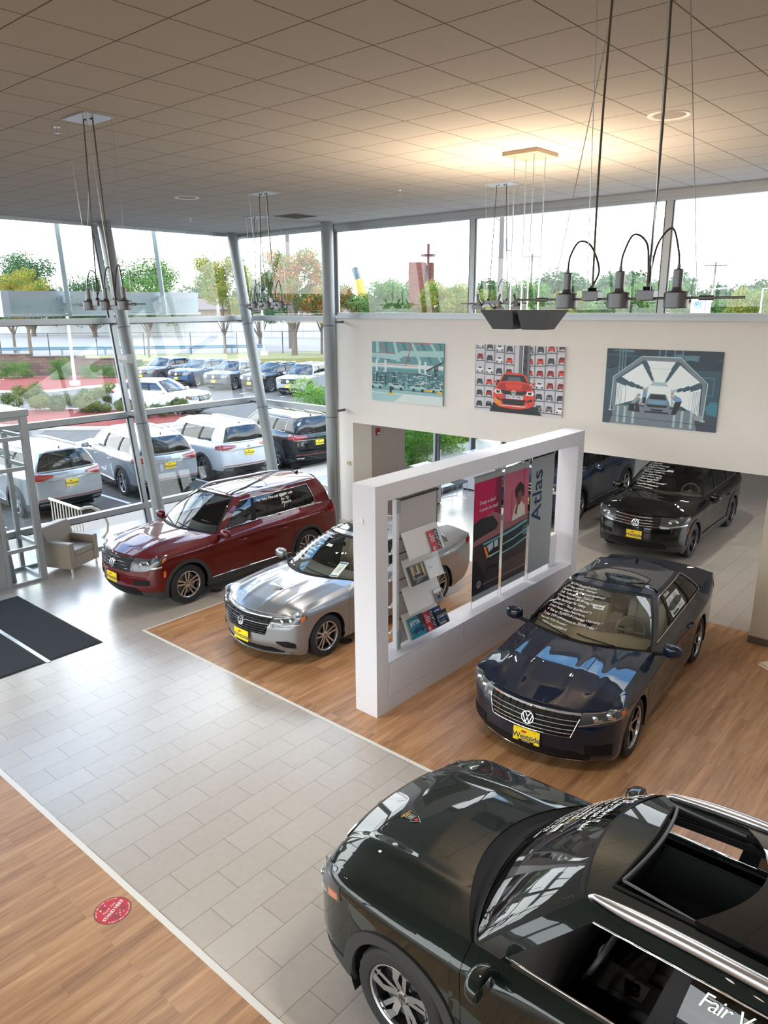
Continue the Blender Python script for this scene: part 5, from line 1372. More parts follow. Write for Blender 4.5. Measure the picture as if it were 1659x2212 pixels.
    # ---------- trunk deck for sedans
    if p.get('trunk'):
        tD = tx(p['xD'], K-1.0)
        Pt = deck(0, p['xrw'], 0, p['xtail'], tD, N-1-3.0, 0, lambda x: pl(x, p['trunkz']), 18, 21, None, 3.0)
        Two().grid(flange(Pt, np.broadcast_to([0, 0, 1.], Pt.shape), .02, 'a'), flip=True).build('trunk_lid', PA, car, smooth=50, centre=True)
    # ---------- front: grille, lamps, intakes
    ty = net.t_of_y
    F = p['front']
    def pt(nm, mat, tt, top_, bot_, off=.006, nt=16, nz=6, fl=.012, parent=None, smooth=40):
        cen = tt[0] == 0 or tt[1] == N-1; sk = 'a' if tt[0] == 0 else ('b' if cen else '')
        return Two().grid(patch(net, tt, top_, bot_, off, nt, nz, fl, sk)).build(nm, mat or PA, parent or car, smooth=smooth, centre=cen)
    gy, gz1, gz0, gy2 = F['grille']      # half width fraction at top, top z, bottom z, width fraction at bottom
    t_g = ty(gy)
    gr = pt('grille', BLACKP, (0, t_g), [(0, gz1), (1, gz1+F.get('grise', 0))], [(0, gz0), (gy2/gy, gz0), (1, gz1+F.get('grise', 0)-F.get('gend', .04))], off=.004, nt=20)
    a = MB()
    for k, zf in enumerate(F['bars']):
        ext = F.get('barext', 1.0); 
        ts = np.linspace(0, ty(min(1, gy*ext)) if ext <= 1 else F['bart'], 22); rise = F.get('grise', 0)
        z = zf+rise*(ts/ts[-1])**1.5*(1 if k == 0 else .7)
        # stop bars at the grille's slanting lower edge
        lim = np.interp(ts/t_g, [0, gy2/gy, 1], [gz0, gz0, gz1+rise-F.get('gend', .04)])
        ok = (z > lim+.004) | (k == 0)
        ts, z = ts[ok], z[ok]
        if len(ts) < 3: continue
        v = net.v_of_z(ts, z); n = net.N_(ts, v); P = net.S(ts, v)+n*.014
        h = F['barh'][k] if isinstance(F['barh'], list) else F['barh']
        for sg in (1, -1):
            Q = P*np.array([1, sg, 1]); Nn = n*np.array([1, sg, 1]); upv = np.array([0, 0, 1.])
            g_ = np.stack([Q-Nn*.012-upv*h/2, Q-upv*h/2, Q+upv*h/2, Q-Nn*.012+upv*h/2]); a.grid(g_, 0, sg > 0)
    if F.get('uchrome'):      # chrome outline under the grille
        ts = np.linspace(0, t_g, 22); z = np.interp(ts/t_g, [0, gy2/gy, 1], [gz0, gz0, gz1+F.get('grise', 0)-F.get('gend', .04)])
        v = net.v_of_z(ts, z); n = net.N_(ts, v); P = net.S(ts, v)+n*.014
        for sg in (1, -1): a.tube([tuple(q) for q in P*np.array([1, sg, 1])], F['uchrome'], 8)
    a.build('grille_bars', CHROME, gr, smooth=40)
    if F.get('slats'):
        a = MB()
        for z_ in F['slats']:
            lim_ = np.interp(np.linspace(0, 1, 22), [0, gy2/gy, 1], [gz0, gz0, gz1-F.get('gend', .04)]); ts = np.linspace(0, t_g*.97, 22); ts = ts[z_ > lim_+.004]
            if len(ts) < 3: continue
            v = net.v_of_z(ts, np.full(len(ts), z_)); P = net.S(ts, v)+net.N_(ts, v)*.012
            full = list(P[::-1]*np.array([1, -1, 1]))+list(P[1:]); a.tube([tuple(q) for q in full], .010, 6)
        a.build('grille_slats', M('gloss_black', (.006, .006, .007), .12, spec=.5), gr, smooth=60)
    for q in F.get('ribs', []):
        a = Two()
        t = ty(q*gy); 
        z1 = gz1+F.get('grise', 0)*(t/t_g)**1.5-.02; z0 = float(np.interp(t/t_g, [0, gy2/gy, 1], [gz0, gz0, gz1-.04]))+.01
        zs_ = np.linspace(z0, z1, 6); v = net.v_of_z(np.full(6, t), zs_); n = net.N_(np.full(6, t), v); P = net.S(np.full(6, t), v)+n*.008
        a.tube([tuple(x) for x in P], .006, 5).build('grille_rib', BLACKP, gr)
    # emblem
    zl = F['logoz']; c0 = net.S(0.0, net.v_of_z(0.0, zl)); n0 = net.N_(0.0001, net.v_of_z(0.0, zl)); 
    a = MB(); r = F.get('logor', .072); xx = c0[0]+.03; tl = F.get('logotilt', .15)
    f3 = lambda x, y, d=0: (xx+d-tl*y, -x, zl+y)
    a.add([f3(r*math.cos(q), r*math.sin(q), -.002) for q in np.linspace(0, 2*PI, 28, endpoint=False)], [tuple(range(28))], 1)
    a.grid(np.array([[f3(r*math.cos(q), r*math.sin(q), .004) for q in np.linspace(0, 2*PI, 29)], [f3(r*math.cos(q), r*math.sin(q), -.035) for q in np.linspace(0, 2*PI, 29)]]), 0)
    for q in logo2d(r): a.add([f3(x, y, .004) for x, y in q], [(3, 2, 1, 0)], 0)
    a.build('emblem', [CHROME, BLACKP], car)
    # headlamps
    H = F['lamp']; tl0, tl1 = ty(H['y0']), tx(H['x1'])
    lamp = pt('headlight', M('lamp_housing', (.07, .073, .078), .35, .3), (tl0, tl1), H['top'], H['bot'], off=.003, nt=22)
    a = Two()
    for (f0, f1, zc0, zc1, h0, h1) in H['drl']:
        ts = np.linspace(tl0+(tl1-tl0)*f0, tl0+(tl1-tl0)*f1, 8); z = np.linspace(zc0, zc1, 8)
        v = net.v_of_z(ts, z); n = net.N_(ts, v); P = net.S(ts, v)+n*.007; hh = np.linspace(h0, h1, 8)[:, None]
        upv = np.array([[0, 0, .5]])*hh; a.grid(np.stack([P-upv, P+upv]))
    a.build('lamp_reflector', REFL, lamp)
    for f_, zc in H['proj']:
        a = Two(); t = tl0+(tl1-tl0)*f_; v = net.v_of_z(t, zc); n = net.N_(t, v); c = net.S(t, v)+n*.006
        for m_, sg in ((a.L, 1), (a.R, -1)): m_.sphere(c*np.array([1, sg, 1]), .036, 14, 8, 0, (.35, 1, .9))
        a.build('projector', REFL, lamp, smooth=60)
    am = pt('turn_lamp', AMBER, (tl0+(tl1-tl0)*H['am'][0], tl0+(tl1-tl0)*H['am'][1]), H['am'][2], H['am'][3], off=.007, nt=5, parent=lamp)
    pt('lamp_lens', LENS, (tl0, tl1), H['top'], H['bot'], off=.016, nt=22, fl=.014, parent=lamp)
    # lower intakes and fog lamps
    for nm, mat, a0, a1, tp, bt, off in F['low']:
        t0_ = ty(a0) if a0 <= 1 else tx(a0-2); t1q = ty(a1) if a1 <= 1 else tx(a1-2)
        pt(nm, mat, (t0_, t1q), tp, bt, off=off, nt=18)
    # ---------- plate
    def plate(x, z, nx, tilt, who):
        pl_ = MB(); f4 = lambda u, w_, d=0: (x+nx*d-tilt*w_*nx, -u*nx*-1 if 0 else (-u if nx > 0 else u), z+w_)
        # left as seen by a viewer facing the plate
        f4 = lambda u, w_, d=0: (x+nx*(d)-nx*tilt*w_, u*nx, z+w_)
        W_, H_ = .155, .078
        q = [f4(a_, b_) for a_, b_ in ((-W_, -H_), (W_, -H_), (W_, H_), (-W_, H_))]; q2 = [f4(a_, b_, -.012) for a_, b_ in ((-W_, -H_), (W_, -H_), (W_, H_), (-W_, H_))]
        pl_.add(q+q2, [(0, 1, 2, 3), (7, 6, 5, 4), (0, 4, 5, 1), (1, 5, 6, 2), (2, 6, 7, 3), (3, 7, 4, 0)], 0)
        add_text(pl_, 'Westside', .092, lambda u, w_: f4(u, w_-.045, .0015), 1, align='CENTER', bold=.012, space=.92)
        n1 = [(.0+.035*math.cos(b), .040+.014*math.sin(b)) for b in np.linspace(0, 2*PI, 16, endpoint=False)]
        pl_.add([f4(a_-.03, b_, .0015) for a_, b_ in n1], [tuple(range(16))], 2)
        add_text(pl_, 'VAN HORN', .016, lambda u, w_: f4(u-.03, w_+.035, .0025), 0, align='CENTER') if False else None
        if p.get('platename'):
            bx = [f4(a_, b_, .002) for a_, b_ in ((-.09, -.078), (.09, -.078), (.09, -.055), (-.09, -.055))]
            pl_.add(bx, [(0, 1, 2, 3)], 3); add_text(pl_, 'WESTSIDE', .022, lambda u, w_: f4(u, w_-.074, .003), 4, align='CENTER')
        for a_, b_ in ((-.1, .062), (.1, .062), (-.1, -.062), (.1, -.062)):
            pl_.add([f4(a_+.005*math.cos(c_), b_+.005*math.sin(c_), .002) for c_ in np.linspace(0, 2*PI, 8, endpoint=False)], [tuple(range(8))], 3)
        return pl_.build('licence_plate', [PLY, PLB, PLR, BLACKP, PAPER], car)
    zpl = F['plate']; cpl = net.S(0.0, net.v_of_z(0.0, zpl)); plate(cpl[0]+.03, zpl, 1, .05, 0)
    # ---------- rear
    B = p['rear']
    TT = lambda q: ty(q, False)
    for nm, mat, a0, a1, tp, bt, off in B['parts']:
        # a0 a1 in rear fractions; a value > 1 means x position wrap: 1+x
        c0 = TT(a0) if a0 <= 1 else tx(-wb-ro+(a0-1)); c1 = TT(a1) if a1 <= 1 else tx(-wb-ro+(a1-1))
        pt(nm, mat, (c1, c0), tp, bt, off=off, nt=18)
    if B.get('plate'):
        zb_ = B['plate']; cb = net.S(N-1.0, net.v_of_z(N-1.0, zb_)); plate(cb[0]-.018, zb_, -1, .08, 0)
        zb2 = B['logo']; cb = net.S(N-1.0, net.v_of_z(N-1.0, zb2)); a = MB(); r = .055
        f5 = lambda x, y, d=0: (cb[0]-.012-d, x*-1, zb2+y)
        for q in logo2d(r): a.add([f5(x, y, .004) for x, y in q], [(0, 1, 2, 3)], 0)
        a.build('rear_emblem', CHROME, car)
    # ---------- mirrors
    mz, mx_ = p['mirror']
    for sg in (1, -1):
        a = MB(); c = (mx_, sg*(hw+.11), mz)
        n1 = 12; vs = []
        for i in range(n1+1):
            for j in range(20):
                th, ph = PI*i/n1, 2*PI*j/20
                q = [math.cos(ph)*math.sin(th), math.cos(th), math.sin(ph)*math.sin(th)]
                q = [math.copysign(abs(k)**.7, k) for k in q]
                X = q[0]*.085; X = X*.45 if X < 0 else X
                vs.append((c[0]+X-abs(q[1])*.02, c[1]+q[1]*.115, c[2]+q[2]*.082*(1-.12*q[1]*sg)))
        a.add(vs, [(i*20+j, (i+1)*20+j, (i+1)*20+(j+1) % 20, i*20+(j+1) % 20) for i in range(n1) for j in range(20)])
        mo = a.build('side_mirror', p.get('mirrormat') or PA, car, smooth=60)
        a = MB(); a.beam((mx_+.01, sg*(hw-.12), mz-.08), (mx_+.02, sg*(hw+.03), mz-.05), .05, .035); a.build('mirror_arm', BLACKP, mo)
        a = MB(); a.add([(mx_-.043, sg*(hw+.03), mz-.05), (mx_-.043, sg*(hw+.20), mz-.045), (mx_-.043, sg*(hw+.19), mz+.05), (mx_-.043, sg*(hw+.03), mz+.05)], [(0, 1, 2, 3)]); a.build('mirror_glass', CHROME, mo)
    # ---------- door handles, side mouldings, arch cladding
    for xh in (p['door1']+.16, p['door2']+.18):
        t = tx(xh); t2 = tx(xh+.19); zh = p['handlez']; ts = np.linspace(t2, t, 8); v = net.v_of_z(ts, np.full(8, zh)); n = net.N_(ts, v)
        d = .004+.034*np.maximum(np.sin(np.linspace(0, PI, 8)), 0)[:, None]**.5
        Two().tube([tuple(q) for q in net.S(ts, v)+n*d], .014, 8).build('door_handle', p.get('handlemat') or PA, car, smooth=60)
    if p.get('clad'):
        cw = p['clad']
        for xw in (0, -wb):
            th = np.linspace(-.28, PI+.28, 40)
            inn, out = [], []
            for b in th:
                for rr, L_ in ((ar-.012, inn), (ar+cw, out)):
                    x = xw+rr*math.cos(b); z = max(R_+rr*math.sin(b), .19); L_.append((tx(x, 3.0), z))
            I = np.array(inn); O = np.array(out)
            k = np.linspace(0, 1, 4)[:, None, None]; G_ = I[None]+(O-I)[None]*k
            V = net.v_of_z(G_[..., 0], G_[..., 1]); n = net.N_(G_[..., 0], V); P = net.S(G_[..., 0], V)+n*.012
            Two().grid(flange(P, n, .03), flip=True).build('wheel_arch_cladding', CLAD, car, smooth=40)
        t0_, t1q = tx(-ar+.02), tx(-wb+ar-.02)
        P, n = side_panel(net, t0_, t1q, z1=p['cladz'], nt=16, nv=8, off=.012); Two().grid(flange(P, n, .014)).build('sill_cladding', CLAD, car, smooth=40)
        P, n = side_panel(net, 0, tx(ar-.01), z1=p.get('cladf', .33), nt=16, nv=8, off=.006)
        Two().grid(flange(P, n, .014, 'a')).build('bumper_cladding', CLAD, car, smooth=40, centre=True)
        P, n = side_panel(net, tx(-wb-ar+.01), N-1, z1=p.get('cladr', .42), nt=16, nv=8, off=.006)
        Two().grid(flange(P, n, .014, 'b')).build('bumper_cladding', CLAD, car, smooth=40, centre=True)
    if p.get('sill'):
        z = p['sill']; ts = np.linspace(tx(-ar-.06), tx(-wb+ar+.06), 20); v = net.v_of_z(ts, np.full(20, z)); n = net.N_(ts, v); P = net.S(ts, v)+n*.016
        Two().tube([tuple(q) for q in P], .010, 6).build('sill_trim', CHROME, car, smooth=60)
    # ---------- roof rails, antenna
    if p.get('rails'):
        u0, u1, sr = p['rails']
        for sg in (1, -1):
            a = MB(); uu = np.linspace(u0, u1, 26); hgt = .045*np.sin(np.linspace(0, PI, 26))**.35
            P = np.array([roofP(u, sr, h) for u, h in zip(uu, hgt)])*np.array([1, sg, 1])
            a.tube([tuple(q) for q in P], [p.get('railr', 1)*(.010+.016*min(1, 4*k_/25, 4*(25-k_)/25)) for k_ in range(26)], 10)
            a.build('roof_rail', p.get('railmat') or RIMS, car, smooth=60)
    a = MB(); ua = p.get('antenna', .93); q = roofP(ua, 0.0)
    a.add([(q[0]+.05, 0, q[2]), (q[0]-.05, .02, q[2]), (q[0]-.05, -.02, q[2]), (q[0]-.055, 0, q[2]+.06)], [(0, 1, 3), (0, 3, 2), (1, 2, 3)]); a.build('antenna', p.get('antmat') or BLACKP, car)
    # ---------- wipers
    for y0, y1 in ((.42, -.05), (-.12, -.62)):
        a = MB(); pts = []
        for f_ in np.linspace(0, 1, 8):
            y = y0+(y1-y0)*f_; tq = float(np.interp(abs(y), np.abs(bot[:, 1][:3]), [0, 1, 2])); P_, _n = GH(tq, .02+.085*f_, .014); pts.append((P_[0], math.copysign(P_[1], y) if abs(y) > .02 else y, P_[2]))
        a.tube(pts, .008, 5)
        a.build('wiper', BLACKP, car)
    cw = Ph[-1]; cb_, _ = GH(np.linspace(0, tw, 27), np.zeros(27))
    Two().grid(np.stack([cw-np.array([0, 0, .012]), cw*.5+cb_*.5-np.array([0, 0, .025]), cb_+np.array([0, 0, .0])])).build('cowl', BLACKP, car, centre=True)
    # ---------- cabin
    if not p.get('nocabin'):
        xr2 = p.get('xrs', xs2(p))
        IM = {'black': (DARKIN, LEATH, LEATH), 'beige': (GREYIN, BEIGE, BEIGE), 'beige2': (M('interior_tan', srgb(160, 142, 104), .6), BEIGE, BEIGE), 'grey': (GREYIN, LEATH, LEATH)}[p['inner']]
        a = MB(); xr = p['gbot'][-1][0]; xs_ = p['xcowl']
        a.box((-wb-.1, -hw+.16, .26), (xs_-.15, hw-.16, .32)); a.box((xr+.1, -hw+.16, .55), (-wb-.05, hw-.16, .60))
        a.build('cabin_floor', DARKIN, car)
        a = MB(); P, n = side_panel(net, tx(xs_-.15), tx(xr+.25), nt=16, nv=8, z0=.3, off=-.07); Two().grid(P).build('door_lining', IM[0], car)
        a = MB(); zb = bot[0, 2]
        # dashboard: curved block under the windshield
        prof = [(xs_+.02, zb-.06), (xs_-.18, zb+.0), (xs_-.42, zb+.015), (xs_-.60, zb-.02), (xs_-.68, zb-.10), (xs_-.66, zb-.30), (xs_-.55, zb-.55)]
        Y_ = np.linspace(-hw+.14, hw-.14, 12)
        P = np.array([[(x-max(0, (xs_-p['xA'])*(y/(.87*hw))**2*(1-i*.16)), y*(.93 if i < 2 else 1), z+.03*math.exp(-((y-.38)/.2)**2)*(1 if 1 < i < 5 else 0)-.03) for i, (x, z) in enumerate(prof)] for y in Y_]); a.grid(P, 0)
        a.box((xs_-.60, -hw+.14, .4), (xs_-.35, hw-.14, zb-.12)); a.build('dashboard', IM[0], car, smooth=50)
        a = MB(); a.box((xs_-.675, -.13, zb-.14), (xs_-.66, .13, zb-.01)); a.build('touchscreen', M('screen_glass', (.01, .01, .012), .08), car, bevel=.004)
        sw = Vector((xs_-.86, .38, zb-.06)); a = MB(); tl_ = R(22)
        def W3_(r_, b_): return (sw.x-r_*math.sin(b_)*math.sin(tl_), sw.y+r_*math.cos(b_), sw.z+r_*math.sin(b_)*math.cos(tl_))
        a.tube([W3_(.185, b_) for b_ in np.linspace(0, 2*PI, 41)], .016, 8, cap=False)
        for b_ in (0, PI, -PI/2): a.tube([W3_(.05, b_), W3_(.18, b_)], .018, 6)
        a.sphere(sw, .06, 12, 8, sc_=(.5, 1, .9)); a.build('steering_wheel', LEATH if p['inner'] == 'black' else GREYIN, car, smooth=60)
        a = MB(); a.box((xs_-1.55, -.13, .32), (xs_-.62, .13, .58)).box((xs_-1.5, -.12, .58), (xs_-1.15, .12, .70)); cns = a.build('centre_console', DARKIN, car, bevel=.02)
        a = MB(); a.box((xs_-1.02, -.075, .58), (xs_-.82, .075, .584)).lathe([(.03, .61), (.028, .586)], 16, c=(xs_-.95, 0, 0)).box((xs_-.93, -.02, .586), (xs_-.88, .02, .66)); a.build('shifter_panel', M('shifter_dark', (.05, .05, .052), .25, .7), cns)
        for y in (.38, -.38): seat(car, xs_-1.22, y, IM[1], IM[2])
        hb_ = .66 if p.get('suv') else .52
        for y_, w__ in ((.42, .52), (-.42, .52), (0, .40)): seat(car, xr2, y_, IM[1], IM[2], w__, hb_)
        a = MB(); P_, _n = GH(0.0, .86, -.02); a.box((P_[0]-.05, -.11, P_[2]-.10), (P_[0]-.02, .11, P_[2]-.03)); a.build('rear_view_mirror', BLACKP, car, bevel=.01)
    # ---------- wheels
    for xw in (0, -wb):
        for s in (1, -1):
            w_ = make_wheel(car, R_, p['rim'], p['wheel'], s); w_.location = (xw, s*(hw-.15), R_)
    return car_fn
def ring_pts(p, yb, zb, xc, xA,  xB, xC, xD, xR, xRc, zr, xT, zT, xBt, xCt, xDt, xRt, xRtc, zE, zRt, yt=.62, ybr=.94, dT=.16, dzT=.05):
    hw = p['hw']
    z = lambda x: pl(x, zb); cg = p.get('cg', .05)
    bot = [(xc-cg, 0, z(xA)+.02), (xA+(xc-xA)*(1-(.45/yb)**2)-cg, .45*hw, z(xA)+.015), (xA, yb*hw, z(xA)), (xA-.17, yb*hw, z(xA-.17)), (xB, yb*hw, z(xB)), (xC, yb*hw, z(xC)), (xD, yb*hw*.985, z(xD)), (xR, yb*hw*ybr, zr), (xRc+.03, .4*hw, zr+.01), (xRc, 0, zr+.01)]
    top = [(xT, 0, zT), (xT-.03, .32*hw, zT-.008), (xT-dT, (yt-.02)*hw, zT-dzT), (xT-dT-.16, yt*hw, zE-.015), (xBt, (yt+.01)*hw, zE), (xCt, (yt)*hw, zE-.01), (xDt, (yt-.02)*hw, (zE+zRt)/2-.015), (xRt, (yt-.06)*hw, zRt-.03), (xRtc-.01, .3*hw, zRt-.003), (xRtc, 0, zRt)]
    return bot, top
TG = (2, 3, 3.94, 4.07, 4.95, 5.05, 6, 7)

def suv_rows(k, belt, hoodf, zf, xi, ri, zr, y, z0, z1):
    return [dict(zf=zf[i], z=[(-k['wb'], z1[i]), (0, z0[i])] if i < 7 else belt, zr=zr[i], y=y[i], xi=xi[i], ri=ri[i], yc=k.get('yc', .80), dx=k.get('dx', .20), yr=.86, dr=.13, flare=(k.get('flare', .012) if 1 <= i <= 5 else 0)) for i in range(8)]

# ------- compact SUV (three rows of glass)
def spec_tiguan():
    p = dict(fo=.90, wb=2.789, ro=1.012, hw=.92, R=.355, ar=.405, rim=.235, wheel='double', suv=True)
    belt = [(-2.789, 1.145), (-.62, 1.09), (0, 1.045), (.48, .995)]
    p['rows'] = suv_rows(p, belt, 0, [.24, .33, .46, .60, .70, .79, .87, .93], [.12, .05, .0, .0, .01, .03, .07, .12], [.16, .06, .0, .0, .02, .05, .10, .15],
        [.30, .40, .54, .68, .84, 1.0, 1.10, 1.17], [.93, .965, .975, .98, .985, 1.0, .965, .87], [.20, .30, .48, .64, .78, .90, .97, 1.045], [.20, .30, .48, .66, .84, .97, 1.06, 1.145])
    p.update(door0=-.50, door1=-1.42, door2=-2.42, xA=-.66, xnose=.78, xcowl=-.36, hoodz=[(-.36, 1.135), (.2, 1.12), (.6, 1.04), (.78, .955)], creases=[(.62, .016, .09)])
    p['gbot'], p['gtop'] = ring_pts(p, .87, belt, -.36, -.66, -1.52, -2.45, -3.10, -3.50, -3.68, 1.17, -1.13, 1.655, -1.66, -2.52, -3.02, -3.36, -3.46, 1.600, 1.625)
    p['roofz'] = [(.3, 1.685), (.6, 1.683)]; p['tg'] = TG
    p.update(holes=[(.05, .50, .80, 'glass')], rails=(.10, .93, 1.0), mirror=(1.12, -.72), handlez=.90, clad=.055, cladz=.34, cladf=.36, sill=.36, inner='black', antenna=.93)
    p['front'] = dict(grille=(.60, .905, .70, .58), bars=[.885, .835, .785, .735], barh=[.014, .012, .012, .012], grise=.015, ribs=[], logoz=.79, logor=.072,
        lamp=dict(y0=.60, x1=.40, top=[(0, .92), (.4, .925), (1, .965)], bot=[(0, .71), (.55, .74), (1, .90)], drl=[(.05, .9, .735, .80, .02, .03), (.25, .5, .86, .87, .05, .05)], proj=[(.28, .83), (.52, .85)], am=(.90, .98, [(0, .92), (1, .94)], [(0, .86), (1, .90)])),
        low=[('lower_intake', BLACKP, 0, .80, [(0, .42), (.8, .42), (1, .35)], [(0, .27), (1, .30)], .012), ('fog_recess', BLACKP, .66, 2.66, [(0, .56), (1, .58)], [(0, .47), (1, .50)], .006), ('side_marker', AMBER, 2.47, 2.43, [(0, .70), (1, .72)], [(0, .60), (1, .62)], .008)], plate=.555)
    p['rear'] = dict(parts=[('tail_light', REDL, .52, 1.34, [(0, 1.08), (.5, 1.10), (1, 1.06)], [(0, .92), (.6, .90), (1, .96)], .006)], plate=.86, logo=1.06)
    return p
# ------- three row SUV
def spec_atlas(cross=False):
    p = dict(fo=.98, wb=2.979, ro=1.14 if not cross else 1.02, hw=.99, R=.380, ar=.435, rim=.262, wheel='twist', suv=True, yc=.84, dx=.15, flare=.026, cg=.0, hgap=.045, hgapc=.15)
    belt = [(-2.979, 1.215), (-.62, 1.165), (0, 1.13), (.51, 1.09)]
    p['rows'] = suv_rows(p, belt, 0, [.26, .36, .50, .64, .78, .90, .98, 1.03], [.13, .05, .0, .0, .0, .02, .05, .10], [.18, .07, .0, .0, .02, .05, .09, .14],
        [.34, .44, .58, .72, .90, 1.08, 1.17, 1.22], [.93, .965, .975, .98, .99, 1.0, .965, .87], [.22, .32, .50, .68, .86, 1.0, 1.07, 1.13], [.22, .32, .50, .70, .90, 1.05, 1.14, 1.215])
    p.update(door0=-.52, door1=-1.52, door2=-2.60, xA=-.56, xnose=.88, xcowl=-.30, hoodz=[(-.30, 1.205), (.2, 1.20), (.65, 1.13), (.88, 1.05)], creases=[(.66, .022, .075)])
    if not cross:
        p['gbot'], p['gtop'] = ring_pts(p, .87, belt, -.30, -.56, -1.62, -2.65, -3.38, -3.85, -4.00, 1.23, -.99, 1.725, -1.72, -2.72, -3.36, -3.68, -3.78, 1.680, 1.72, .63, dT=.13)
        p['roofz'] = [(.3, 1.782), (.6, 1.785)]
    else:
        p['gbot'], p['gtop'] = ring_pts(p, .87, belt, -.30, -.56, -1.60, -2.62, -3.10, -3.70, -3.88, 1.22, -1.08, 1.70, -1.72, -2.60, -2.98, -3.20, -3.30, 1.64, 1.64, .62)
        p['roofz'] = [(.3, 1.735), (.6, 1.72)]
    p['tg'] = TG
    p.update(rails=(.03, .95, .97), mirror=(1.19, -.74), handlez=1.0, clad=.075, cladz=.36, cladf=.40, sill=.38, inner='black', antenna=.93)
    p['front'] = dict(grille=(.62, 1.005, .74, .60), bars=[.985, .915, .845], barh=[.022, .022, .022], grise=.012, ribs=[], logoz=.87, logor=.085,
        lamp=dict(y0=.62, x1=.52, top=[(0, 1.015), (.5, 1.02), (1, 1.03)], bot=[(0, .80), (.6, .82), (1, .90)], drl=[(.05, .8, .97, .98, .02, .02), (.08, .8, .84, .86, .02, .02), (.42, .46, .90, .90, .16, .16)], proj=[(.25, .91), (.60, .92)], am=(.84, .97, [(0, .93), (1, .95)], [(0, .86), (1, .90)])),
        low=[('lower_intake', BLACKP, 0, .82, [(0, .50), (.8, .50), (1, .42)], [(0, .32), (1, .36)], .012), ('skid_trim', RIMS, 0, .75, [(0, .335), (1, .36)], [(0, .30), (1, .325)], .022)], plate=.60)
    p['rear'] = dict(parts=[('tail_light', REDL, .48, 1.40, [(0, 1.19), (.5, 1.19), (1, 1.15)], [(0, 1.05), (.5, 1.02), (1, 1.10)], .006), ('chrome_strip', CHROME, 0, .98, [(0, 1.03), (1, 1.03)], [(0, 1.012), (1, 1.012)], .012), ('bumper_trim', BLACKP, 0, .95, [(0, .50), (1, .52)], [(0, .38), (1, .40)], .012), ('reflector_strip', REDL, 0, .97, [(0, .575), (1, .585)], [(0, .558), (1, .568)], .012), ('exhaust_trim', CHROME, .62, .92, [(0, .48), (1, .48)], [(0, .42), (1, .42)], .02)], plate=.92, logo=1.12)
    return p
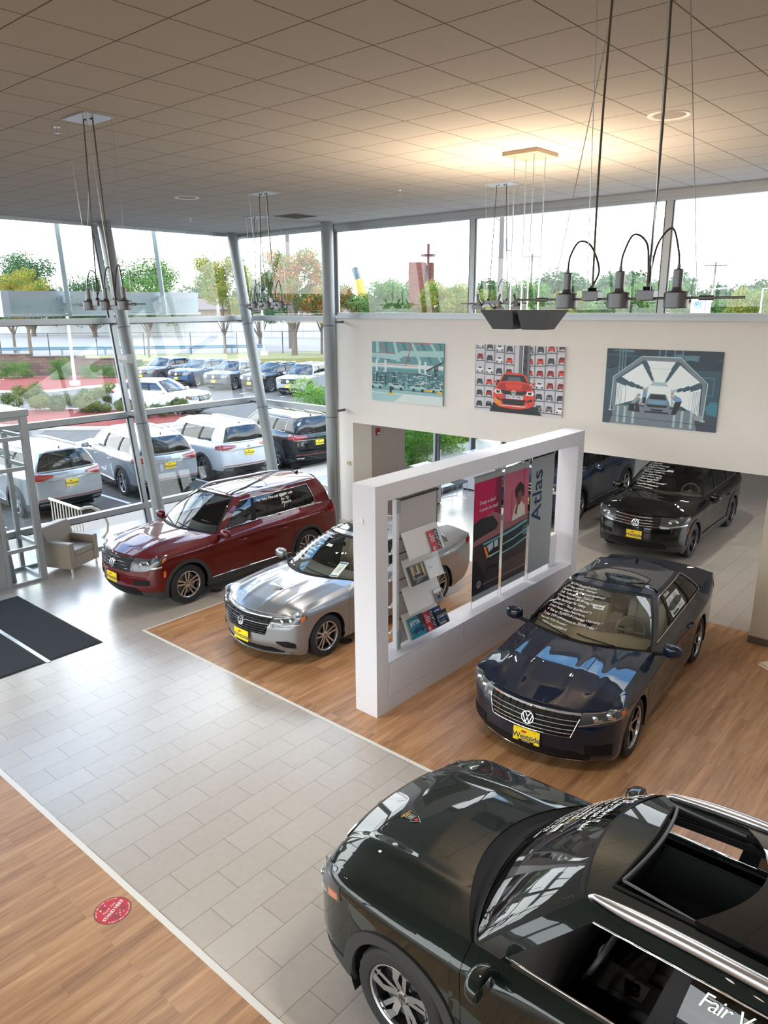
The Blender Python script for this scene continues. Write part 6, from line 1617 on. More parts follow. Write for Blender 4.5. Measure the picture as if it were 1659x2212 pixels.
# ------- sedans
def spec_sedan(kind):
    J = kind == 'jetta'
    p = dict(fo=.86 if J else .93, wb=2.686 if J else 2.803, ro=1.15 if J else 1.18, hw=.90 if J else .917, R=.325 if J else .345, ar=.365 if J else .385, rim=.222 if J else .247, wheel='double' if J else 'star', yc=.80, dx=.24)
    wb = p['wb']; q = 0 if J else .015
    belt = [(-wb-.5, 1.02+q), (-wb, 1.015+q), (-.70, .955+q), (0, .90+q), (.44, .835+q)]
    p['rows'] = suv_rows(p, belt, 0, [.17, .26, .38, .50, .58, .65, .71, .755+q], [.10, .03, .0, .0, .0, .02, .05, .10], [.14, .06, .0, .0, .0, .02, .03, .05],
        [.24, .34, .48, .60, .74, .86, .96, 1.02+q], [.93, .965, .975, .98, .985, 1.0, .965, .87], [.17, .26, .40, .54, .66, .76, .83, .895+q], [.17, .26, .40, .56, .70, .84, .93, 1.015+q])
    xc = -.34 if J else -.38; xn = p['fo']-.10
    p.update(door0=-.46, door1=-1.40, door2=-2.36, xA=-.72, xnose=xn, xcowl=xc, hoodz=[(xc, 1.0+q), (.2, .955+q), (.55, .872+q), (xn, .785+q)], creases=[(.30, .012, .06), (.70, .018, .09)] if J else [(.34, .012, .05), (.72, .020, .08)])
    e = 0 if J else -.06
    p['gbot'], p['gtop'] = ring_pts(p, .87, belt, xc, -.72, -1.52, -2.42, -2.92+e, -3.12+e, -3.30+e, 1.04+q, -1.27+e*.5, 1.41+q, -1.66, -2.20+e, -2.50+e, -2.52+e, -2.60+e, 1.375+q, 1.40+q, .59, .86, dT=.22, dzT=.06)
    p['roofz'] = [(.3, 1.455+q), (.6, 1.455+q)]; p['tg'] = (2, 3, 3.94, 4.07, 4.96, 5.06, 6, 7)
    p.update(trunk=True, xD=-3.05+e, xrw=-3.30+e, xtail=-wb-p['ro']+.05, trunkz=[(-wb-p['ro']+.05, 1.045+q), (-3.30+e, 1.06+q)], mirror=(1.0+q, -.78), handlez=.83+q, inner='beige' if J else 'beige2', antenna=.90, vlo=.05, vhi=.86)
    if J:
        p['front'] = dict(grille=(.66, .735, .48, .56), bars=[.728, .64], barh=[.022, .006], slats=[.685, .612, .58, .545, .51], grise=.0, gend=.05, ribs=[.3, .6], logoz=.625, logor=.062,
            lamp=dict(y0=.66, x1=.40, top=[(0, .735), (.4, .745), (.9, .80), (1, .78)], bot=[(0, .60), (.6, .62), (1, .74)], drl=[(.02, .30, .665, .655, .018, .018), (.30, .40, .655, .635, .018, .018), (.40, .85, .635, .665, .018, .018), (.05, .8, .715, .755, .03, .012)], proj=[(.30, .69), (.55, .70)], am=(.84, .95, [(0, .77), (1, .785)], [(0, .69), (1, .73)])),
            low=[('lower_intake', BLACKP, 0, .88, [(0, .30), (.7, .30), (1, .235)], [(0, .20), (1, .215)], .006), ('fog_recess', BLACKP, .78, 2.55, [(0, .40), (.6, .41), (1, .37)], [(0, .38), (.4, .32), (1, .30)], .006), ('chin_spoiler', None, 0, .98, [(0, .205), (1, .225)], [(0, .175), (1, .195)], .02)], plate=.405)
    else:
        p['front'] = dict(grille=(.70, .745, .50, .60), bars=[.738, .675, .630, .585, .540], barh=[.030, .009, .009, .009, .009], grise=.0, gend=.05, ribs=[.15, .32, .5, .68, .85], logoz=.635, logor=.072, uchrome=.006,
            lamp=dict(y0=.70, x1=.42, top=[(0, .745), (.5, .77), (.95, .82), (1, .80)], bot=[(0, .62), (.6, .65), (1, .76)], drl=[(.02, .95, .745, .80, .016, .014), (.0, .9, .628, .72, .012, .012), (.30, .48, .68, .69, .035, .035), (.60, .74, .71, .72, .035, .035)], proj=[(.30, .71), (.62, .735)], am=(.86, .96, [(0, .79), (1, .79)], [(0, .73), (1, .76)])),
            low=[('lower_intake', BLACKP, 0, .86, [(0, .32), (.7, .32), (1, .26)], [(0, .21), (1, .225)], .006), ('fog_recess', BLACKP, .80, 2.58, [(0, .41), (1, .42)], [(0, .28), (1, .29)], .006), ('chin_trim', CHROME, 0, .80, [(0, .195), (1, .20)], [(0, .185), (1, .19)], .016)], plate=.41, )
        p['platename'] = True
    p['rear'] = dict(parts=[('tail_light', REDL, .50, 1.30, [(0, .97), (.5, .97), (1, .93)], [(0, .86), (.6, .84), (1, .88)], .006)])
    return p
GZ = -.15      # level of the car park outside
def place(o, x, y, deg, z=0): o.location = (x, y, z); o.rotation_euler = (0, 0, R(deg)); return o
def recolour(o, old, new):
    for ch in C.objects:
        if ch.parent == o:
            for i, sl in enumerate(ch.material_slots):
                if sl.material == old: sl.link = 'OBJECT'; sl.material = new
            recolour(ch, old, new)

def ws_text(F, lines, x0, vtop, dv, size, shear=.25, name='window_writing', seed=1, mat=None, bold=.0, persp=0):
    """hand lettering on the outside of the windshield; x to the right for someone facing the car"""
    GH = F['GH']; rnd = random.Random(seed); a = MB(); tg = np.linspace(0, 2, 41)
    out = MB()
    for k, ln in enumerate(lines):
        sz = size*(1.35 if ln.startswith('*') else 1)*rnd.uniform(.92, 1.06); ln = ln.lstrip('*')
        v2, f2 = text2d(ln, 1, shear=shear, bold=bold, space=.86)
        if not v2: continue
        v2 = np.array(v2)*sz; vb = vtop-k*dv; xx = x0+v2[:, 0]+rnd.uniform(-.015, .015)+.13*max(0, vb)
        yy = v2[:, 1]+np.sin(v2[:, 0]*19+k*1.7)*.004+v2[:, 0]*rnd.uniform(-.02, .02)
        vv = np.clip(vb+yy/F['wslen'], .02, .98)
        Y = GH(tg[:, None], np.zeros(len(xx))[None]+vv)[0][..., 1]
        t = np.array([np.interp(abs(q), Y[:, i], tg) for i, q in enumerate(xx)])
        P, _ = GH(t, vv, .004); P[:, 1] = np.sign(xx)*np.abs(P[:, 1])
        out.add(P.tolist(), f2)
    return out.build(name, mat or INK, F['car'])
def ws_card(F, xc, vc, w_, h_, mats, draw=None, name='windshield_card', off=.003):
    GH = F['GH']; tg = np.linspace(0, 2, 41); L = F['wslen']; a = MB()
    def mp(x, y, d=0):
        v = vc+y/L; Y = GH(tg, np.full(41, v))[0][:, 1]; t = float(np.interp(abs(xc+x), Y, tg)); P, _ = GH(t, v, off+d); return (P[0], math.copysign(P[1], xc+x), P[2])
    def rect(x0, y0, x1, y1, mi, d=0): a.add([mp(x0, y0, d), mp(x1, y0, d), mp(x1, y1, d), mp(x0, y1, d)], [(0, 1, 2, 3)], mi)
    rect(-w_/2, -h_/2, w_/2, h_/2, 0)
    if draw: draw(a, mp, rect)
    return a.build(name, mats, F['car'])
def side_text(F, lines, t0, v0, dv, size, side=1, ln_len=.55, shear=.25, name='window_writing'):
    """lettering on side glass, read from outside"""
    GH = F['GH']; tg = np.linspace(2.5, 6.4, 60)
    for k, ln in enumerate(lines):
        a = MB()
        v2, f2 = text2d(ln, 1, shear=shear, space=.88); v2 = np.array(v2)*size
        v = np.clip(v0-k*dv+v2[:, 1]/ln_len, .05, .9); X = GH(tg, np.full(60, v0))[0][:, 0]
        x_start = np.interp(t0, tg, X); xx = x_start-v2[:, 0]*side
        t = np.interp(-xx, -X, tg); P, _ = GH(t, v, .004); P[:, 1] *= side
        a.add(P.tolist(), f2); a.build(name, INK, F['car'])
def side_card(F, t0, t1, v0, v1, side=1, name='window_price_sheet', rows=9, seed=3):
    GH = F['GH']; a = MB(); rnd = random.Random(seed)
    def P(f, g, d=0):
        q, _ = GH(t0+(t1-t0)*f, v0+(v1-v0)*g, .003+d); return (q[0], q[1]*side, q[2])
    a.add([P(0, 0), P(1, 0), P(1, 1), P(0, 1)], [(0, 1, 2, 3)], 0)
    for k in range(rows):
        g = .92-k*.85/rows
        for (f0, f1) in ((.08, .08+rnd.uniform(.2, .4)), (.55, .55+rnd.uniform(.1, .38))):
            a.add([P(f0, g-.03, .001), P(f1, g-.03, .001), P(f1, g, .001), P(f0, g, .001)], [(0, 1, 2, 3)], 1)
    a.add([P(.1, .05, .001), P(.5, .05, .001), P(.5, .16, .001), P(.1, .16, .001)], [(0, 1, 2, 3)], 2)
    return a.build(name, [PAPER, M('print_grey', srgb(120, 150, 130), .7), BLACKP], F['car'])
def hood_sticker(F, u, s, sz=.09, rot=0, name='hood_sticker', word='LOOK!'):
    """small arrow decal with a yellow word lying on the hood"""
    H = F['hood']; nu, ns = H.shape[:2]; car = F['car']
    i = int(u*(nu-1)); j = int(abs(s)*(ns-1)); c = H[i, j].copy(); 
    gu = (H[i+1, j]-H[i-1, j]); gu /= np.linalg.norm(gu); gs = (H[i, min(j+1, ns-1)]-H[i, j-1] if j else H[i, 1]-H[i, 0]); gs /= np.linalg.norm(gs)
    if s < 0: c[1] *= -1; gu[1] *= -1; gs = gs*np.array([-1, 1, -1])
    n = np.cross(gs, gu); n = n if n[2] > 0 else -n
    ex = gs*math.cos(rot)+gu*math.sin(rot); ey = np.cross(n, ex)
    a = MB(); f = lambda x, y, d=0: tuple(c+ex*x*sz+ey*y*sz+n*(.004+d*.001))
    A = [(-.55, 0), (0, 1.0), (.55, 0), (.3, 0), (.35, -.9), (-.35, -.9), (-.3, 0)]
    a.add([f(x*1.1, y*1.08) for x, y in A], [(0, 1, 2), (0, 2, 3, 6), (6, 3, 4, 5)], 0)
    a.add([f(x, y, .6) for x, y in A], [(0, 1, 2), (0, 2, 3, 6), (6, 3, 4, 5)], 1)
    a.add([f(x, y, 1.2) for x, y in ((-.16, .2), (.16, .2), (.16, .55), (-.16, .55))], [(0, 1, 2, 3)], 2)
    for k in range(4): a.add([f(x, y, 1.2) for x, y in ((-.22, -.1-k*.18), (.22, -.1-k*.18), (.22, -.16-k*.18), (-.22, -.16-k*.18))], [(0, 1, 2, 3)], 0)
    a.add([f(x, y, .6) for x, y in ((-.62, -1.42), (.62, -1.42), (.62, -.96), (-.62, -.96))], [(0, 1, 2, 3)], 1)
    add_text(a, word, .44, lambda x, y: f(x, y-1.34, 1.4), 3, align='CENTER', bold=.02)
    return a.build(name, [PAPER, BLACKP, PLR, M('sticker_yellow', srgb(250, 190, 60), .5)], car)

def finish(F, nm, label, cat='car', group=None):
    tag(F['car'], label, cat, group); return F

GREEN = paint('dark_green', (.0035, .0085, .0072), .0, .5, .08)
NAVY = paint('dark_blue', (.0035, .010, .026), .0, .5, .1)
BLACK = paint('black', (.003, .003, .0035), .0, .5, .05)
RED = paint('dark_red', (.10, .002, .0045), .15, .45, .15)
SILV = paint('silver', (.27, .28, .295), .7, .34)
WHT = paint('white', (.66, .66, .65), .0, .3)
GRYP = paint('grey', (.10, .105, .11), .5, .3)
BLUP = paint('blue', (.03, .075, .15), .4, .3)
SIL2 = paint('light_silver', (.36, .375, .39), .5, .3)

# ---- 1 near SUV with open sunroof
p = spec_atlas(); p.update(paint=GREEN, holes=[(.095, .40, .74, 'open')], panel=(.325, .64), railr=1.45, open_front=True, bigtrim=True, wheel='twist')
F = build_car(p); F['wslen'] = .95
place(F['car'], -2.57, 4.02, -180)
ws_text(F, ['*ATLAS', '*  SEL Premium !!', '  Virtual Cockpit - Navi', '  Leather - Sunroof', '  3rd Row Seating !', '  * Remote Start !!', '  Adaptive Cruise', '  4 Motion - Tow Pkg', ' Now only 0% x 72 mo', '   $ 43,333 !!'], -.72, .88, .088, .078, seed=4)
ws_card(F, -.10, .42, .12, .055, [PAPER, BLACKP], lambda a, mp, r: add_text(a, '88978', .034, lambda x, y: mp(x, y-.012, .001), 1, align='CENTER'))
side_text(F, ['Fair Value Price only', '   $41,375 !!'], 4.14, .66, .26, .115)
hood_sticker(F, .42, .24, .075, R(-10))
finish(F, 'car', 'very dark green SUV in the foreground with its sunroof open and roof rails')
# ---- 2 dark blue sedan
p = spec_sedan('passat'); p.update(paint=NAVY, holes=[(.12, .48, .72, 'glass')])
F = build_car(p); F['wslen'] = .86; place(F['car'], -3.65, 7.40, -84.9)
ws_text(F, ['*" 20 VW Passat R-Line "', '* 19" Alloy wheels - Sunroof', '* Available with all of your options!!', '* 2.0L Turbo Power Train !!', '* Corner Report: 30-38 mpg Highway !!', '* Top Rankings for Safety', '* "Lane Line" - "Rear End Room" !!', '* Driver Assist Safety Features inc.', '* 6 Year or 72,000 Full Coverage Warranty !', '* 3 year VW maintenance to 30,000 miles !', '  Now only  0% for 72 months !', '      MSRP or Special $5000 off'], -.66, .90, .073, .040, seed=2)
def d2(a, mp, r): add_text(a, '02069', .036, lambda x, y: mp(x, y-.013, .001), 1, align='CENTER', bold=.01)
ws_card(F, .05, .60, .13, .06, [PAPER, BLACKP], d2)
side_card(F, 4.18, 4.80, .14, .66)
side_text(F, ['$30,680'], 4.2, .72, .2, .07, name='window_writing')
finish(F, 'car', 'dark blue sedan with beige interior and white writing on its windshield')
# ---- 3 silver sedan
p = spec_sedan('jetta'); p.update(paint=SILV, holes=[(.10, .50, .74, 'glass')])
F = build_car(p); F['wslen'] = .86; place(F['car'], -8.05, 6.99, -90.5)
ws_text(F, ['*"20 Jetta R-Line"', ' 1.4L Turbo Time Run!', ' * Alloy Wheels - Navi', ' * Safe Technology inc.', ' * Remote Start - Low', ' * App Connect - Alarm', ' * 6 Year or 72,000 Mi', '* Free Warranty inc', '*Open "Demo"', '   Low !'], -.62, .90, .087, .048, seed=5)
ws_card(F, -.02, .66, .11, .05, [PAPER, BLACKP], lambda a, mp, r: add_text(a, '81002', .030, lambda x, y: mp(x, y-.011, .001), 1, align='CENTER'))
def d3(a, mp, r):
    r(-.05, .10, .05, .13, 1, .001); r(-.05, -.13, .05, -.11, 1, .001)
    for k in range(5): r(-.035, .06-k*.03, .035, .068-k*.03, 2, .001)
ws_card(F, .46, .20, .12, .28, [PAPER, M('print_blue', srgb(60, 120, 150), .6), M('print_grey', srgb(120, 150, 130), .7)], d3, 'warranty_card')
hood_sticker(F, .50, .22, .07, R(-75))
finish(F, 'car', 'silver sedan with beige seats parked behind the white display frame')
# ---- 4 red SUV
p = spec_tiguan(); p.update(paint=RED)
F = build_car(p); F['wslen'] = .92; place(F['car'], -11.33, 6.89, -90.8)
side_text(F, ['Fair Value Price only $36,881 with'], 4.15, .66, .2, .075)
side_text(F, ['0%', 'for 72', 'Months', '  !'], 4.74, .62, .14, .09)
finish(F, 'car', 'dark red SUV with its driver window down beside the grey armchair')
# ---- 5 black SUV in the opening
p = spec_tiguan(); p.update(paint=BLACK, wheel='doubleblack', mirrormat=None, inner='grey')
F = build_car(p); F['wslen'] = .92; place(F['car'], -5.58, 14.87, -87.9)
ws_text(F, ['*" 20 Tiguan SE "', '* 2.0L Turbo Automatic', '* 18" Black Wheels !!', '* Adaptive Cruise Control', '* Blind Spot Monitor inc', '* Power Liftgate Remote', '* App Connect - Alarm', '* 3 Row Seating Avail !', '* 6 Year or 72,000 Full Coverage !', '* 2 year free maintenance', 'Now only  0% for 60 Months'], -.64, .90, .080, .046, seed=9)
ws_card(F, .02, .70, .13, .055, [PAPER, BLACKP], lambda a, mp, r: add_text(a, '04412', .034, lambda x, y: mp(x, y-.012, .001), 1, align='CENTER'))
finish(F, 'car', 'black SUV with black wheels standing on the tiles inside the wall opening')
# ---- 6 blue coupe SUV
NAVY2 = paint('deep_blue', (.010, .028, .075), .1, .4, .3)
p = spec_atlas(True); p.update(paint=NAVY2); FX = build_car(p); place(FX['car'], -8.6, 15.75, -87)
finish(FX, 'car', 'dark blue SUV half hidden behind the white display frame, left of the black SUV')
CROSS = FX['car']
# ---- cars outside
p = spec_atlas(); p.update(paint=SIL2); FO = build_car(p); place(FO['car'], -21.9, 8.55, 180.5, GZ)
finish(FO, 'car', 'silver SUV parked outside seen from behind, nearest the vestibule')
ATL = FO['car']
def outside(src, old, new, x, y, deg, label):
    c = copy_tree(src); recolour(c, old, new); place(c, x, y, deg, GZ); c['label'] = label; return c
outside(ATL, SIL2, SIL2, -21.7, 11.9, 172, 'silver SUV outside behind the leaning column with the emergency light')
outside(ATL, SIL2, WHT, -21.6, 14.35, 175, 'white SUV parked outside with its back to the corner column')
outside(ATL, SIL2, BLACK, -21.1, 17.2, 170, 'black SUV parked outside, its tail seen left of the upright column')
outside(CROSS, NAVY2, WHT, -31.4, 21.47, 22, 'white SUV seen from its side in the middle of the car park lane')
outside(CROSS, NAVY2, GRYP, -46.79, 29.1, -75, 'grey SUV at the left end of the far parked row')
outside(CROSS, NAVY2, BLUP, -43.3, 29.6, -77, 'blue SUV in the far parked row beside the grey one')
outside(ATL, SIL2, GRYP, -39.65, 29.8, -72, 'dark grey SUV in the middle of the far parked row with a yellow plate')
outside(CROSS, NAVY2, BLACK, -36.7, 30.4, -80, 'black SUV in the far parked row behind the corner column')
outside(ATL, SIL2, SIL2, -33.6, 30.6, -70, 'light silver SUV at the right end of the far parked row')
outside(ATL, SIL2, NAVY, -29.0, 7.2, 170, 'dark blue SUV outside cut off behind the vestibule top')
# ================================================================ OUTSIDE
ASPH = M('asphalt', srgb(82, 77, 70), .85, noise=.12, nscale=2.5, bump=.2, bscale=60)
CONC = M('concrete_walk', srgb(176, 160, 142), .85, noise=.06, nscale=3)
CURB = M('curb_concrete', srgb(190, 180, 166), .85, noise=.08, nscale=6)
MULCH = M('red_mulch', srgb(122, 46, 34), .95, noise=.5, nscale=18, bump=1, bscale=40)
GRASS = M('dry_grass', srgb(128, 124, 74), .95, noise=.25, nscale=1.2)
ROADC = M('pale_road', srgb(128, 120, 112), .9, noise=.05, nscale=.6)
LINE = M('parking_line_paint', srgb(226, 226, 224), .7)
def ground(name, pts, z, mat, h=.0, kind='structure'):
    a = MB(); a.prism([(x, y, z-h-.02) for x, y in pts], (0, 0, h+.02)); return a.build(name, mat, kind=kind)
ground('ground_asphalt', [(-400, -150), (60, -150), (60, 320), (-400, 320)], GZ, ASPH)
ground('sidewalk', [(-17.25, -30), (-15.9, -30), (-15.9, YW), (-12.3, YW), (-12.3, 40), (-15.3, 40), (-15.3, 20.5), (-18.4, 20.5), (-18.4, 18.2), (-17.25, 17.4)], -.02, CONC, .12)
ground('terrace_ground', [(-62.5, 10), (-61.0, 23.4), (-51.8, 31.6), (-47.5, 37), (-40, 46.5), (-30, 49), (-12, 53), (60, 60), (60, 320), (-400, 320), (-400, 10)], 1.05, GRASS, 1.2)
ground('road', [(-400, 30), (-66, 28), (-55, 41), (-47, 52), (-20, 62), (60, 75), (60, 110), (-20, 88), (-60, 74), (-100, 60), (-400, 100)], 1.07, ROADC, .01)
# parking lines
for i, (x0, x1, y, rz) in enumerate([(-23.2, -18.0, 10.2, -5), (-23.2, -18.0, 13.1, -4), (-23.0, -17.6, 15.9, -6), (-22.8, -17.6, 18.8, -8), (-23.6, -18.2, 7.0, 0)]):
    a = MB(); a.box((x0, -.05, 0), (x1, .05, .004)); o = a.build('parking_line', LINE, kind='structure'); o.location = (0, y, GZ); o.rotation_euler = (0, 0, 0)
for i in range(6):
    a = MB(); a.box((0, -.05, 0), (5.2, .05, .004)); o = a.build('parking_line', LINE, kind='structure'); o.location = (-46.5+i*3.25, 27.6+i*.42, GZ); o.rotation_euler = (0, 0, R(100))
# planted islands
def island(name, pts, label):
    o = thing(name, label, 'planting bed', (pts[0][0], pts[0][1], GZ)); x0, y0 = pts[0]
    n = len(pts); sm = []
    for i in range(n):
        p0, p1, p2, p3 = [Vector(pts[(i+k) % n]) for k in (-1, 0, 1, 2)]
        for t in (0, .25, .5, .75): sm.append(.5*((2*p1)+(p2-p0)*t+(2*p0-5*p1+4*p2-p3)*t*t+(3*p1-p0-3*p2+p3)*t**3))
    c = sum(sm, Vector((0, 0)))/len(sm)
    inn = [p+(c-p).normalized()*.28 for p in sm]
    a = MB(); a.prism([(p.x-x0, p.y-y0, 0) for p in sm], (0, 0, .13)); a.build('curb', CURB, o)
    a = MB(); m_ = len(inn); vs = [(p.x-x0, p.y-y0, .135) for p in inn]+[((p.x*.55+c.x*.45)-x0, (p.y*.55+c.y*.45)-y0, .24) for p in inn]+[(c.x-x0, c.y-y0, .27)]
    a.add(vs, [(i, (i+1) % m_, m_+(i+1) % m_, m_+i) for i in range(m_)]+[(m_+i, m_+(i+1) % m_, 2*m_) for i in range(m_)]); a.build('mulch', MULCH, o, smooth=60)
island('planting_island', [(-37.5, 13.2), (-33.0, 14.2), (-29.4, 17.2), (-28.9, 19.6), (-30.3, 20.9), (-33.4, 20.6), (-37.2, 18.6), (-39.5, 15.5)], 'red mulch island with spreading junipers in the middle of the car park')
island('planting_bed', [(-56.5, 17.0), (-47.6, 20.9), (-47.4, 24.6), (-46.9, 28.8), (-48.6, 31.5), (-51.5, 31.0), (-60.0, 23.2)], 'red mulch bed along the block retaining wall with a light pole in it')

# retaining wall of split blocks, stepped top
WB, nB, LB, bB = nodemat('retaining_block')
tcb = nB.new('ShaderNodeTexCoord'); brk = nB.new('ShaderNodeTexBrick'); LB.new(tcb.outputs['UV'], brk.inputs[0]) if 0 else None
sepb = nB.new('ShaderNodeSeparateXYZ'); LB.new(tcb.outputs['Object'], sepb.inputs[0]); cmb = nB.new('ShaderNodeCombineXYZ'); LB.new(sepb.outputs['X'], cmb.inputs[0]); LB.new(sepb.outputs['Z'], cmb.inputs[1]); LB.new(cmb.outputs[0], brk.inputs[0])
brk.inputs['Scale'].default_value = 1; brk.inputs['Brick Width'].default_value = .62; brk.inputs['Row Height'].default_value = .22; brk.inputs['Mortar Size'].default_value = .012
brk.inputs['Color1'].default_value = (*srgb(112, 92, 80), 1); brk.inputs['Color2'].default_value = (*srgb(88, 70, 62), 1); brk.inputs['Mortar'].default_value = (*srgb(70, 58, 54), 1)
LB.new(brk.outputs['Color'], bB.inputs['Base Color']); bB.inputs['Roughness'].default_value = .95
a = MB()
d = Vector((9.2, 8.2, 0)); L_ = d.length
tops = [(0, 1.95), (1.6, 1.8), (4.0, 1.62), (8.0, 1.45), (10.5, 1.3), (L_, 1.15)]
for k in range(len(tops)-1):
    a.box((tops[k][0], 0, 0), (tops[k+1][0]-.004, .5, tops[k][1]-.09)); a.box((tops[k][0]-.04, -.05, tops[k][1]-.09), (tops[k+1][0]+.03, .5, tops[k][1]))
a.box((-30, 0, 0), (-.004, .5, 1.86))
o = a.build('retaining_wall', WB); o.location = (-61.0, 23.2, GZ); o.rotation_euler = (0, 0, math.atan2(d.y, d.x)); tag(o, 'brown split block retaining wall with a stepped top behind the far bed', 'wall')

# guardrail and chain link fence on the terrace
GR = M('guardrail_steel', srgb(112, 136, 152), .45, .4)
g0, g1 = Vector((-72, 22.5, 1.05)), Vector((-52.0, 43.8, 1.05)); dg = (g1-g0).normalized(); Lg = (g1-g0).length
o = thing('guardrail', 'blue grey steel guardrail along the road above the block wall', 'guardrail', g0, math.atan2(dg.y, dg.x))
a = MB(); pr = [(0, .45), (-.06, .50), (-.0, .56), (0, .62), (-.06, .68), (0, .75)]
a.grid(np.array([[(x, y, z) for y, z in pr] for x in np.linspace(0, Lg, 12)])); a.grid(np.array([[(x, y+.01, z) for y, z in pr] for x in np.linspace(0, Lg, 12)])); a.build('rail_beam', GR, o)
x = 1.2
while x < Lg: a = MB(); a.box((x-.07, 0, 0), (x+.07, .12, .72)); a.build('rail_post', GR, o); x += 3.6
o = thing('chain_link_fence', 'thin chain link fence with black posts in front of the road', 'fence', (-70, 22.8, 1.05), math.atan2(dg.y, dg.x))
x = 2.0
while x < Lg+4: a = MB(); a.tube([(x, 0, 0), (x, 0, 1.9)], .04, 8); a.build('fence_post', ALUD, o); x += 3.9
a = MB(); a.tube([(0, 0, 1.88), (Lg+4, 0, 1.88)], .02, 6); a.build('top_rail', ALUD, o)
# pale privacy fence far behind the road
a = MB(); p0, p1 = Vector((-150, 44, 1.1)), Vector((-60.0, 73.0, 1.1)); dd = p1-p0; n_ = 60
for k in range(n_):
    q = p0+dd*(k/n_); e_ = p0+dd*((k+.97)/n_); a.beam((q.x, q.y, 2.0), (e_.x, e_.y, 2.0), .1, 1.9)
tag(a.build('privacy_fence', M('fence_white', srgb(176, 176, 172), .8)), 'long pale privacy fence on the far side of the road', 'fence')

# ---- plants
_leaf = {}
def leaf_mesh(key, blobs, n, size, seed, flat=.0):
    """a crown of small leaf faces gathered in clumps"""
    if key in _leaf: return _leaf[key]
    rs = np.random.RandomState(seed); vs = []; fs = []
    B = np.array(blobs, float); wts = B[:, 3]**2; wts /= wts.sum()
    pick = rs.choice(len(B), n, p=wts)
    dirs = rs.normal(size=(n, 3)); dirs /= np.linalg.norm(dirs, axis=1)[:, None]
    rad = B[pick, 3]*(rs.uniform(.55, 1.05, n))
    ctr = B[pick, :3]+dirs*rad[:, None]*np.array([1, 1, .85])
    nz = dirs+rs.normal(size=(n, 3))*.55; nz[:, 2] += .3; nz /= np.linalg.norm(nz, axis=1)[:, None]
    u = np.cross(nz, rs.normal(size=(n, 3))); u /= np.linalg.norm(u, axis=1)[:, None]; v = np.cross(nz, u); s_ = size*rs.uniform(.6, 1.3, n)[:, None]
    P = np.stack([ctr-u*s_, ctr-v*s_*.45+u*s_*.1, ctr+u*s_, ctr+v*s_*.45+u*s_*.1], 1).reshape(-1, 3)
    me = bpy.data.meshes.new(key); me.from_pydata(P.tolist(), [], [(4*i, 4*i+1, 4*i+2, 4*i+3) for i in range(n)]); me.materials.append(None); me.update()
    _leaf[key] = me; return me
def blob_tree(seed, h, r, nb=26, low=.35, round_=1.0):
    rs = random.Random(seed); out = []
    for k in range(nb):
        a = rs.uniform(0, 6.28); q = rs.uniform(0, 1)**.6; z = rs.uniform(low, 1); rr = r*(1-(abs(z-.62)/.62)**2.2)*q
        out.append((rr*math.cos(a), rr*math.sin(a), z*h*.92, r*rs.uniform(.26, .40)))
    return out
def leaf_mat(name, c1, c2, c3=None):
    m, n, L, b = nodemat(name); ge = n.new('ShaderNodeObjectInfo'); tcn = n.new('ShaderNodeTexCoord'); t = n.new('ShaderNodeTexNoise'); t.inputs['Scale'].default_value = .9; L.new(tcn.outputs['Object'], t.inputs[0])
    w_ = n.new('ShaderNodeTexWhiteNoise'); L.new(tcn.outputs['Object'], w_.inputs[0])
    rp = n.new('ShaderNodeValToRGB'); rp.color_ramp.elements[0].position = .40; rp.color_ramp.elements[0].color = (*c1, 1); rp.color_ramp.elements[1].position = .60; rp.color_ramp.elements[1].color = (*(c3 or c2), 1)
    if c3: e = rp.color_ramp.elements.new(.5); e.color = (*c2, 1)
    L.new(t.outputs[0], rp.inputs[0]); L.new(rp.outputs[0], b.inputs['Base Color']); b.inputs['Roughness'].default_value = .7; b.inputs['Specular IOR Level'].default_value = .2
    tr = n.new('ShaderNodeBsdfTranslucent'); L.new(rp.outputs[0], tr.inputs[0]); mx_ = n.new('ShaderNodeMixShader'); mx_.inputs[0].default_value = .35
    L.new(b.outputs[0], mx_.inputs[1]); L.new(tr.outputs[0], mx_.inputs[2]); L.new(mx_.outputs[0], n['Material Output'].inputs[0])
    return m
LG = leaf_mat('leaf_green', srgb(70, 104, 48), srgb(104, 134, 66)); LD = leaf_mat('leaf_dark_green', srgb(56, 84, 50), srgb(82, 108, 66)); LY = leaf_mat('leaf_yellow_green', srgb(120, 134, 54), srgb(158, 142, 56), srgb(100, 128, 56))
LO = leaf_mat('leaf_orange', srgb(160, 104, 54), srgb(146, 124, 56), srgb(86, 116, 54)); LJ = leaf_mat('leaf_juniper', srgb(76, 92, 44), srgb(116, 118, 62)); LB_ = leaf_mat('leaf_bright', srgb(84, 128, 44), srgb(132, 160, 62))
BARK = M('bark', srgb(104, 92, 80), .9, noise=.2, nscale=8)
crown_A = leaf_mesh('crown', blob_tree(1, 6, 2.4, 34), 12000, .10, 1); crown_B = leaf_mesh('crown_wide', blob_tree(2, 10, 5.0, 46, .25), 16000, .165, 2); crown_C = leaf_mesh('crown_low', blob_tree(3, 3.2, 2.2, 26, .15), 100, .13, 3); crown_D = leaf_mesh('crown_small', blob_tree(5, 5, 1.8, 28, .4), 9000, .085, 5)
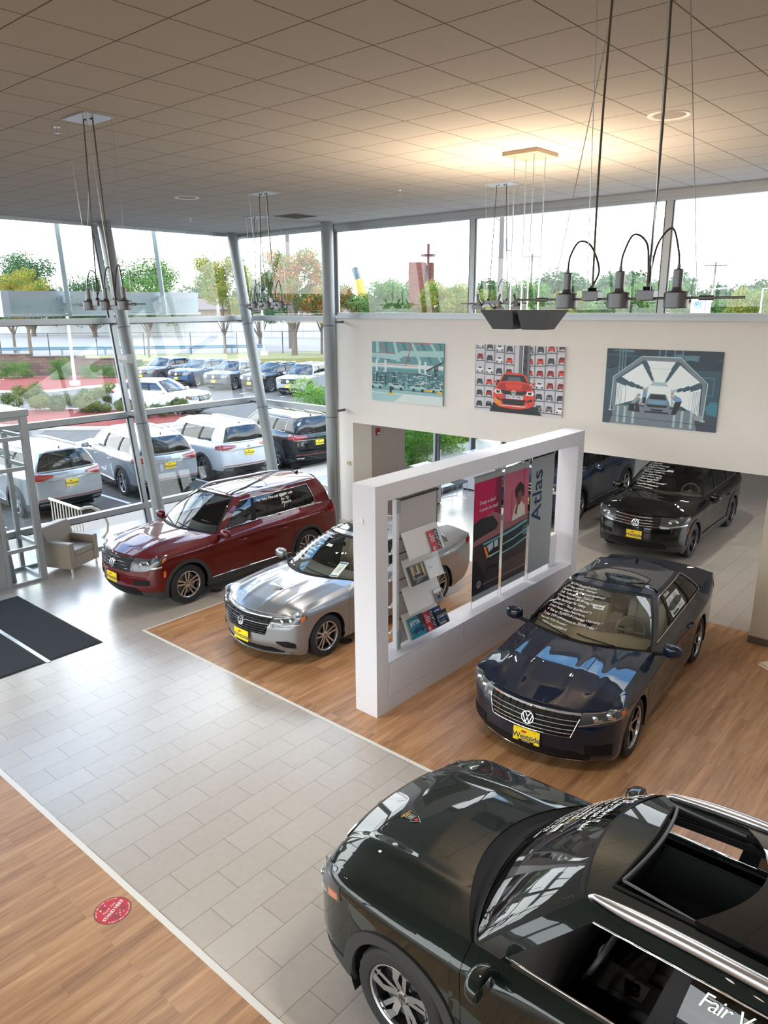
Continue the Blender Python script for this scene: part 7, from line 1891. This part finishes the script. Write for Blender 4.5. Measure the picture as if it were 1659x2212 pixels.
def tree(me, mat, x, y, z, s, label, th=1.0, tr=.12, cat='tree', group=None, rz=0, name='tree', branch=True, base=None):
    o = thing(name, label, cat, (x, y, z), rz, group)
    c = bpy.data.objects.new('crown', me); C.objects.link(c); c.parent = o; c.scale = (s, s, s); c.location = (0, 0, th); c.material_slots[0].link = 'OBJECT'; c.material_slots[0].material = mat
    if tr:
        hh = th+s*3.0; a = MB(); a.tube([(0, 0, -.1), (.04, .02, th), (.0, .05, hh)], [tr, tr*.8, tr*.3], 8)
        if branch:
            for k in range(5): an = k*1.3+rz; a.tube([(.02, .02, th*.9+k*.1), (.9*s*math.cos(an), .9*s*math.sin(an), th+s*1.9)], [tr*.5, tr*.15], 6)
        a.build('trunk', BARK, o, smooth=60)
    return o
tree(crown_D, LY, -61.6, 27.6, 1.05, .95, 'small forked tree with ivy on its trunk above the block wall', 2.2, .16)
tree(crown_A, LO, -70.5, 30.2, 1.05, .85, 'yellow orange tree at the left picture edge behind the sign', 1.5, .15)
tree(crown_D, LG, -55.0, 34.2, 1.05, .95, 'thin green tree behind the column with the emergency light', 1.7, .09)
tree(crown_A, LY, -54.2, 41.2, 1.05, 1.12, 'yellow and green tree just left of the corner column', 1.5, .14)
tree(crown_A, LO, -47.4, 43.2, 1.05, 1.15, 'orange green maple between the corner column and the upright column', 1.6, .26)
tree(crown_D, LO, -46.6, 45.6, 1.05, 1.05, 'smaller orange tree right behind the upright column', 1.8, .12, rz=1)
tree(crown_A, LD, -60, 50, 1.05, 1.1, 'dark green tree behind the tall lamp post between the two columns', .6, .2)
tree(crown_B, LD, -111, 50.5, 1.05, 1.10, 'large dark green tree at the left edge of the sky', .5, .4)
tree(crown_B, LD, -100, 54, 1.05, .80, 'dark green round tree left of the second sign strut', .4, .4, rz=2)
tree(crown_B, LG, -92, 57.4, 1.05, .98, 'tall loose green tree above the middle of the sign', .6, .3, rz=1)
# roadside trees seen through the upper windows
for i, (x, y, s, m_, me, lab) in enumerate([(-44.2, 44.6, .80, LO, crown_A, 'orange tree in front of the brown roof at the left end of the upper windows'), (-41.0, 46.8, .86, LG, crown_A, 'green round tree just left of the church tower'), (-38.9, 48.8, .56, LO, crown_A, 'low orange tree at the foot of the church tower'), (-36.9, 50.3, .84, LY, crown_A, 'yellow tree between the church tower and the white lamp post'),
    (-34.3, 51.6, .74, LY, crown_A, 'yellow green tree right of the white lamp post'), (-31.4, 53.0, .82, LG, crown_A, 'green tree behind the wooden pole with the transformer'), (-28.0, 54.2, .70, LY, crown_A, 'yellow tree left of the large hanging light bar'), (-24.9, 54.6, .74, LG, crown_A, 'green tree below the left lamp head of the large light bar'),
    (-22.0, 55.6, .80, LG, crown_A, 'green tree below the middle lamp head of the large light bar'), (-18.9, 58.5, .62, LG, crown_A, 'green shrubby tree left of the white roadside sign'), (-15.9, 58.0, .70, LY, crown_A, 'yellow green tree right of the white roadside sign'), (-13.4, 59.6, .80, LG, crown_A, 'green tree at the right end of the upper windows')]):
    tree(me, m_, x, y, 1.05, s*1.14, lab, .2, .1, rz=i, branch=False)
def treeline(name, pts, label, mat, seed, n=26, h=9, dens=1500):
    rs = random.Random(seed); blobs = []
    for i in range(n):
        f_ = i/(n-1)*(len(pts)-1); k = min(int(f_), len(pts)-2); f_ -= k; x = pts[k][0]*(1-f_)+pts[k+1][0]*f_; y = pts[k][1]*(1-f_)+pts[k+1][1]*f_
        hh = h*rs.uniform(.7, 1.15)
        for q in range(7): blobs.append((x+rs.uniform(-4, 4), y+rs.uniform(-4, 4), 1+hh*rs.uniform(.1, .82), h*rs.uniform(.16, .30)))
    me = leaf_mesh(name+str(seed), blobs, n*dens, .42, seed); o = bpy.data.objects.new(name, me); C.objects.link(o); o.material_slots[0].link = 'OBJECT'; o.material_slots[0].material = mat
    tag(o, label, 'trees', kind='stuff')
treeline('treeline', [(-200, 62), (-162, 78), (-138, 100), (-118, 118)], 'distant band of woodland behind the left glass front', LD, 11, 30, 8.0)
treeline('treeline', [(-108, 122), (-84, 128), (-62, 108), (-52, 108), (-47, 122), (-40, 132), (-20, 140), (0, 150)], 'distant band of woodland behind the upper windows', LD, 12, 46, 8.2)
# junipers and shrubs
def shrub(x, y, z, s, mat, label, kind=0, seed=0, rz=0):
    rs = random.Random(seed); 
    if kind == 0: bl = [(rs.uniform(-.9, .9), rs.uniform(-.9, .9), rs.uniform(.25, 1.1), rs.uniform(.35, .55)) for _ in range(16)]; me = leaf_mesh('foliage_round', bl, 4500, .05, 21)
    elif kind == 1: 
        bl = []
        for k in range(30): a_ = rs.uniform(0, 6.28); r_ = rs.uniform(.2, 2.1); bl.append((r_*math.cos(a_), r_*math.sin(a_), .25+r_*.28*rs.uniform(.5, 1.3), .32))
        me = leaf_mesh('foliage_juniper', bl, 13000, .05, 22)
    else: bl = [(rs.uniform(-.8, .8), rs.uniform(-.8, .8), rs.uniform(.3, 2.1), rs.uniform(.35, .6)) for _ in range(30)]; me = leaf_mesh('foliage_tall', bl, 9000, .06, 23)
    o = thing('shrub', label, 'shrub', (x, y, z), rz)
    c = bpy.data.objects.new('foliage', me); C.objects.link(c); c.parent = o; c.scale = (s, s, s); c.material_slots[0].link = 'OBJECT'; c.material_slots[0].material = mat
    a = MB()
    for k in range(5): a.tube([(0, 0, -.05), (.4*s*math.cos(k*1.26), .4*s*math.sin(k*1.26), .5*s)], .02*s, 5)
    a.build('stems', BARK, o)
shrub(-36.4, 17.4, GZ+.15, 1.15, LJ, 'wide spreading juniper at the left end of the mulch island', 1, 1)
shrub(-34.4, 18.4, GZ+.15, .70, LJ, 'low juniper in the middle of the mulch island', 1, 2, 2)
shrub(-31.2, 19.2, GZ+.15, .75, LJ, 'small juniper at the right tip of the mulch island', 1, 3, 4)
for x, y, s, k_, lab in ((-56.0, 23.9, .95, 0, 'leftmost round shrub in front of the block wall'), (-52.6, 25.5, 1.05, 2, 'tall bushy shrub left of the light pole base'), (-51.6, 27.3, .75, 0, 'small shrub right of the light pole base'), (-50.8, 28.6, .7, 0, 'narrow shrub in front of the block wall by the leaning column'), (-50.2, 29.9, .85, 0, 'rightmost shrub in front of the block wall')): shrub(x, y, GZ+.2, s*(.6 if k_ == 2 else 1), LG, lab, k_, 5, x)
shrub(-21.2, 20.6, GZ, 1.0, LB_, 'bright green leafy shrub outside behind the upright column', 2, 6)
shrub(-14.9, 18.4, GZ, .82, LB_, 'bright green shrub outside the lounge window, nearest the grey wall', 2, 7, 1)
shrub(-15.8, 20.9, GZ, .95, LB_, 'bright green shrub outside the lounge window beside the mullion', 2, 8, 2)
shrub(-16.6, 23.9, GZ, .9, LB_, 'bright green shrub outside the lounge window, farthest along the glass', 2, 9, 3)
ground('lounge_planting_bed', [(-14.3, 15.6), (-12.4, 15.6), (-12.4, 25), (-14.3, 25)], .0, MULCH, .05)

# ---- poles, lamps, wires
LAMPW = M('pole_white', srgb(190, 194, 202), .5); WOODP = M('pole_wood', srgb(104, 96, 90), .9, noise=.1, nscale=3)
def lamp_post(x, y, z, h, arm, label, r=.09, base=True):
    o = thing('street_lamp', label, 'lamp post', (x, y, z)); a = MB(); a.tube([(0, 0, 0), (0, 0, h)], [r, r*.7], 10); a.build('pole', LAMPW, o, smooth=60)
    if base: a = MB(); a.lathe([(.34, -.2), (.34, .35), (0, .36)], 18); a.build('concrete_base', CURB, o, smooth=40)
    dx, dy = arm; a = MB(); a.beam((0, 0, h), (dx, dy, h+.03), .05, .06); a.beam((dx*.35, dy*.35, h+.03), (dx, dy, h+.04), .28, .08); a.build('lamp_head', LAMPW, o)
lamp_post(-48.3, 24.3, GZ+.1, 9.5, (-.9, -.8), 'white parking lot lamp post standing in the far mulch bed', .11)
lamp_post(-49.3, 41.5, 1.05, 9.3, (-.9, -.7), 'white street lamp post just right of the corner column')
lamp_post(-76.9, 57.8, 1.05, 13.5, (1.2, 1.0), 'tall white mast left of the corner column', .16)
lamp_post(-37.2, 51.8, 1.05, 9.3, (-1.0, -.9), 'white street lamp post right of the church')
lamp_post(-19.2, 59.1, 1.05, 5.0, (1.0, .6), 'white lamp post beside the roadside sign', .07); lamp_post(-14.9, 55.9, 1.05, 4.9, (1.0, .6), 'white lamp post at the right edge of the upper windows', .07)
def util_pole(x, y, z, h, label, trans=False, r=.17, az=.6):
    o = thing('utility_pole', label, 'utility pole', (x, y, z), az); a = MB(); a.tube([(0, 0, 0), (0, 0, h)], [r, r*.7], 10); a.build('pole', WOODP, o, smooth=60)
    a = MB(); a.beam((-1.3, 0, h-.4), (1.3, 0, h-.4), .1, .12); a.beam((-1.0, 0, h-.45), (0, 0, h-1.1), .05, .05); a.beam((1.0, 0, h-.45), (0, 0, h-1.1), .05, .05); a.build('crossarm', WOODP, o)
    for k in (-1.2, -.5, .5, 1.2): a = MB(); a.lathe([(0, h-.20), (.05, h-.2), (.04, h-.36)], 8, c=(k, 0, 0)); a.build('insulator', GUN, o)
    if trans: a = MB(); a.lathe([(0, h-2.1), (.24, h-2.1), (.25, h-2.9), (0, h-2.95)], 16, c=(.5, 0, 0)); a.build('transformer', LAMPW, o, smooth=40)
util_pole(-28.6, 45.0, .8, 10.6, 'wooden utility pole with a grey transformer behind the upper windows', True, .22, .7)
util_pole(-59.0, 101.3, 1.05, 11.2, 'wooden utility pole seen between the rods of the angular uplight', False, .2, .4)
util_pole(-31.5, 97.2, 1.05, 8.8, 'wooden utility pole behind the white roadside sign', False, .16, .4)
util_pole(-55.3, 50.0, 1.05, 14.5, 'thick wooden utility pole between the corner and upright columns', True, .24, .8)
for k, (p0, p1, lab) in enumerate((((-120, 10, 12.5), (-55.3, 50.0, 11.8), 'upper power line crossing the sky left of the columns'), ((-120, 10, 10.8), (-55.3, 50.0, 10.2), 'middle power line crossing the sky left of the columns'), ((-120, 10, 9.2), (-55.3, 50.0, 8.8), 'lowest power line crossing the sky left of the columns'), ((-55.3, 50.0, 11.8), (-28.6, 45.0, 8.4), 'upper power line in front of the church tower'), ((-55.3, 50.0, 10.2), (-28.6, 45.0, 7.6), 'lower power line in front of the church tower'))):
    p0, p1 = Vector(p0), Vector(p1); a = MB(); a.tube([p0.lerp(p1, t)-Vector((0, 0, 1.2*4*t*(1-t))) for t in np.linspace(0, 1, 20)], .018, 5); tag(a.build('power_line', ALUD), lab, 'power line')

# ---- church, crane, roofs, sign
BRICK, nK, LK, bK = nodemat('church_brick'); tk = nK.new('ShaderNodeTexCoord'); nk = nK.new('ShaderNodeTexNoise'); nk.inputs['Scale'].default_value = 6; LK.new(tk.outputs['Object'], nk.inputs[0])
rk_ = nK.new('ShaderNodeValToRGB'); rk_.color_ramp.elements[0].color = (*srgb(84, 44, 36), 1); rk_.color_ramp.elements[1].color = (*srgb(112, 66, 54), 1); rk_.color_ramp.elements[0].position = .35; rk_.color_ramp.elements[1].position = .65; LK.new(nk.outputs[0], rk_.inputs[0]); LK.new(rk_.outputs[0], bK.inputs['Base Color']); bK.inputs['Roughness'].default_value = .9
az = R(41)
o = thing('church', 'brick church tower with a tall cross and a steep dark side roof', 'church', (-58.3, 74.0, 1.05), az)
a = MB(); a.box((-1.45, -1.2, 0), (.45, 1.2, 8.95)).box((.45, -.2, 0), (.72, 1.2, 8.9)); a.build('tower', BRICK, o)
a = MB(); a.box((1.05, -.9, 0), (1.55, .8, 8.9)); a.build('tower_wing', BRICK, o)
a = MB(); a.box((.45, -.4, 2), (1.05, .6, 8.6)); a.build('tower_slot', M('slot_dark', srgb(60, 64, 66), .5), o)
a = MB(); a.box((.70, -1.25, 2.5), (1.0, -.95, 11.0)); a.box((.0, -1.25, 9.55), (1.7, -.95, 9.85)); a.build('cross', M('cross_rust', srgb(80, 44, 40), .7), o)
a = MB(); a.prism([(-1.3, -.8, 5.9), (-6.5, -.8, 2.4), (-6.5, -.8, 2.0), (-1.3, -.8, 5.45)], (0, 3, 0)); a.build('left_roof', M('church_roof', srgb(58, 54, 58), .7), o)
a = MB(); a.prism([(-1.45, -.5, 5.2), (-5.8, -.5, 2.3), (-5.8, -.5, 0), (-1.45, -.5, 0)], (0, 2, 0)); a.build('glazed_gable', M('gable_glass', srgb(86, 100, 108), .2), o)
a = MB()
for z in (1.2, 2.2, 3.2, 4.2): a.beam((-1.5, -.55, z), (-5.6+max(0, z-2.3)*1.5, -.55, z), .05, .08)
a.build('glazing_bars', LAMPW, o)
a = MB(); a.prism([(1.5, -.6, 4.0), (4.2, -.6, .4), (3.8, -.6, .3), (1.5, -.6, 3.4)], (0, 2.5, 0)); a.build('right_roof', M('church_roof'), o)
o = thing('mobile_crane', 'yellow crane boom rising behind the trees at the left upper window', 'crane', (-89.6, 100.0, 1.05))
P0, P1, P2, P3 = Vector((0, 0, 0)), Vector((-3.0, 0, 8.4)), Vector((-3.7, -.2, 10.4)), Vector((-5.6, -.6, 13.2))
a = MB(); a.beam(P0, P1, 1.1, 1.1); a.build('boom', M('crane_yellow', srgb(196, 140, 40), .5), o)
a = MB(); a.beam(P1, P2, .8, .9); a.build('boom_head', M('crane_blue', srgb(66, 80, 92), .5), o)
a = MB()
for s in (-.35, .35): a.beam(P2+Vector((s, 0, 0)), P3+Vector((s*.6, 0, 0)), .09, .09)
for k in range(7): q = P2.lerp(P3, k/7); q2 = P2.lerp(P3, (k+1)/7); a.beam(q+Vector((-.35, 0, 0)), q2+Vector((.3, 0, 0)), .07, .07)
a.build('lattice_jib', GUN, o)
ROOFB = M('brown_roof', srgb(104, 84, 74), .85); BWALL = M('tan_wall', srgb(130, 112, 94), .85)
def house(x, y, w_, d_, h_, rh, az_, label):
    o = thing('building', label, 'building', (x, y, 1.05), az_); a = MB(); a.box((-w_/2, -d_/2, 0), (w_/2, d_/2, h_)); a.build('walls', BWALL, o)
    a = MB(); a.prism([(-w_/2-.4, -d_/2-.4, h_), (-w_/2-.4, d_/2+.4, h_), (-w_/2-.4, 0, h_+rh)], (w_+.8, 0, 0)); a.build('roof', ROOFB, o)
house(-78, 84, 16, 10, 2.8, 2.2, R(41), 'building with a low brown roof behind the crane')
house(-92, 72, 12, 8, 3.6, 1.6, R(41), 'building with a grey brown roof between the two right columns')
o = thing('flat_building', 'tan flat roofed shop behind the white roadside sign', 'building', (-30, 84, 1.05), R(35))
a = MB(); a.box((-5, 0, 0), (4.5, 8, 3.9)); a.build('walls', BWALL, o)
a = MB(); a.box((-5.2, -.1, 3.9), (4.7, 8.2, 4.15)); a.build('parapet', ROOFB, o)
a = MB(); a.box((1.2, -.06, 2.6), (2.6, 0, 3.3)); a.build('shop_sign', M('shop_sign_red', srgb(190, 60, 60), .5), o)
o = thing('roadside_sign', 'white roadside sign with a blue and silver round emblem on a pole', 'sign', (-17.35, 50.9, 1.05), R(34))
a = MB(); a.box((-.42, -.08, 3.05), (.42, .08, 4.30)); a.build('panel', LAMPW, o)
a = MB(); a.box((.46, -.10, 0), (.78, .10, 4.3)); a.build('pole', LAMPW, o)
a = MB(); a.add([(-.02+.29*math.cos(t), -.085, 3.86+.29*math.sin(t)) for t in np.linspace(0, 2*PI, 28, endpoint=False)], [tuple(range(28))], 1)
for q in logo2d(.29): a.add([(-.02+x, -.09, 3.86+y) for x, y in q], [(0, 1, 2, 3)], 0)
for k, t in enumerate(('Certified', 'Pre-Owned')): add_text(a, t, .13, lambda x, y: (-.30+x, -.085, 3.30-.14*k+y), 2)
a.build('emblem', [LAMPW, M('emblem_blue', srgb(70, 120, 170), .4), M('sign_text_grey', srgb(120, 124, 130), .6)], o)

# ---- sign box hung on the outside of the front, with its struts
SGX = -16.6
SGM = M('sign_back_metal', srgb(176, 188, 186), .5, .0, noise=.08, nscale=2); SGW = M('sign_white_edge', srgb(206, 208, 212), .5)
o = thing('sign_box', 'long back of an outdoor sign box hung behind the upper left glass', 'sign', (SGX, 7.0, 4.78))
a = MB(); a.box((-.10, .12, .06), (-.06, 4.9, .40)); a.build('back_plate', SGM, o)
a = MB(); a.prism([(-.05, .0, .54), (-.22, 0, .54), (-.22, 0, .42), (-.08, 0, .40)], (0, 4.93, 0)); a.build('top_edge', SGW, o)
a = MB(); a.box((-.24, -.02, .0), (-.02, .14, .54)); a.build('end_cap', SGW, o)
a = MB(); a.box((-.24, 0, .0), (-.0, 4.93, .05)); a.build('bottom_edge', SGW, o)
a = MB(); rs = random.Random(4)
for k in range(22): y, z = rs.uniform(.2, 4.8), rs.uniform(.10, .38); a.box((-.06, y, z), (-.05, y+.015, z+.015))
a.build('rivets', GUN, o)
for y0, y1, lab in ((8.12, 8.40, 'pale outdoor strut holding the sign box, the left one'), (10.44, 10.84, 'pale outdoor strut holding the sign box, the right one')):
    o = thing('sign_strut', lab, 'strut', (SGX, y1, 4.78)); a = MB(); a.beam((.05, 0, 0), (.45, y0-y1, 1.95), .09, .11); a.build('beam', SGM, o)
    a = MB(); a.tube([(.10, -.03, .36), (-.03, .10, .36)], .05, 8); a.box((-.04, -.10, .28), (.1, .1, .44)); a.build('bracket', SGM, o)
# ---- bike rail on the walk
RW = M('rail_cream', srgb(222, 214, 194), .45)
o = thing('bike_rack', 'cream tubular bike rack with upright bars outside behind the armchair', 'bike rack', (-16.64, 7.45, -.02))
a = MB(); a.tube([(0, 0, .77), (1.45, 0, .77)], .032, 10); a.build('top_rail', RW, o, smooth=60)
for k in range(11): a = MB(); a.tube([(.06+.138*k, 0, .1), (.06+.138*k, 0, .77)], .014, 8); a.build('upright_bar', RW, o, smooth=60)
a = MB(); a.tube([(0, 0, .1), (1.45, 0, .1)], .018, 8); a.build('lower_rail', RW, o, smooth=60)
a = MB(); a.tube([(1.45, 0, .77), (1.50, .06, .80), (1.52, .20, .79), (1.53, .36, .68), (1.53, .48, .50), (1.52, .54, .33), (1.49, .53, .16), (1.44, .47, .05), (1.40, .42, 0)], .032, 10); a.build('curved_end', RW, o, smooth=60)
o = thing('canopy_block', 'pale boxed canopy end seen outside above the vestibule', 'canopy', (-24.0, 6.4, 0), R(0))
a = MB(); a.box((-1.6, -.2, 2.05), (.2, .9, 2.62)); a.build('box', SGM, o)
a = MB(); a.box((-1.8, -.4, 2.62), (.35, 1.25, 2.68)); a.box((-1.8, -.4, 2.0), (.35, 1.3, 2.05)); a.build('flange', SGW, o)
a = MB(); a.tube([(-.7, .2, -.15), (-.7, .2, 2.05)], .12, 12); a.build('post', SGM, o)
